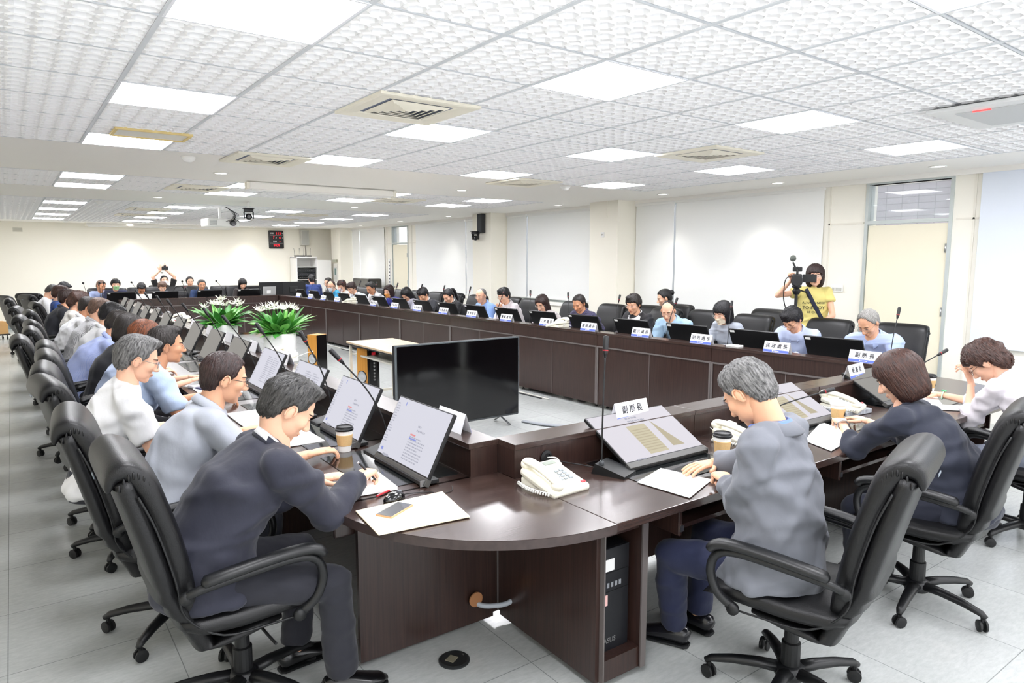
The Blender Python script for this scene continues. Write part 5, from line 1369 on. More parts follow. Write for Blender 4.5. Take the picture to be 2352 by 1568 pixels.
# back row
BB = [('B1', 'person in a light blue striped shirt leaning sideways at the back row', (1.38, 17.5, 1.15), dict(pitch=22, hyaw=-30, roll=-8, hair='crew', hc='lightbrown', top=('shirt', '#b9c8ee'), pattern=('stripe', '#8fa3da', 20), tone='tan', sleeve='long')),
 ('B2', 'person with black hair and a green face mask in a navy shirt', (1.65, 17.35, 1.17), dict(pitch=4, hair='mop', hc='black', top=('shirt', '#242a48'), mask='#9ccb95', sleeve='half', open_eyes=True)),
 ('B3', 'person in a black T-shirt with the head bowed over the back desk', (2.155, 17.4, 1.087), dict(neck=22, pitch=58, hair='short', hc='black', top=('tee', '#141417'), sleeve='short', tone='tan', girth=1.15)),
 ('B4', 'person with short brown hair and glasses in a pale blue blouse before the photographer', (2.58, 17.4, 1.097), dict(pitch=24, fem=1, hair='mop', hc='lightbrown', top=('blouse', '#cfd9ee'), sleeve='long', glass=('rect', 'clear'))),
 ('B7', 'person with grey hair and glasses in a dark blue jacket, back row', (3.42, 17.4, 1.13), dict(pitch=8, hair='short', hc='grey', top=('jacket', '#28406a'), sleeve='long', glass=('rect', 'brown'), tone='tan', girth=1.15, collar=True)),
 ('B8', 'person with long black hair and bangs in a dark brown top on the back row', (4.345, 17.4, 1.135), dict(pitch=22, fem=1, hair='long', hc='black', top=('top', '#2c2422'), sleeve='long'))]
for key, who, hd, kw in BB: P_(key, who, hd, FB, res=1, **kw)
P_('B6', 'person in a maroon top sitting behind the man in the dark blue jacket', (3.33, 18.3, 1.185), FB, res=0, pitch=6, fem=1, hair='pulled' if 0 else 'bun', hc='black', top=('top', '#5a2a30'), sleeve='long', hl=('l', -.1, .3, .6), hr=('l', .1, .3, .6))
P_('B5', 'photographer in a black T-shirt and white mask holding a camera overhead by the back wall', (2.86, 18.9, 1.195), FB, res=1, neck=-6, pitch=-14, hair='short', hc='black', top=('tee', '#131316'), sleeve='short', mask='#f4f5f7', seat=.50, hl=('l', -.06, .12, 1.47), hr=('l', .07, .12, 1.46), pl='relax', pr='relax', polel=(-1, .3, .2), poler=(1, .3, .2), hlang=((.2, .1, 1), (0, 1, -.2)), hrang=((-.2, .1, 1), (0, 1, -.2)))
P_('B9', 'person in a blue jacket seen from behind, facing the equipment cabinet', (6.08, 17.45, 1.215), -.1, res=1, neck=4, pitch=12, hair='short', hc='black', top=('jacket', '#33498c'), sleeve='long', collar=False, hl=('l', -.15, .42, .80), hr=('l', .15, .42, .80))
# standing camera operator
cl = P_('S1', 'person with a dark bob in a yellow slogan T-shirt standing behind a video camera', (7.36, 4.36, 1.535), math.atan2(.86, -.51) - 0.0, res=2, lean=2, neck=2, pitch=4, hyaw=-2, fem=1, hair='bob', hc='darkbrown', top=('tee', '#f0e08a'), sleeve='cap', pants='#7f95b5', legs='stand', size=1.02, glass=('rect', 'clear'), open_eyes=True,
   hl=('l', -.04, .26, .98), hr=('l', .24, .20, 1.50), pl='relax', pr='fist', poler=(1, -.2, -1), polel=(-1, -.4, -.2), tone='light', hrang=((.1, .4, 1), (0, -1, .3)))
flush()
CH_LAB = {'L1': 'under the man in the navy jacket', 'L2': 'of the man in the light grey shirt', 'L3': 'of the grey-haired man in the white T-shirt', 'L4': 'of the man in the light blue shirt on the left row', 'L5': 'of the woman with long auburn hair', 'L6': 'of the woman in the black top on the left row', 'L7': 'of the man in the checked lavender shirt', 'L8': 'of the black-haired man in the plain white shirt', 'L9': 'of the man in the pinstriped shirt', 'L10': 'of the crop-haired man in white beyond the pinstriped shirt', 'L11': 'of the woman with the hair clip', 'L12': 'of the man in the black polo shirt', 'L13': 'of the person in royal blue on the left row', 'L14': 'of the far left person bent over in white', 'L15': 'at the far left corner of the desks',
 'N1': 'under the man in the grey jacket', 'N2': 'behind the woman in the navy blouse', 'N3': 'behind the woman in the pinkish white blouse',
 'R18': 'of the silver-haired man by the near door', 'R17': 'of the man in very pale blue before the camera operator', 'R16': 'of the woman with the cream mask', 'R15': 'of the balding man in sky blue', 'R14': 'of the man in the black suit', 'R13': 'of the man in the purple patterned shirt', 'R12': 'of the woman with long brown hair and lace blouse', 'R11': 'of the man touching his cheek', 'R10': 'of the elderly man in medium blue', 'R9': 'of the woman with the ponytail', 'R8': 'of the man in the charcoal suit', 'R7': 'of the woman in the lilac grey top', 'R6': 'of the woman with the orange mask', 'R5': 'of the man with wavy grey-black hair', 'R4': 'of the man covering his mouth', 'R3': 'of the woman with the pink mask', 'R2': 'of the bald man in cyan', 'R1': 'at the far end of the right row',
 'R14b': 'by the wall behind the man in the black suit', 'B1': 'of the man in the light blue striped shirt', 'B2': 'of the man with the green mask', 'B3': 'of the bowed man in the black T-shirt', 'B4': 'of the woman with short brown hair on the back row', 'B7': 'of the grey-haired man in the dark blue jacket', 'B8': 'of the woman with bangs on the back row', 'B6': 'of the person in the maroon top', 'B9': 'of the man in the blue jacket seen from behind', 'B5': 'the photographer kneels on by the back wall'}
TW = {'L1': (.03, .02, .0), 'N1': (.02, .03, .02)}
rc = random.Random(11)
FIXED = {'L1': (.60, 2.66, FL + .02), 'L2': (.50, 3.42, FL - .05), 'L3': (.44, 4.50, FL + .12), 'L4': (.44, 5.05, FL - .04), 'N1': (2.38, 1.43, .28), 'N2': (3.56, 1.48, .22), 'N3': (4.95, 1.46, -.25)}
for k in PE:
    if k in ('S1', 'B9'): continue
    lab = 'black leather swivel chair ' + CH_LAB[k]
    if k in FIXED: x, y, r = FIXED[k]; chair(lab, x, y, r)
    else:
        back = k[0] == 'L'
        chair_for(PE[k], lab, dy=.05 if not back else .02 + rc.uniform(-.04, .02), rz=rc.uniform(-.12, .12))
# empty chairs
for (x, y, r, lab) in ((*R_(1.75, 1.65, 0)[:2], FR + .1, 'empty black leather chair between the woman with the cream mask and the pale blue shirt'), (*R_(4.0, 1.45, 0)[:2], FR, 'empty black leather chair left of the man in the black suit'), (*R_(2.55, 2.1, 0)[:2], FR, 'empty black leather chair by the wall behind the balding man'), (3.98, 17.65, FB, 'empty black leather chair on the back row beside the woman with bangs'), (2.98, 17.6, FB + .2, 'empty dark chair with a bag on the back row beside the photographer'), (.06, 15.4, FL + .35, 'empty black leather chair at the far end of the aisle, leftmost'), (.30, 16.4, FL + .9, 'empty black leather chair turned towards the far left corner desk')):
    chair(lab, x, y, r)
CHAIR['group'] = 'black leather swivel chairs'
for o in list(COL.objects):
    if o.parent is None and o.name.startswith('office_chair'): o['group'] = 'black leather swivel chairs'

# ------------------------------------------------------------------ things on the desks
WHO = {'L1': 'the man in the navy jacket', 'L2': 'the man in the light grey shirt', 'L3': 'the man in the white T-shirt', 'L4': 'the man in the light blue shirt', 'L5': 'the auburn-haired woman', 'L6': 'the woman in the black top', 'L7': 'the man in the checked lavender shirt', 'L8': 'the man in the plain white shirt'}
LY = [2.82, 3.58, 4.36, 5.20, 6.15, 7.05, 7.95, 8.90, 9.80, 10.7, 11.6, 12.5, 13.4, 14.3]
LW = ['L1', 'L2', 'L3', 'L4', 'L5', 'L6', 'L7', 'L8']
for i, y in enumerate(LY):
    kind = 'doc' if i < 2 else ('page' if i < 4 else 'dim')
    lab = ('tilted monitor showing %s before %s' % ({0: 'a red-headed document', 1: 'a lit document', 2: 'a lit text page', 3: 'a lit text page'}.get(i, 'a dim page'), WHO[LW[i]])) if i < 8 else 'tilted dim grey monitor of the left row, %s seat from its far end' % ['nearest', 'sixth', 'fifth', 'fourth', 'third', 'second', 'last'][i - 8 + 0].replace('nearest', 'seventh')
    monitor(kind, 'L', -(y - 2.59), -.38, lab, group='tilted monitors of the left row')
RWHO = ['the silver-haired man', 'the man in very pale blue', 'the woman with the cream mask', 'the balding man in sky blue', 'the man in the black suit', 'the man in the purple shirt', 'the woman with long brown hair', 'the man touching his cheek', 'the elderly man in medium blue', 'the woman with the ponytail', 'the man in the charcoal suit', 'the woman in the lilac top', 'the woman with the orange mask', 'the man with wavy hair', 'the man covering his mouth', 'the woman with the pink mask', 'the bald man in cyan', 'the far end of the right row']
for i in range(17):
    monitor('back', 'R', .63 + .793 * i, -.46, 'black monitor seen from behind, in front of %s' % RWHO[min(i, 16)] if i < 16 else 'black monitor seen from behind, last of the right row', group='black monitor backs of the right row', screen=False)
for i, (a, lab) in enumerate(((.73, 'large tilted screen with a manuscript slide in front of the man in the grey jacket'), (1.96, 'large tilted screen with a manuscript slide left of the woman in the navy blouse'))):
    monitor('slide', 'N', a + .04, -.375, lab, w=.56, y1=.30, z1=.195)
MONS['ndark'] = make_monitor('dark oblique tilted screen left of the woman in the navy blouse, by the corner', 'dim', w=.56, y1=.30, z1=.195)
_x, _y, _ = W('N', 3.18, -.375); MONS['ndark'].location = (_x, _y, DZ + .003)
for x, lab in ((1.68, 'black monitor back before the man with the green mask'), (2.53, 'black monitor back before the woman with short brown hair'), (3.45, 'black monitor back before the grey-haired man in dark blue'), (4.32, 'black monitor back before the woman with bangs')):
    monitor('back', 'B', 4.90 - x, -.40, lab, group='black monitor backs of the back row')
# name cards
NT = ['副縣長', '民政處長', '財政處長', '觀光處長', '建設處長', '工務處長', '農業處長', '教育處長', '社會處長', '地政處長', '環保局長', '衛生局長', '文化局長', '消防局長', '警察局長']
NS = [.22, 1.0, 1.82, 2.61, 3.42, 4.18, 5.02, 5.85, 6.62, 7.42, 8.2, 9.0, 10.6, 11.3, 12.0, 12.7]
for i, s in enumerate(NS):
    tx = NT[i] if i < len(NT) else ''
    nameplate('white name card with blue band, ledge position %s, between %s and the next seat' % (['nearest', 'second', 'third', 'fourth', 'fifth', 'sixth', 'seventh', 'eighth', 'ninth', 'tenth', 'eleventh', 'twelfth', 'thirteenth', 'fourteenth', 'fifteenth', 'last'][i], 'R') if 0 else 'name card near %s, on the right row ledge' % RWHO[min(i, 16)], tx, 'R', s)
nameplate('white name card reading 副縣長 behind the manuscript screen in the near row', '副縣長', 'N', .80, -.085, flip=False, rz=.06)
nameplate('white name card just behind the grey-haired head in the near row', '縣長', 'N', 1.72, -.085, flip=False, rz=.06)
nameplate('white name card reading 秘書長 at the right corner of the near row', '秘書長', 'N', 3.02, -.10, flip=False, rz=.1)
for i, y in enumerate((2.50, 5.15, 6.05, 6.95, 7.85, 8.75, 9.65, 10.5, 11.4)):
    nameplate('white name card edge-on on the left row ledge, %s' % ['behind the nearest monitor', 'beside the third document screen', 'before the auburn-haired woman', 'before the woman in the black top', 'before the man in checked lavender', 'before the man in plain white', 'before the pinstriped shirt', 'before the cropped black hair', 'before the hair clip'][i], '', 'L', -(y + .36 - 2.59), -.07)
# microphones
RW2 = list(RWHO)
for i in range(16):
    s = 1.02 + .793 * i - .04 + (.0 if i else -.78)
    x, y, _ = W('R', s, -.40); mic('gooseneck microphone of %s on the right row' % RW2[i], x, y, RZ('R'), lean=((.0, .04, -.03, .02, .12, .11, -.05, .03, .0, -.05, .02, .06, 0, .03, .02, .05)[i], -.10), h=.44 if i else .46)
LM = [(3.18, (.02, .18), .46), (3.98, (-.02, .10), .47), (4.78, (.02, .12), .46), (5.65, (.02, .14), .46), (6.6, (.02, .10), .46), (7.5, (.0, .12), .46), (8.4, (0, .12), .46), (9.3, (0, .1), .46), (10.3, (0, .1), .46), (11.2, (0, .1), .46)]
for i, (y, ln, h) in enumerate(LM):
    x = 1.47; lab = 'gooseneck microphone on the left row %s' % ['between the two nearest document screens', 'before the man in the light grey shirt', 'before the man in the white T-shirt', 'before the man in light blue', 'before the auburn-haired woman', 'before the woman in the black top', 'before the man in checked lavender', 'before the man in plain white', 'before the pinstriped shirt', 'before the cropped black hair'][i]
    mic(lab, x, y, RZ('L'), lean=(-.02 - ln[0], -ln[1] - .04), h=h - .03, red=i < 2)
mic('gooseneck microphone with square base between the ivory telephone and the manuscript screen', 2.17, 2.25, .35, lean=(.06, .02), h=.50)
mic('gooseneck microphone with red ring slanting in front of the second manuscript screen', 3.42, 2.36, -1.95, lean=(.0, .44), h=.15)
mic('gooseneck microphone slanting right, behind the woman in the navy blouse', 5.36, 2.42, -1.95, lean=(.0, .30), h=.22)
for x, ln, lab in ((1.05, -.06, 'far left of the back row'), (1.30, .06, 'second from left on the back row'), (1.28, -.0, 'third from left on the back row'), (2.05, -.16, 'beside the green mask'), (2.95, -.05, 'beside the photographer'), (3.85, -.22, 'right of the grey-haired man in dark blue')):
    mic('ball-headed gooseneck microphone, ' + lab, x, 17.0, PI, lean=(-ln, -.02), h=.45, ball=True, z=DZ)
# telephones
phone('ivory desk telephone on the curved corner desk in the foreground', 1.83, 2.25, DZ, .05)
phone('ivory desk telephone between the coffee cup and the grey-jacketed man', 3.13, 2.25, DZ, .25)
phone('ivory desk telephone beside the woman in the navy blouse', 4.28, 2.30, DZ + .03, .25)
x, y, _ = W('R', 4.0, -.08); phone('white telephone resting on the right row ledge', x, y, .893, RZ('R') + PI / 2)
x, y, _ = W('R', 10.1, -.08); phone('white telephone on the ledge before the man covering his mouth', x, y, .893, RZ('R') + PI / 2)
phone('white telephone on the left row ledge near the lily planters', 1.67, 5.62, .893, RZ('L') + .3)
phone('white telephone on the left row ledge far along the row', 1.67, 10.05, .893, RZ('L') + .3)
# cups
cup('coffee cup with black lid and kraft sleeve beside the man in the navy jacket', 1.30, 3.32)
cup('coffee cup with black lid in front of the man in the grey jacket', 2.79, 2.10)
cup('coffee cup with white lid beside the woman in the navy blouse', 3.99, 2.17, lid='white', mark='lines', rz=.4)
cup('coffee cup with a house drawn on its sleeve on the right corner desk', 5.50, 2.30, mark='house', rz=.55)
cup('coffee cup with black lid by the auburn-haired woman on the left row', 1.23, 6.35)
# papers, pens and small things
tag(paper('large cream envelope on the curved corner desk under the smartphone', [(1.0, 2.46), (1.39, 2.46), (1.335, 2.15), (.975, 2.19)], th=.004, name='envelope', cat='envelope', m=mat('manila_envelope', '#f7e8c6', .7, var=.03, scale=20)))
t = thing('smartphone', 'gold-rimmed smartphone lying on the cream envelope', 'phone', (1.125, 2.37, DZ + .006), -1.05)
MB().box(-.037, .037, -.076, .076, 0, .009, bev=.003).obj('case', mat('rose_gold_case', '#d9a984', .3, .6), t); MB().box(-.034, .034, -.073, .073, .009, .0098).obj('glass', mat('phone_glass', '#4a4d55', .08, coat=1), t)
tag(paper('', [(1.06, 2.62), (1.25, 2.60), (1.27, 2.84), (1.08, 2.86)], th=.014, name='notebook', cat='notebook'), 'open white notebook under the writing hand of the man in the navy jacket', 'notebook')
t = thing('pen', 'red and silver pen lying beside the black mouse', 'pen', (1.19, 2.60, DZ + .006), 0)
MB().tube([(-.05, -.03, 0), (.04, .015, 0)], .0045, 8).obj('barrel', mat('red_barrel', '#c02531', .3), t); MB().tube([(.04, .015, 0), (.06, .025, 0), (.066, .028, 0)], [.0045, .0035, .001], 8).obj('tip', METAL, t); MB().tube([(-.05, -.03, .005), (-.02, -.015, .006)], .0015, 6).obj('clip', METAL, t)
mouse('glossy black computer mouse beside the cream envelope', 1.185, 2.50, -1.25)
mouse('black computer mouse near the man in the light blue shirt', 1.20, 5.45, -1.4)
paper('white paper sheets under the hands of the man in the grey jacket', [(2.16, 2.07), (2.40, 2.15), (2.46, 1.90), (2.19, 1.80)], th=.002)
paper('white papers under the forearm of the woman in the navy blouse, left sheet', [(3.34, 1.84), (3.42, 2.04), (3.90, 2.22), (3.76, 1.92)], th=.003)
paper('open white document in front of the pinkish white blouse', [(4.72, 2.25), (4.98, 2.34), (5.28, 2.16), (5.0, 2.0)], th=.012, curl=.02)
paper('white sheet with blue lines beside the bracelet of the woman in white', [(4.83, 2.0), (5.05, 2.02), (5.15, 1.9), (4.95, 1.86)], th=.002)
paper('large white papers behind the neck of the man in the navy jacket', [(1.02, 3.55), (1.28, 3.55), (1.28, 3.95), (1.02, 3.95)], th=.004)
paper('white papers in front of the man in light grey', [(1.0, 4.1), (1.30, 4.1), (1.30, 4.55), (1.0, 4.55)], th=.006, curl=.01)
paper('white sheet near the man in the light blue shirt', [(1.0, 5.25), (1.28, 5.25), (1.28, 5.62), (1.0, 5.62)], th=.003)
paper('small white envelope by the monitor of the woman with the cream mask', [R_(1.42, -.02 + .1, 0)[:2], R_(1.42, .17, 0)[:2], R_(1.55, .17, 0)[:2], R_(1.55, .08, 0)[:2]], z=.893, th=.012)
paper('white papers held by the ledge left of the woman with the ponytail', [R_(8.1, .25, 0)[:2], R_(8.1, .45, 0)[:2], R_(8.4, .45, 0)[:2], R_(8.4, .25, 0)[:2]], th=.006, curl=.05)
t = thing('tissue_pack', 'bright blue tissue pack beside the second manuscript screen', 'tissue pack', (4.02, 2.33, DZ), .4)
MB().box(-.07, .07, -.04, .04, 0, .035, bev=.012).obj('wrapper', mat('cyan_wrapper', '#49a8e0', .35, var=.2, scale=14), t); MB().box(-.03, .03, -.012, .012, .035, .038).obj('opening', PAPER, t)
paper('plastic-wrapped grey file under the telephone beside the navy blouse', [(4.14, 2.20), (4.17, 2.42), (4.44, 2.40), (4.42, 2.18)], th=.027, name='file', cat='file', m=mat('grey_file', '#a4a8ae', .2, var=.3, scale=22, stretch=(8, 1, 1)))
t = thing('notebook', 'navy and silver folded case near the auburn-haired woman', 'case', (1.06, 5.62, DZ), .3); MB().box(-.05, .05, -.11, .0, 0, .02, bev=.008).obj('cover', mat('navy_cover', '#2b355c', .4), t); MB().box(-.05, .05, 0, .11, 0, .02, bev=.008).obj('silver_end', mat('silver_cover', '#c9ccd2', .3), t)
# cable grommet
t = thing('cable_grommet', 'round black cable outlet on the near desk riser', 'cable outlet', (1.935, 2.439, .805), 0)
MB().lathe([(.033, 0), (.033, .006), (.02, .01), (.018, .004)], 20, M=Matrix.Rotation(PI / 2, 4, 'X')).obj('ring', PLASTIC2, t)
MB().tube(smoothpath([(0, -.01, 0), (.03, -.04, -.0), (.04, -.06, -.03), (.02, -.08, -.055), (-.02, -.12, -.062)], 5), .003, 6).obj('white_cable', WHITEP, t, smooth=True)
MB().tube(smoothpath([(0, -.01, 0), (.08, -.03, -.03), (.16, -.06, -.05), (.21, -.12, -.06)], 5), .0025, 6).obj('black_cable', PLASTIC2, t, smooth=True)
t = thing('floor_outlet', 'round black floor outlet in front of the corner desk', 'floor outlet', (1.405, 2.40, 0), .5)
MB().lathe([(.068, 0), (.068, .006), (.062, .010), (.055, .008)], 28).obj('plate', mat('dark_brass', '#3a3d3e', .3, .6), t); MB().box(-.03, .015, -.012, .028, .009, .012, bev=.001).obj('socket_cover', mat('brass_cover', '#a9a48e', .35, .6), t)
MB().tube([(.04, -.02, .010), (.043, -.02, .011)], .004, 8).obj('screw', METAL, t)
# computer tower in its compartment
t = thing('computer_tower', 'black computer tower in the desk compartment near the grey-jacketed man', 'computer', (1.885, 2.13, .12), 0)
MB().box(-.085, .085, -.20, .20, 0, .44, bev=.006).obj('case', mat('black_case', '#131417', .4), t)
f_ = MB().box(-.085, .085, -.206, -.20, 0, .44, bev=.003); f_.obj('front_panel', mat('black_case_front', '#191a1e', .3), t)
MB().box(-.08, .0, -.208, -.206, .345, .395).obj('label_sticker', PAPER, t); MB().box(-.08, -.035, -.208, -.206, .20, .245).obj('warranty_sticker', mat('pink_sticker', '#e9b9b4', .6), t)
b_ = MB(); 
for i in range(4): b_.box(-.04 + i * .022, -.028 + i * .022, -.209, -.206, .275, .295)
b_.obj('front_ports', mat('port_grey', '#8a8d92', .4), t)
m_ = MB(); text(m_, 'ASUS', .03, frame((-.02, -.2072, .045), (1, 0, 0), (0, 0, 1))); m_.obj('lettering', METAL, t)
MB().box(-.08, .08, -.208, -.206, .335, .338).box(-.08, .08, -.208, -.206, .255, .257).obj('panel_line', PLASTIC2, t)
# taped cable between the two cable holes
t = thing('cable_bundle', 'grey taped cable joining the holes in the two panels under the corner desk', 'cable', (1.66, 2.50, .135), 0)
MB().tube(smoothpath([(-.05, .07, 0), (-.02, .02, -.01), (.06, -.02, -.01), (.10, -.03, 0)], 4), .012, 8).obj('cable', mat('grey_tape', '#a9afb8', .5), t, smooth=True)
for M in (Matrix.Translation((-.05, .045, .02)) @ Matrix.Rotation(PI / 2, 4, 'X'), Matrix.Translation((.10, -.04, .02)) @ Matrix.Rotation(-PI / 2, 4, 'Y')): MB().lathe([(.035, -.004), (.035, .003), (.03, .004)], 18, M=M).obj('hole_rim', mat('cut_board', '#a5724a', .7), t)

# ------------------------------------------------------------------ the middle of the ring
t = thing('television', 'large black flat television standing on the floor inside the desk ring', 'television', (3.51, 5.83, 0), 0)
MB().box(-.72, .72, -.02, .035, .085, .918, bev=.006).obj('casing', PLASTIC2, t); MB().box(-.711, .711, -.0215, -.02, .10, .91).obj('screen', SCRB, t)
MB().box(-.712, .712, -.023, -.02, .082, .098, bev=.001).obj('bottom_trim', mat('dark_steel', '#55585a', .3, .7), t)
fm = MB()
for q in ((-.724, .724, .905, .922), (-.724, -.70, .09, .905), (.712, .724, .09, .905)): fm.box(q[0], q[1], -.026, -.0225, q[2], q[3], bev=.001)
fm.obj('protective_film_edge', mat('clear_film', '#8f979c', .2, alpha=.2), t)
for s in (-1, 1): MB().tube([(s * .5, .0, .085), (s * .5 + s * .03, -.13, .012)], [(.012, .006), (.016, .006)], 8).tube([(s * .5, .0, .085), (s * .5 + s * .03, .15, .012)], [(.012, .006), (.016, .006)], 8).obj('leg', mat('dark_steel', '#55585a', .3, .7), t)
t = thing('side_table', 'light wood folding table standing behind the television', 'table', (3.47, 7.20, 0), 0)
MB().box(-.31, .31, -.72, .72, .712, .735, bev=.003).obj('tabletop', wood('pale_maple', '#dcc7a8', '#cdb592', rough=.4, coat=.1, axis=1), t)
MB().box(-.314, .314, -.724, .724, .70, .714, bev=.002).obj('edge_band', PLASTIC2, t)
CR = mat('cream_steel', '#dcd9cc', .4)
for s in (-1, 1):
    for y in (-1, 1): MB().box(s * .28 - .015, s * .28 + .015, y * .66 - .015, y * .66 + .015, 0, .70, bev=.004).obj('leg', CR, t)
MB().box(-.27, .27, -.64, .64, .58, .60).box(-.27, .27, -.66, -.63, .60, .66).obj('shelf', CR, t)
MB().box(-.27, .27, .65, .67, .08, .11).box(-.27, .27, -.67, -.65, .08, .11).obj('cross_bar', CR, t)
OAK = wood('amber_veneer', '#d79a48', '#c78a3a', rough=.35, coat=.2, axis=2)
def tower(label, x, y, rz, knobs):
    t = thing('tower_loudspeaker', label, 'loudspeaker', (x, y, 0), rz)
    MB().box(-.085, .085, -.10, .10, 0, .68, bev=.004).obj('cabinet', OAK, t)
    MB().box(.085, .089, -.096, .096, .01, .675, bev=.001).obj('side_panel', mat('gloss_black_panel', '#0d0d0f', .15, coat=.5), t)
    for z in (.34, .12) if not knobs else (.34, .12):
        w_ = MB(); w_.lathe([(.066, 0), (.066, .006), (.056, .008), (.052, .002), (.026, -.004), (.022, .006), (.004, .012)], 28, M=Matrix.Translation((0, -.101, z)) @ Matrix.Rotation(PI / 2, 4, 'X')); w_.obj('woofer', mat('grey_cone', '#bfc3c6', .4), t, auto=40)
        MB().lathe([(.075, 0), (.075, .004), (.066, .008), (.066, 0)], 28, M=Matrix.Translation((0, -.100, z)) @ Matrix.Rotation(PI / 2, 4, 'X')).obj('woofer_ring', PLASTIC2, t, auto=40)
    if knobs:
        MB().box(.089, .091, -.06, .06, .20, .66).obj('amplifier_panel', mat('amp_panel', '#161618', .3), t)
        for i in range(7): MB().lathe([(.012, 0), (.011, .014), (.003, .016)], 14, M=Matrix.Translation((.091, 0, .54 - i * .04)) @ Matrix.Rotation(PI / 2, 4, 'Y')).obj('knob', METAL, t)
        MB().box(.091, .094, -.03, .03, .59, .63, bev=.001).obj('power_switch', mat('red_switch', '#c32732', .35, emit=.3), t)
        MB().lathe([(.03, 0), (.03, .008)], 16, M=Matrix.Translation((.089, 0, .13)) @ Matrix.Rotation(PI / 2, 4, 'Y')).obj('bass_port', METAL, t)
    return t
tower('amber wooden tower loudspeaker standing free beside the lily planter', 3.32, 9.40, -1.1, False)
tower('amber tower loudspeaker with black knob panel under the pale table', 3.30, 7.60, -1.2, True)
LEAF = mat('leaf_green', '#4c9a3e', .4, c2='#357a30', scale=5, detail=2); LEAF2 = mat('leaf_light_green', '#86c862', .4, c2='#62b04c', scale=5)
PET = mat('lily_petal', '#f3f0e6', .6); POT = mat('white_ceramic_pot', '#f0f0ee', .35)
def planter(label, x, y, seed, nf=15):
    r = random.Random(seed); t = thing('potted_lilies', label, 'planter', (x, y, 0), 0); t.scale = (1.24, 1.24, 1.12)
    v = []; f = []; prof = [(.15, 0), (.165, .01), (.19, .10), (.205, .25), (.208, .40), (.205, .475), (.195, .48), (.19, .45)]; seg = 48
    for q, z in prof:
        for k in range(seg): a = 2 * PI * k / seg; w_ = 1 + .012 * math.cos(a * 8) * (z > .005) ; v.append((q * w_ * math.cos(a), q * w_ * math.sin(a), z))
    for i in range(len(prof) - 1):
        for k in range(seg): a = i * seg + k; b = i * seg + (k + 1) % seg; f.append((a, b, b + seg, a + seg))
    f.append(tuple(range(seg - 1, -1, -1)))
    obj('pot', v, f, POT, t, smooth=True)
    MB().lathe([(.18, .44), (.17, .455), (.08, .47)], 20).obj('moss', LEAF, t, smooth=True)
    tr = MB()
    for i in range(170):
        a = r.uniform(0, 6.28); q = r.uniform(.04, .2); z = .46 + r.uniform(0, .05); d = Vector((math.cos(a) * q, math.sin(a) * q, z)); s_ = r.uniform(.010, .022); b = r.uniform(0, 6.28)
        u = Vector((math.cos(b), math.sin(b), r.uniform(-.3, .8))).normalized() * s_; w_ = u.orthogonal().normalized() * s_ * .6; tr.add([d - u, d + w_, d + u, d - w_], [(0, 1, 2, 3)])
    o = tr.obj('ground_foliage', LEAF2, t); o['kind'] = 'stuff'
    def leaf(a, el, L_, wd, base, droop, m):
        v = []; f = []; n = 9; p = Vector(base); d = Vector((math.cos(a) * math.cos(el), math.sin(a) * math.cos(el), math.sin(el))); side = Vector((-math.sin(a), math.cos(a), 0))
        for i in range(n + 1):
            u = i / n; w_ = wd * (math.sin(PI * min(1, max(0, (u - .12) / .88)) ** .8) if u > .12 else .08) + .002; upv = side.cross(d) 
            v += [p - side * w_ + upv * w_ * .35, p, p + side * w_ + upv * w_ * .35]; e = el - droop * u; d = Vector((math.cos(a) * math.cos(e), math.sin(a) * math.cos(e), math.sin(e))); p = p + d * (L_ / n)
        for i in range(n):
            for k in (0, 1): q = i * 3 + k; f.append((q, q + 1, q + 4, q + 3))
        return obj('leaf', v, f, m, t, smooth=True)
    for i in range(70):
        a = r.uniform(0, 6.28); hi = i > 30
        leaf(a, r.uniform(.95, 1.4) if hi else r.uniform(.35, .9), r.uniform(.38, .50) if hi else r.uniform(.26, .40), r.uniform(.042, .068), (math.cos(a) * .08, math.sin(a) * .08, .46), r.uniform(.6, 1.4), LEAF2 if r.random() < .45 else LEAF)
    for i in range(nf):
        a = 2 * PI * i / nf + r.uniform(-.3, .3); q = r.uniform(.04, .30); c = Vector((math.cos(a) * q, math.sin(a) * q, r.uniform(.84, .92) - q * .35))
        fl = MB(); fl.tube([(c.x * .4, c.y * .4, .5), tuple(c)], .003, 5, mi=1)
        for k in range(11):
            b = 2 * PI * k / 11; e = r.uniform(.15, .75) if k % 2 else r.uniform(.6, 1.2); d = Vector((math.cos(b) * math.cos(e), math.sin(b) * math.cos(e), math.sin(e))); s_ = d.orthogonal().normalized() * .011; L_ = r.uniform(.08, .115)
            fl.add([c, c + d * L_ * .4 + s_, c + d * L_, c + d * L_ * .4 - s_], [(0, 1, 2, 3)])
        fl.obj('flower', [PET, LEAF], t)
planter('white pot of white lilies, nearer one inside the desk ring', 3.36, 11.25, 3)
planter('white pot of white lilies, farther one inside the desk ring', 2.96, 13.4, 9, 13)
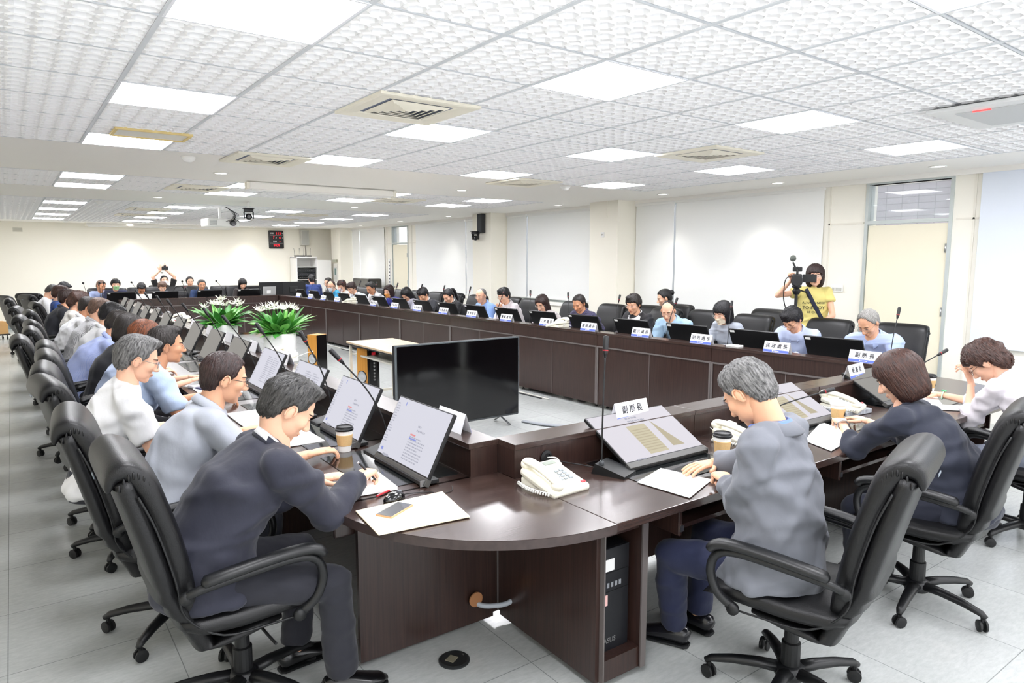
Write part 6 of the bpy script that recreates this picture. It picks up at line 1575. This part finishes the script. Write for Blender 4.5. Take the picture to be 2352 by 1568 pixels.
for lab, pts, m in (('grey fabric cable cover on the floor right of the television', [(4.25, 5.75, .01), (4.35, 5.45, .015), (4.6, 5.2, .012), (4.9, 5.0, .015), (5.1, 4.6, .012), (5.25, 4.3, .012)], mat('grey_cable_cover', '#8f9399', .7)),
                    ('white and black cables along the foot of the right row desks', [(5.2, 6.5, .01), (5.17, 7.5, .012), (5.13, 8.6, .01), (5.09, 9.6, .014), (5.04, 10.8, .01), (5.0, 12, .01), (4.95, 13.5, .01)], mat('pale_cable', '#d6d4cc', .6)),
                    ('dark cables along the right row desk foot beside the pale ones', [(5.16, 6.6, .008), (5.10, 7.6, .01), (5.09, 8.4, .01), (5.02, 9.8, .01), (5.0, 11, .01), (4.93, 12.6, .01)], PLASTIC2),
                    ('black cables hanging over the left ledge towards the television', [(1.72, 4.0, .895), (1.80, 4.05, .89), (1.95, 4.3, .5), (2.3, 4.8, .02), (2.6, 5.3, .01), (2.9, 5.7, .01)], PLASTIC2)):
    r_ = .028 if 'fabric' in lab else .008
    tag(MB().tube(smoothpath(pts, 6), r_ if 'fabric' not in lab else [(.035, .012)] * 31, 8).obj('floor_cable', m, smooth=True), lab, 'cable')

# ------------------------------------------------------------------ far end of the room
t = thing('wall_clock', 'black digital wall clock with red figures on the back wall', 'clock', (6.31, BY - .03, 2.335), 0)
MB().box(-.225, .225, -.03, .03, -.27, .27, bev=.03).obj('case', mat('clock_black', '#131315', .35), t)
RED = mat('red_digits', '#e01f30', .5, emit=.75); WT = mat('white_print', '#d0d0d0', .5)
d1 = MB(); d2 = MB(); F = lambda x, z: frame((x, -.0315, z), (1, 0, 0), (0, 0, 1))
for s_, sz, x, z in (('115', .10, .06, .18), ('7', .10, -.08, .06), ('6', .10, .10, .06), ('一', .05, .10, -.06), ('9:09', .11, .0, -.18)): text(d1, s_, sz, F(x, z))
for s_, sz, x, z in (('民國', .05, -.13, .18), ('年', .045, .185, .18), ('月', .045, -.01, .05), ('日', .045, .185, .05), ('星期', .055, -.05, -.06)): text(d2, s_, sz, F(x, z))
d1.obj('red_figures', RED, t); d2.obj('white_figures', WT, t); MB().box(-.19, .19, -.032, -.031, .118, .122).box(-.19, .19, -.032, -.031, -.112, -.108).obj('divider', WT, t)
t = thing('equipment_cabinet', 'white open equipment cabinet with amplifiers in the far right corner', 'cabinet', (7.0, 20.75, 0), 0)
CW = mat('white_cabinet', '#f0efec', .5); fr = MB()
fr.box(-.32, -.30, -.3, .3, 0, 1.80); fr.box(.30, .32, -.3, .3, 0, 1.80); fr.box(-.32, .32, -.3, .3, 1.78, 1.82); fr.box(-.3, .3, .28, .3, 0, 1.78); fr.box(-.3, -.02, -.3, -.28, 0, 1.78) if 0 else None
fr.obj('carcass', CW, t)
for z in (.62, .95, 1.12, 1.5): MB().box(-.3, .3, -.28, .28, z, z + .02).obj('shelf', CW, t)
MB().box(.32, .75, -.31, -.29, .1, 1.72, bev=.003).obj('open_door', CW, t)
for i, (z, h, c) in enumerate(((1.35, .10, '#202226'), (1.24, .09, '#2b2d32'), (1.16, .06, '#17181a'), (1.02, .05, '#26282c'), (.975, .04, '#3c3d40'))):
    u = thing('rack_unit', 'black rack amplifier in the white equipment cabinet, %s' % ['topmost', 'second from top', 'third from top', 'fourth from top', 'lowest'][i], 'amplifier', (7.0, 20.72, z - (.02 if i < 0 else 0)), 0, 'rack amplifiers')
    MB().box(-.26, .26, -.22, .2, 0, h, bev=.004).obj('chassis', mat('rack_%d' % i, c, .35), u)
    kb = MB()
    for k in range(8): kb.tube([(-.2 + k * .055, -.22, h / 2), (-.2 + k * .055, -.232, h / 2)], .009, 8)
    kb.obj('control_knobs', METAL, u)
for k in range(3): u = thing('cardboard_box', 'small brown box on the middle cabinet shelf, %s' % ['left', 'centre', 'right'][k], 'box', (6.8 + k * .17, 20.62, .64), 0, 'small boxes in the cabinet'); MB().box(-.075, .075, -.1, .1, 0, .11, bev=.003).obj('carton', mat('brown_carton', '#b98d5a', .8), u); MB().box(-.02, .02, -.101, .101, .11, .111).obj('tape', mat('tape', '#d0ad7c', .4), u)
for k, (x, lab) in enumerate(((6.78, 'left'), (6.95, 'centre'), (7.15, 'right'))):
    u = thing('wireless_receiver', 'wireless receiver with thin aerials on top of the white cabinet, ' + lab, 'receiver', (x, 20.7, 1.822), 0, 'wireless receivers')
    MB().box(-.06, .06, -.08, .08, 0, .04, bev=.004).obj('housing', PLASTIC2, u)
    for s in (-1, 1): MB().tube([(s * .05, .05, .03), (s * .07, .05, .26)], .004, 6).obj('aerial', PLASTIC2, u)
t = thing('wall_speaker', 'grey wall loudspeaker between the clock and the corner', 'loudspeaker', (7.15, BY - .09, 2.40), 0)
MB().box(-.12, .12, -.09, .09, -.23, .23, bev=.01).obj('cabinet', mat('grey_speaker', '#cfcfc8', .6), t); MB().box(-.10, .10, -.095, -.09, -.21, .21, bev=.002).obj('grille', mat('grey_mesh', '#b9bab4', .7), t); MB().tube([(.04, .05, -.23), (.04, .08, -.8)], .006, 6).obj('cable', PLASTIC2, t)
t = thing('breaker_panel', 'grey electrical breaker panel on the wall beside the far pillar', 'electrical panel', (7.82, 20.25, 1.35), -PI / 2)
MB().box(-.16, .16, -.01, .02, -.3, .25, bev=.004).obj('frame', mat('grey_panel', '#d5d3ca', .5), t); MB().box(-.11, .11, -.018, -.01, -.22, .17, bev=.002).obj('door', mat('grey_panel_door', '#c1c2bd', .5), t); MB().box(-.06, .05, -.021, -.018, -.08, .12).obj('window', mat('green_glass', '#5d7771', .2), t); MB().box(-.16, .16, -.05, .0, .3, .38, bev=.006).obj('top_box', mat('beige_box', '#a5a693', .5), t)
t = thing('covered_case', 'tall black case wrapped in shiny plastic near the far blind', 'case', (7.78, 17.85, 0), -PI / 2)
MB().box(-.55, .55, -.2, .2, .02, 1.22, bev=.05).obj('body', mat('shiny_black_wrap', '#0d0e10', .18, bump=.5, scale=14, coat=.6), t); MB().box(-.5, .5, -.215, -.19, .45, 1.0, bev=.02).obj('front_panel', mat('grey_wrap', '#3b3e42', .25, bump=.6, scale=20), t)
t = thing('notice_strip', 'pale vertical paper notice on the panel beside the far door', 'notice', (WX - .016, 17.36, 1.45), -PI / 2); MB().box(-.05, .05, -.002, .002, -.45, .3).obj('sheet', PAPER, t); k_ = MB()
for i in range(7): k_.box(-.02, .02, -.004, -.002, -.35 + i * .09, -.31 + i * .09)
k_.obj('print', INK, t)
for x, lab, rz in ((4.84, 'left black desktop monitor seen from behind near the far corner', .06), (5.39, 'right black desktop monitor seen from behind near the far corner', -.12)):
    t = thing('desktop_monitor', lab, 'monitor', (x + .05, 16.95, DZ), rz)
    MB().box(-.29, .29, -.015, .015, .10, .455, bev=.008).obj('casing', PLASTIC2, t); MB().box(-.1, .1, -.035, -.015, .20, .33, bev=.01).obj('rear_bulge', PLASTIC, t); MB().tube([(0, -.0, .02), (0, -.03, .12), (0, -.02, .2)], .02, 8).obj('stand', PLASTIC, t); MB().lathe([(.11, 0), (.11, .01), (.03, .018)], 20).obj('foot', PLASTIC, t); MB().box(-.28, .28, .015, .017, .11, .445).obj('screen', SCRB, t)
t = thing('laptop', 'silver laptop standing open at the far right corner of the desks', 'laptop', (4.72, 16.62, .893), PI)
MB().box(-.15, .15, -.1, .1, 0, .014, bev=.004).obj('keyboard_base', METAL, t); MB().box(-.15, .15, -.004, .004, 0, .20, bev=.003, M=Matrix.Translation((0, .1, .012)) @ Matrix.Rotation(-.25, 4, 'X')).obj('lid', mat('silver_lid', '#b9b9b8', .35, .3), t); MB().box(-.03, .06, .005, .006, .03, .11, M=Matrix.Translation((0, .1, .012)) @ Matrix.Rotation(-.25, 4, 'X')).obj('white_label', PAPER, t)
t = thing('printer', 'white printer with black top on a low wooden stand behind the back row', 'printer', (5.0, 19.0, 0), 0)
MB().box(-.35, .35, -.3, .3, 0, .66, bev=.004).obj('wooden_stand', OAK, t); MB().box(-.27, .27, -.25, .25, .66, .96, bev=.02).obj('body', WHITEP, t); MB().box(-.23, .23, -.22, .22, .96, 1.04, bev=.02).obj('top_unit', PLASTIC, t)
paper('upright white sheet between the back row monitors', [(1.98, 16.8), (2.30, 16.8), (2.30, 16.84), (1.98, 16.84)], z=.80, th=.18)
p = PE['B9']; t = thing('stool', 'low round stool under the person in the blue jacket seen from behind', 'stool', (p['ox'], p['oy'], 0), 0)
MB().lathe([(.17, .44), (.18, .45), (.18, .475), (.16, .485)], 20).obj('seat', LEATHER, t); MB().tube([(0, 0, .04), (0, 0, .44)], .025, 10).lathe([(.2, 0), (.2, .015), (.04, .04)], 20).obj('pedestal', METAL, t)
t = thing('handbag', 'black padded bag on the chair beside the photographer', 'bag', (2.95, 17.55, .50), .2); MB().box(-.2, .2, -.1, .1, 0, .5, bev=.08).obj('body', mat('quilted_black', '#16161a', .5, bump=.8, scale=30), t); MB().tube(smoothpath([(-.12, 0, .48), (-.08, 0, .60), (.08, 0, .60), (.12, 0, .48)], 5), .012, 8).obj('handle', PLASTIC2, t, smooth=True)
# camera held by the photographer
t = thing('photo_camera', 'black photo camera held overhead by the photographer at the back', 'camera', (2.86, 18.74, 1.52), PI)
MB().box(-.07, .07, -.035, .035, -.045, .045, bev=.012).obj('body', PLASTIC2, t); MB().lathe([(.04, 0), (.042, .03), (.040, .075), (.033, .078)], 20, M=Matrix.Translation((0, .03, 0)) @ Matrix.Rotation(-PI / 2, 4, 'X')).obj('lens', PLASTIC, t); MB().box(-.025, .025, -.03, .03, .04, .07, bev=.008).obj('viewfinder_hump', PLASTIC2, t)
t = thing('wristwatch', 'black watch on the raised wrist of the photographer', 'watch', (2.79, 18.78, 1.41), 0); MB().tube([(.032 * math.cos(a), .032 * math.sin(a), 0) for a in [x * PI / 8 for x in range(16)]], (.008) , 6, closed=True).obj('strap', PLASTIC2, t); MB().lathe([(.018, 0), (.018, .008)], 14, M=Matrix.Translation((0, -.034, 0)) @ Matrix.Rotation(PI / 2, 4, 'X')).obj('dial', SCRB, t)
# trolley with a carton at the left edge
t = thing('wheeled_cart', 'dark wheeled base with a brown carton cut off at the left edge', 'cart', (-.60, 18.5, 0), .3)
MB().box(-.25, .25, -.2, .2, .10, .13, bev=.01).obj('platform', PLASTIC2, t)
for s in (-1, 1):
    for q in (-1, 1): MB().tube([(s * .2 - .01, q * .15, .03), (s * .2 + .01, q * .15, .03)], .03, 12).tube([(s * .2, q * .15, .05), (s * .2, q * .15, .1)], .008, 6).obj('caster', PLASTIC2, t)
u = thing('cardboard_box', 'brown carton on the wheeled base at the left edge', 'box', (-.60, 18.5, .13), .3); MB().box(-.22, .22, -.18, .18, 0, .26, bev=.004).obj('carton', mat('brown_carton2', '#c49a63', .8), u); MB().box(-.03, .03, -.181, .181, .26, .2615).obj('tape', mat('tape', '#d0ad7c', .4), u)
t = thing('wall_vent', 'small grey vent plate high on the back wall at left', 'vent', (-.03, BY - .01, 2.47), 0); MB().box(-.1, .1, -.008, .008, -.05, .05, bev=.003).obj('plate', mat('vent_grey', '#d6d3c6', .6), t); k_ = MB()
for i in range(5): k_.box(-.085, .085, -.011, -.008, -.04 + i * .018, -.034 + i * .018)
k_.obj('slats', mat('vent_slat', '#b7b4a8', .6), t)
# ------------------------------------------------------------------ ceiling and pillar equipment
t = thing('ceiling_projector', 'white ceiling projector with hanging black cables', 'projector', (2.98, 13.3, 2.38), .1); t.scale = (1.25, 1.25, 1.1)
MB().box(-.22, .22, -.17, .17, -.06, .07, bev=.02).obj('body', WHITEP, t); MB().lathe([(.045, 0), (.045, .03), (.035, .035)], 20, M=Matrix.Translation((.12, -.17, 0)) @ Matrix.Rotation(PI / 2, 4, 'X')).obj('lens', SCRB, t)
g_ = MB()
for i in range(6): g_.box(-.2, -.1, -.172, -.17, -.04 + i * .015, -.033 + i * .015)
g_.obj('vent_slots', mat('slot_grey', '#9a9c9e', .6), t); MB().tube([(0, 0, .07), (0, 0, .32)], .02, 10).lathe([(.06, 0), (.06, .01)], 16, c=(0, 0, .32)).obj('mount', WHITEP, t)
c_ = MB()
for i in range(6): a = i * .3; c_.tube(smoothpath([(.02, .0, .30), (.08 + .03 * i, -.1, .25 - .02 * i), (.14 + .02 * math.sin(i), -.19, .1), (.02 + .04 * i, -.18, .02)], 5), .004, 5)
c_.obj('cable', PLASTIC2, t, smooth=True)
def ptz(label, x, y, z, rz, mount):
    t = thing('ptz_camera', label, 'camera', (x, y, z), rz)
    MB().box(-.09, .09, -.06, .07, .0, .012, bev=.003).obj('bracket', PLASTIC2, t)
    MB().box(-.075, .075, -.055, .055, -.05, 0, bev=.012).obj('base', PLASTIC, t)
    for s in (-1, 1): MB().box(s * .07 - .012, s * .07 + .012, -.035, .035, -.16, -.05, bev=.008).obj('yoke_arm', PLASTIC, t)
    MB().ell((0, 0, -.125), (.055, .055, .05), 18, 12).obj('camera_head', PLASTIC2, t, smooth=True); MB().lathe([(.034, 0), (.034, .03), (.028, .034)], 20, M=Matrix.Translation((0, -.035, -.13)) @ Matrix.Rotation(PI / 2, 4, 'X')).obj('lens', SCRB, t)
    if mount: MB().tube([(0, 0, .012), (0, 0, mount)], .02, 10).obj('drop_pole', WHITEP, t)
    return t
ptz('black dome-yoke camera hanging from the ceiling beside the projector', 3.12, 11.9, 2.56, -.2, .11)
ptz('black yoke camera on a bracket under the pillar loudspeaker', 7.70, 12.1, 2.30, -PI / 2 + .3, 0)
t = thing('column_speaker', 'slim black loudspeaker on the second cream pillar', 'loudspeaker', (7.78, 12.0, 2.47), -PI / 2)
MB().box(-.09, .09, -.05, .04, -.19, .19, bev=.006).obj('cabinet', mat('dark_grey_speaker', '#2a2c30', .5), t); MB().box(-.078, .078, -.055, -.05, -.175, .175, bev=.001).obj('grille', mat('dark_mesh', '#3b3e43', .7), t); MB().box(-.03, .03, .04, .055, -.1, .1).obj('wall_bracket', PLASTIC2, t)
for y, z, x, lab in ((8.40, 2.13, 7.829, 'small metal socket plate on the first cream pillar'), (4.58, 1.37, WX - .013, 'white thermostat panel beside the near door')):
    t = thing('wall_plate', lab, 'switch', (x, y, z), -PI / 2); big = y < 5
    MB().box(-.075 if big else -.04, .075 if big else .04, -.008, .0, -.04, .045, bev=.002).obj('plate', WHITEP, t); k_ = MB()
    if big:
        for i in range(8): k_.box(-.06 + i * .0155, -.05 + i * .0155, -.010, -.008, -.03, .01)
    else: k_.tube([(0, -.008, .01), (0, -.03, .0)], .012, 8)
    k_.obj('switch_keys', mat('plate_grey', '#b9b9b2', .5), t)
# video camera and tripod in front of the standing operator
OX, OY = 7.0, 4.36
an = math.atan2(-OY, -OX)      # lens looks towards the ring and the viewpoint
t = thing('tripod', 'black tripod carrying the video camera', 'tripod', (OX, OY, 0), an + PI / 2)
MB().tube([(0, 0, .55), (0, 0, 1.34)], .017, 10).obj('centre_column', PLASTIC, t)
for k in range(3):
    a = PI / 2 + k * 2 * PI / 3; MB().tube([(.03 * math.cos(a), .03 * math.sin(a), .98), (.42 * math.cos(a), .42 * math.sin(a), .015)], [.018, .012], 8).obj('leg', PLASTIC, t)
MB().lathe([(.03, 1.34), (.04, 1.36), (.045, 1.38), (.03, 1.41), (.05, 1.42), (.05, 1.44)], 16).obj('fluid_head', PLASTIC2, t); MB().tube([(0, .02, 1.40), (.10, .16, 1.36), (.13, .25, 1.30)], .008, 8).obj('pan_handle', PLASTIC2, t)
t = thing('video_camera', 'black video camera with a side screen and furry top microphone', 'camera', (OX, OY, 1.445), an + PI / 2)
MB().box(-.055, .055, -.13, .16, 0, .12, bev=.02).obj('body', PLASTIC2, t)
MB().lathe([(.052, 0), (.055, .02), (.058, .07), (.062, .09), (.055, .092)], 24, M=Matrix.Translation((0, -.12, .055)) @ Matrix.Rotation(PI / 2, 4, 'X')).obj('lens_hood', PLASTIC, t)
MB().lathe([(.04, 0), (.038, .003)], 24, M=Matrix.Translation((0, -.205, .055)) @ Matrix.Rotation(PI / 2, 4, 'X')).obj('front_glass', SCRB, t)
MB().box(.06, .20, -.03, -.012, .03, .12, bev=.005).obj('side_screen', PLASTIC2, t)
MB().tube(smoothpath([(0, -.10, .12), (0, -.09, .18), (0, .05, .19), (0, .1, .13)], 4), .012, 8).box(-.05, .05, -.10, -.02, .15, .20, bev=.01).obj('top_handle', PLASTIC, t)
MB().tube([(-.02, -.03, .19), (-.05, -.03, .25)], .01, 8).obj('microphone_mount', PLASTIC2, t)
MB().tube([(-.05, .13, .30), (-.05, .10, .30), (-.05, .02, .30), (-.05, -.10, .29), (-.05, -.14, .285)], [.014, .026, .03, .033, .02], 14).obj('furry_microphone', mat('grey_foam', '#5d625c', .95, bump=.8, scale=200), t, smooth=True)
MB().tube(smoothpath([(-.06, .0, .1), (-.12, .0, .05), (-.13, .02, -.15), (-.10, .04, -.30), (-.13, .02, -.42)], 5), .006, 6).obj('strap', PLASTIC2, t, smooth=True)
# slogan and shoulder strap of the operator
p = PE['S1']; tt = p['t']
def front(p, x, u, off):
    """point on the chest surface in the person's frame"""
    c0 = p['NB'] - p['up'] * u; return c0 + Vector((x, 0, 0)) + p['fw'] * off
dg = bpy.context.evaluated_depsgraph_get()
def chest(p, x, u, extra=.004):
    o = [c for c in CH[p['t'].name] if c.name.startswith('top')][0]
    org = front(p, x, u, .6); hit, loc, nrm, _ = o.ray_cast(org, -p['fw'])
    return (loc + nrm * extra) if hit else front(p, x, u, .12)
bpy.context.view_layer.update()
st = MB(); pts = [chest(p, +.085 - .19 * i / 14, -.0 + .36 * i / 14, .006) for i in range(15)]
st.tube(pts, [(.021, .003)] * 15, 8, up=(0, 1, 0)); st.obj('shoulder_strap', mat('navy_strap', '#23283d', .8), tt, smooth=True)
for s_, sz, u in (('ALWAYS NEED', .036, .15), ('TO ENJOY', .050, .205), ('LE CHIC', .036, .255)):
    tm = MB(); text(tm, s_, sz, Matrix.Identity(4)); v = []
    for q in tm.v: a = chest(p, q[0] * -1 * -1 * (1) + .01, u - q[1], .003); v.append(a)
    # seen from the front the person's left is at image right: mirror x
    v = []
    for q in tm.v: v.append(chest(p, -q[0] + .0, u - q[1], .003))
    tm.v = [tuple(a) for a in v]; tm.obj('slogan', mat('slogan_ink', '#4c4a35', .8), tt)
# watches and bracelets
def ringon(key, k, name, label, cat, m, r=.031, back=.02, parts=None):
    p = PE[key]; E_, W_, _ = p['hands'][k]; d = (W_ - E_).normalized(); c = W_ - d * back
    M = p['t'].matrix_world; u = d.orthogonal().normalized(); v = d.cross(u)
    t = thing(name, label, cat, M @ c, p['t'].rotation_euler[2])
    MB().tube([u * (r * math.cos(a)) + v * (r * .85 * math.sin(a)) for a in [x * PI / 10 for x in range(20)]], .0045, 6, closed=True).obj('band', m, t, smooth=True)
    z = Vector((0, 0, 1)) - d * d.z; z.normalize(); x = d
    MB().box(-.014, .014, -.014, .014, 0, .007, bev=.002, M=Matrix(((x.x, z.cross(x).x, z.x, z.x * r * .95), (x.y, z.cross(x).y, z.y, z.y * r * .95), (x.z, z.cross(x).z, z.z, z.z * r * .95), (0, 0, 0, 1)))).obj('face' if cat == 'watch' else 'clasp', parts or SCRB, t)
ringon('L1', -1, 'wristwatch', 'watch with pale strap on the man in the navy jacket', 'watch', mat('beige_strap', '#b9ad98', .6))
ringon('L4', 1, 'wristwatch', 'steel watch on the man in the light blue shirt', 'watch', METAL)
ringon('N2', -1, 'bracelet', 'silver beaded bracelet on the woman in the navy blouse', 'bracelet', METAL, parts=METAL)
ringon('N3', 1, 'bracelet', 'pale green jade bangle on the woman in the pinkish white blouse', 'bracelet', mat('jade', '#bfe0c9', .25), parts=mat('jade_mark', '#4fae78', .3))
# pen in the hand of the man in the navy jacket
p = PE['L1']; wv = p['t'].matrix_world @ p['hands'][1][1]
t = thing('pen', 'dark pen held by the man in the navy jacket', 'pen', wv + Vector((.045, .015, -.005)), 0); MB().tube([(-.03, .03, .055), (.035, .01, -.025), (.042, .008, -.034)], [.0045, .0045, .001], 8).obj('barrel', PLASTIC, t); MB().tube([(-.03, .03, .055), (-.034, .031, .060)], .0046, 8).obj('cap', METAL, t)

import re as _re
for o in list(COL.objects):
    if o.parent is None and 'label' in o: o['label'] = _re.sub(r'\b(?:wo)?man\b', 'person', o['label']).replace('person person', 'person')
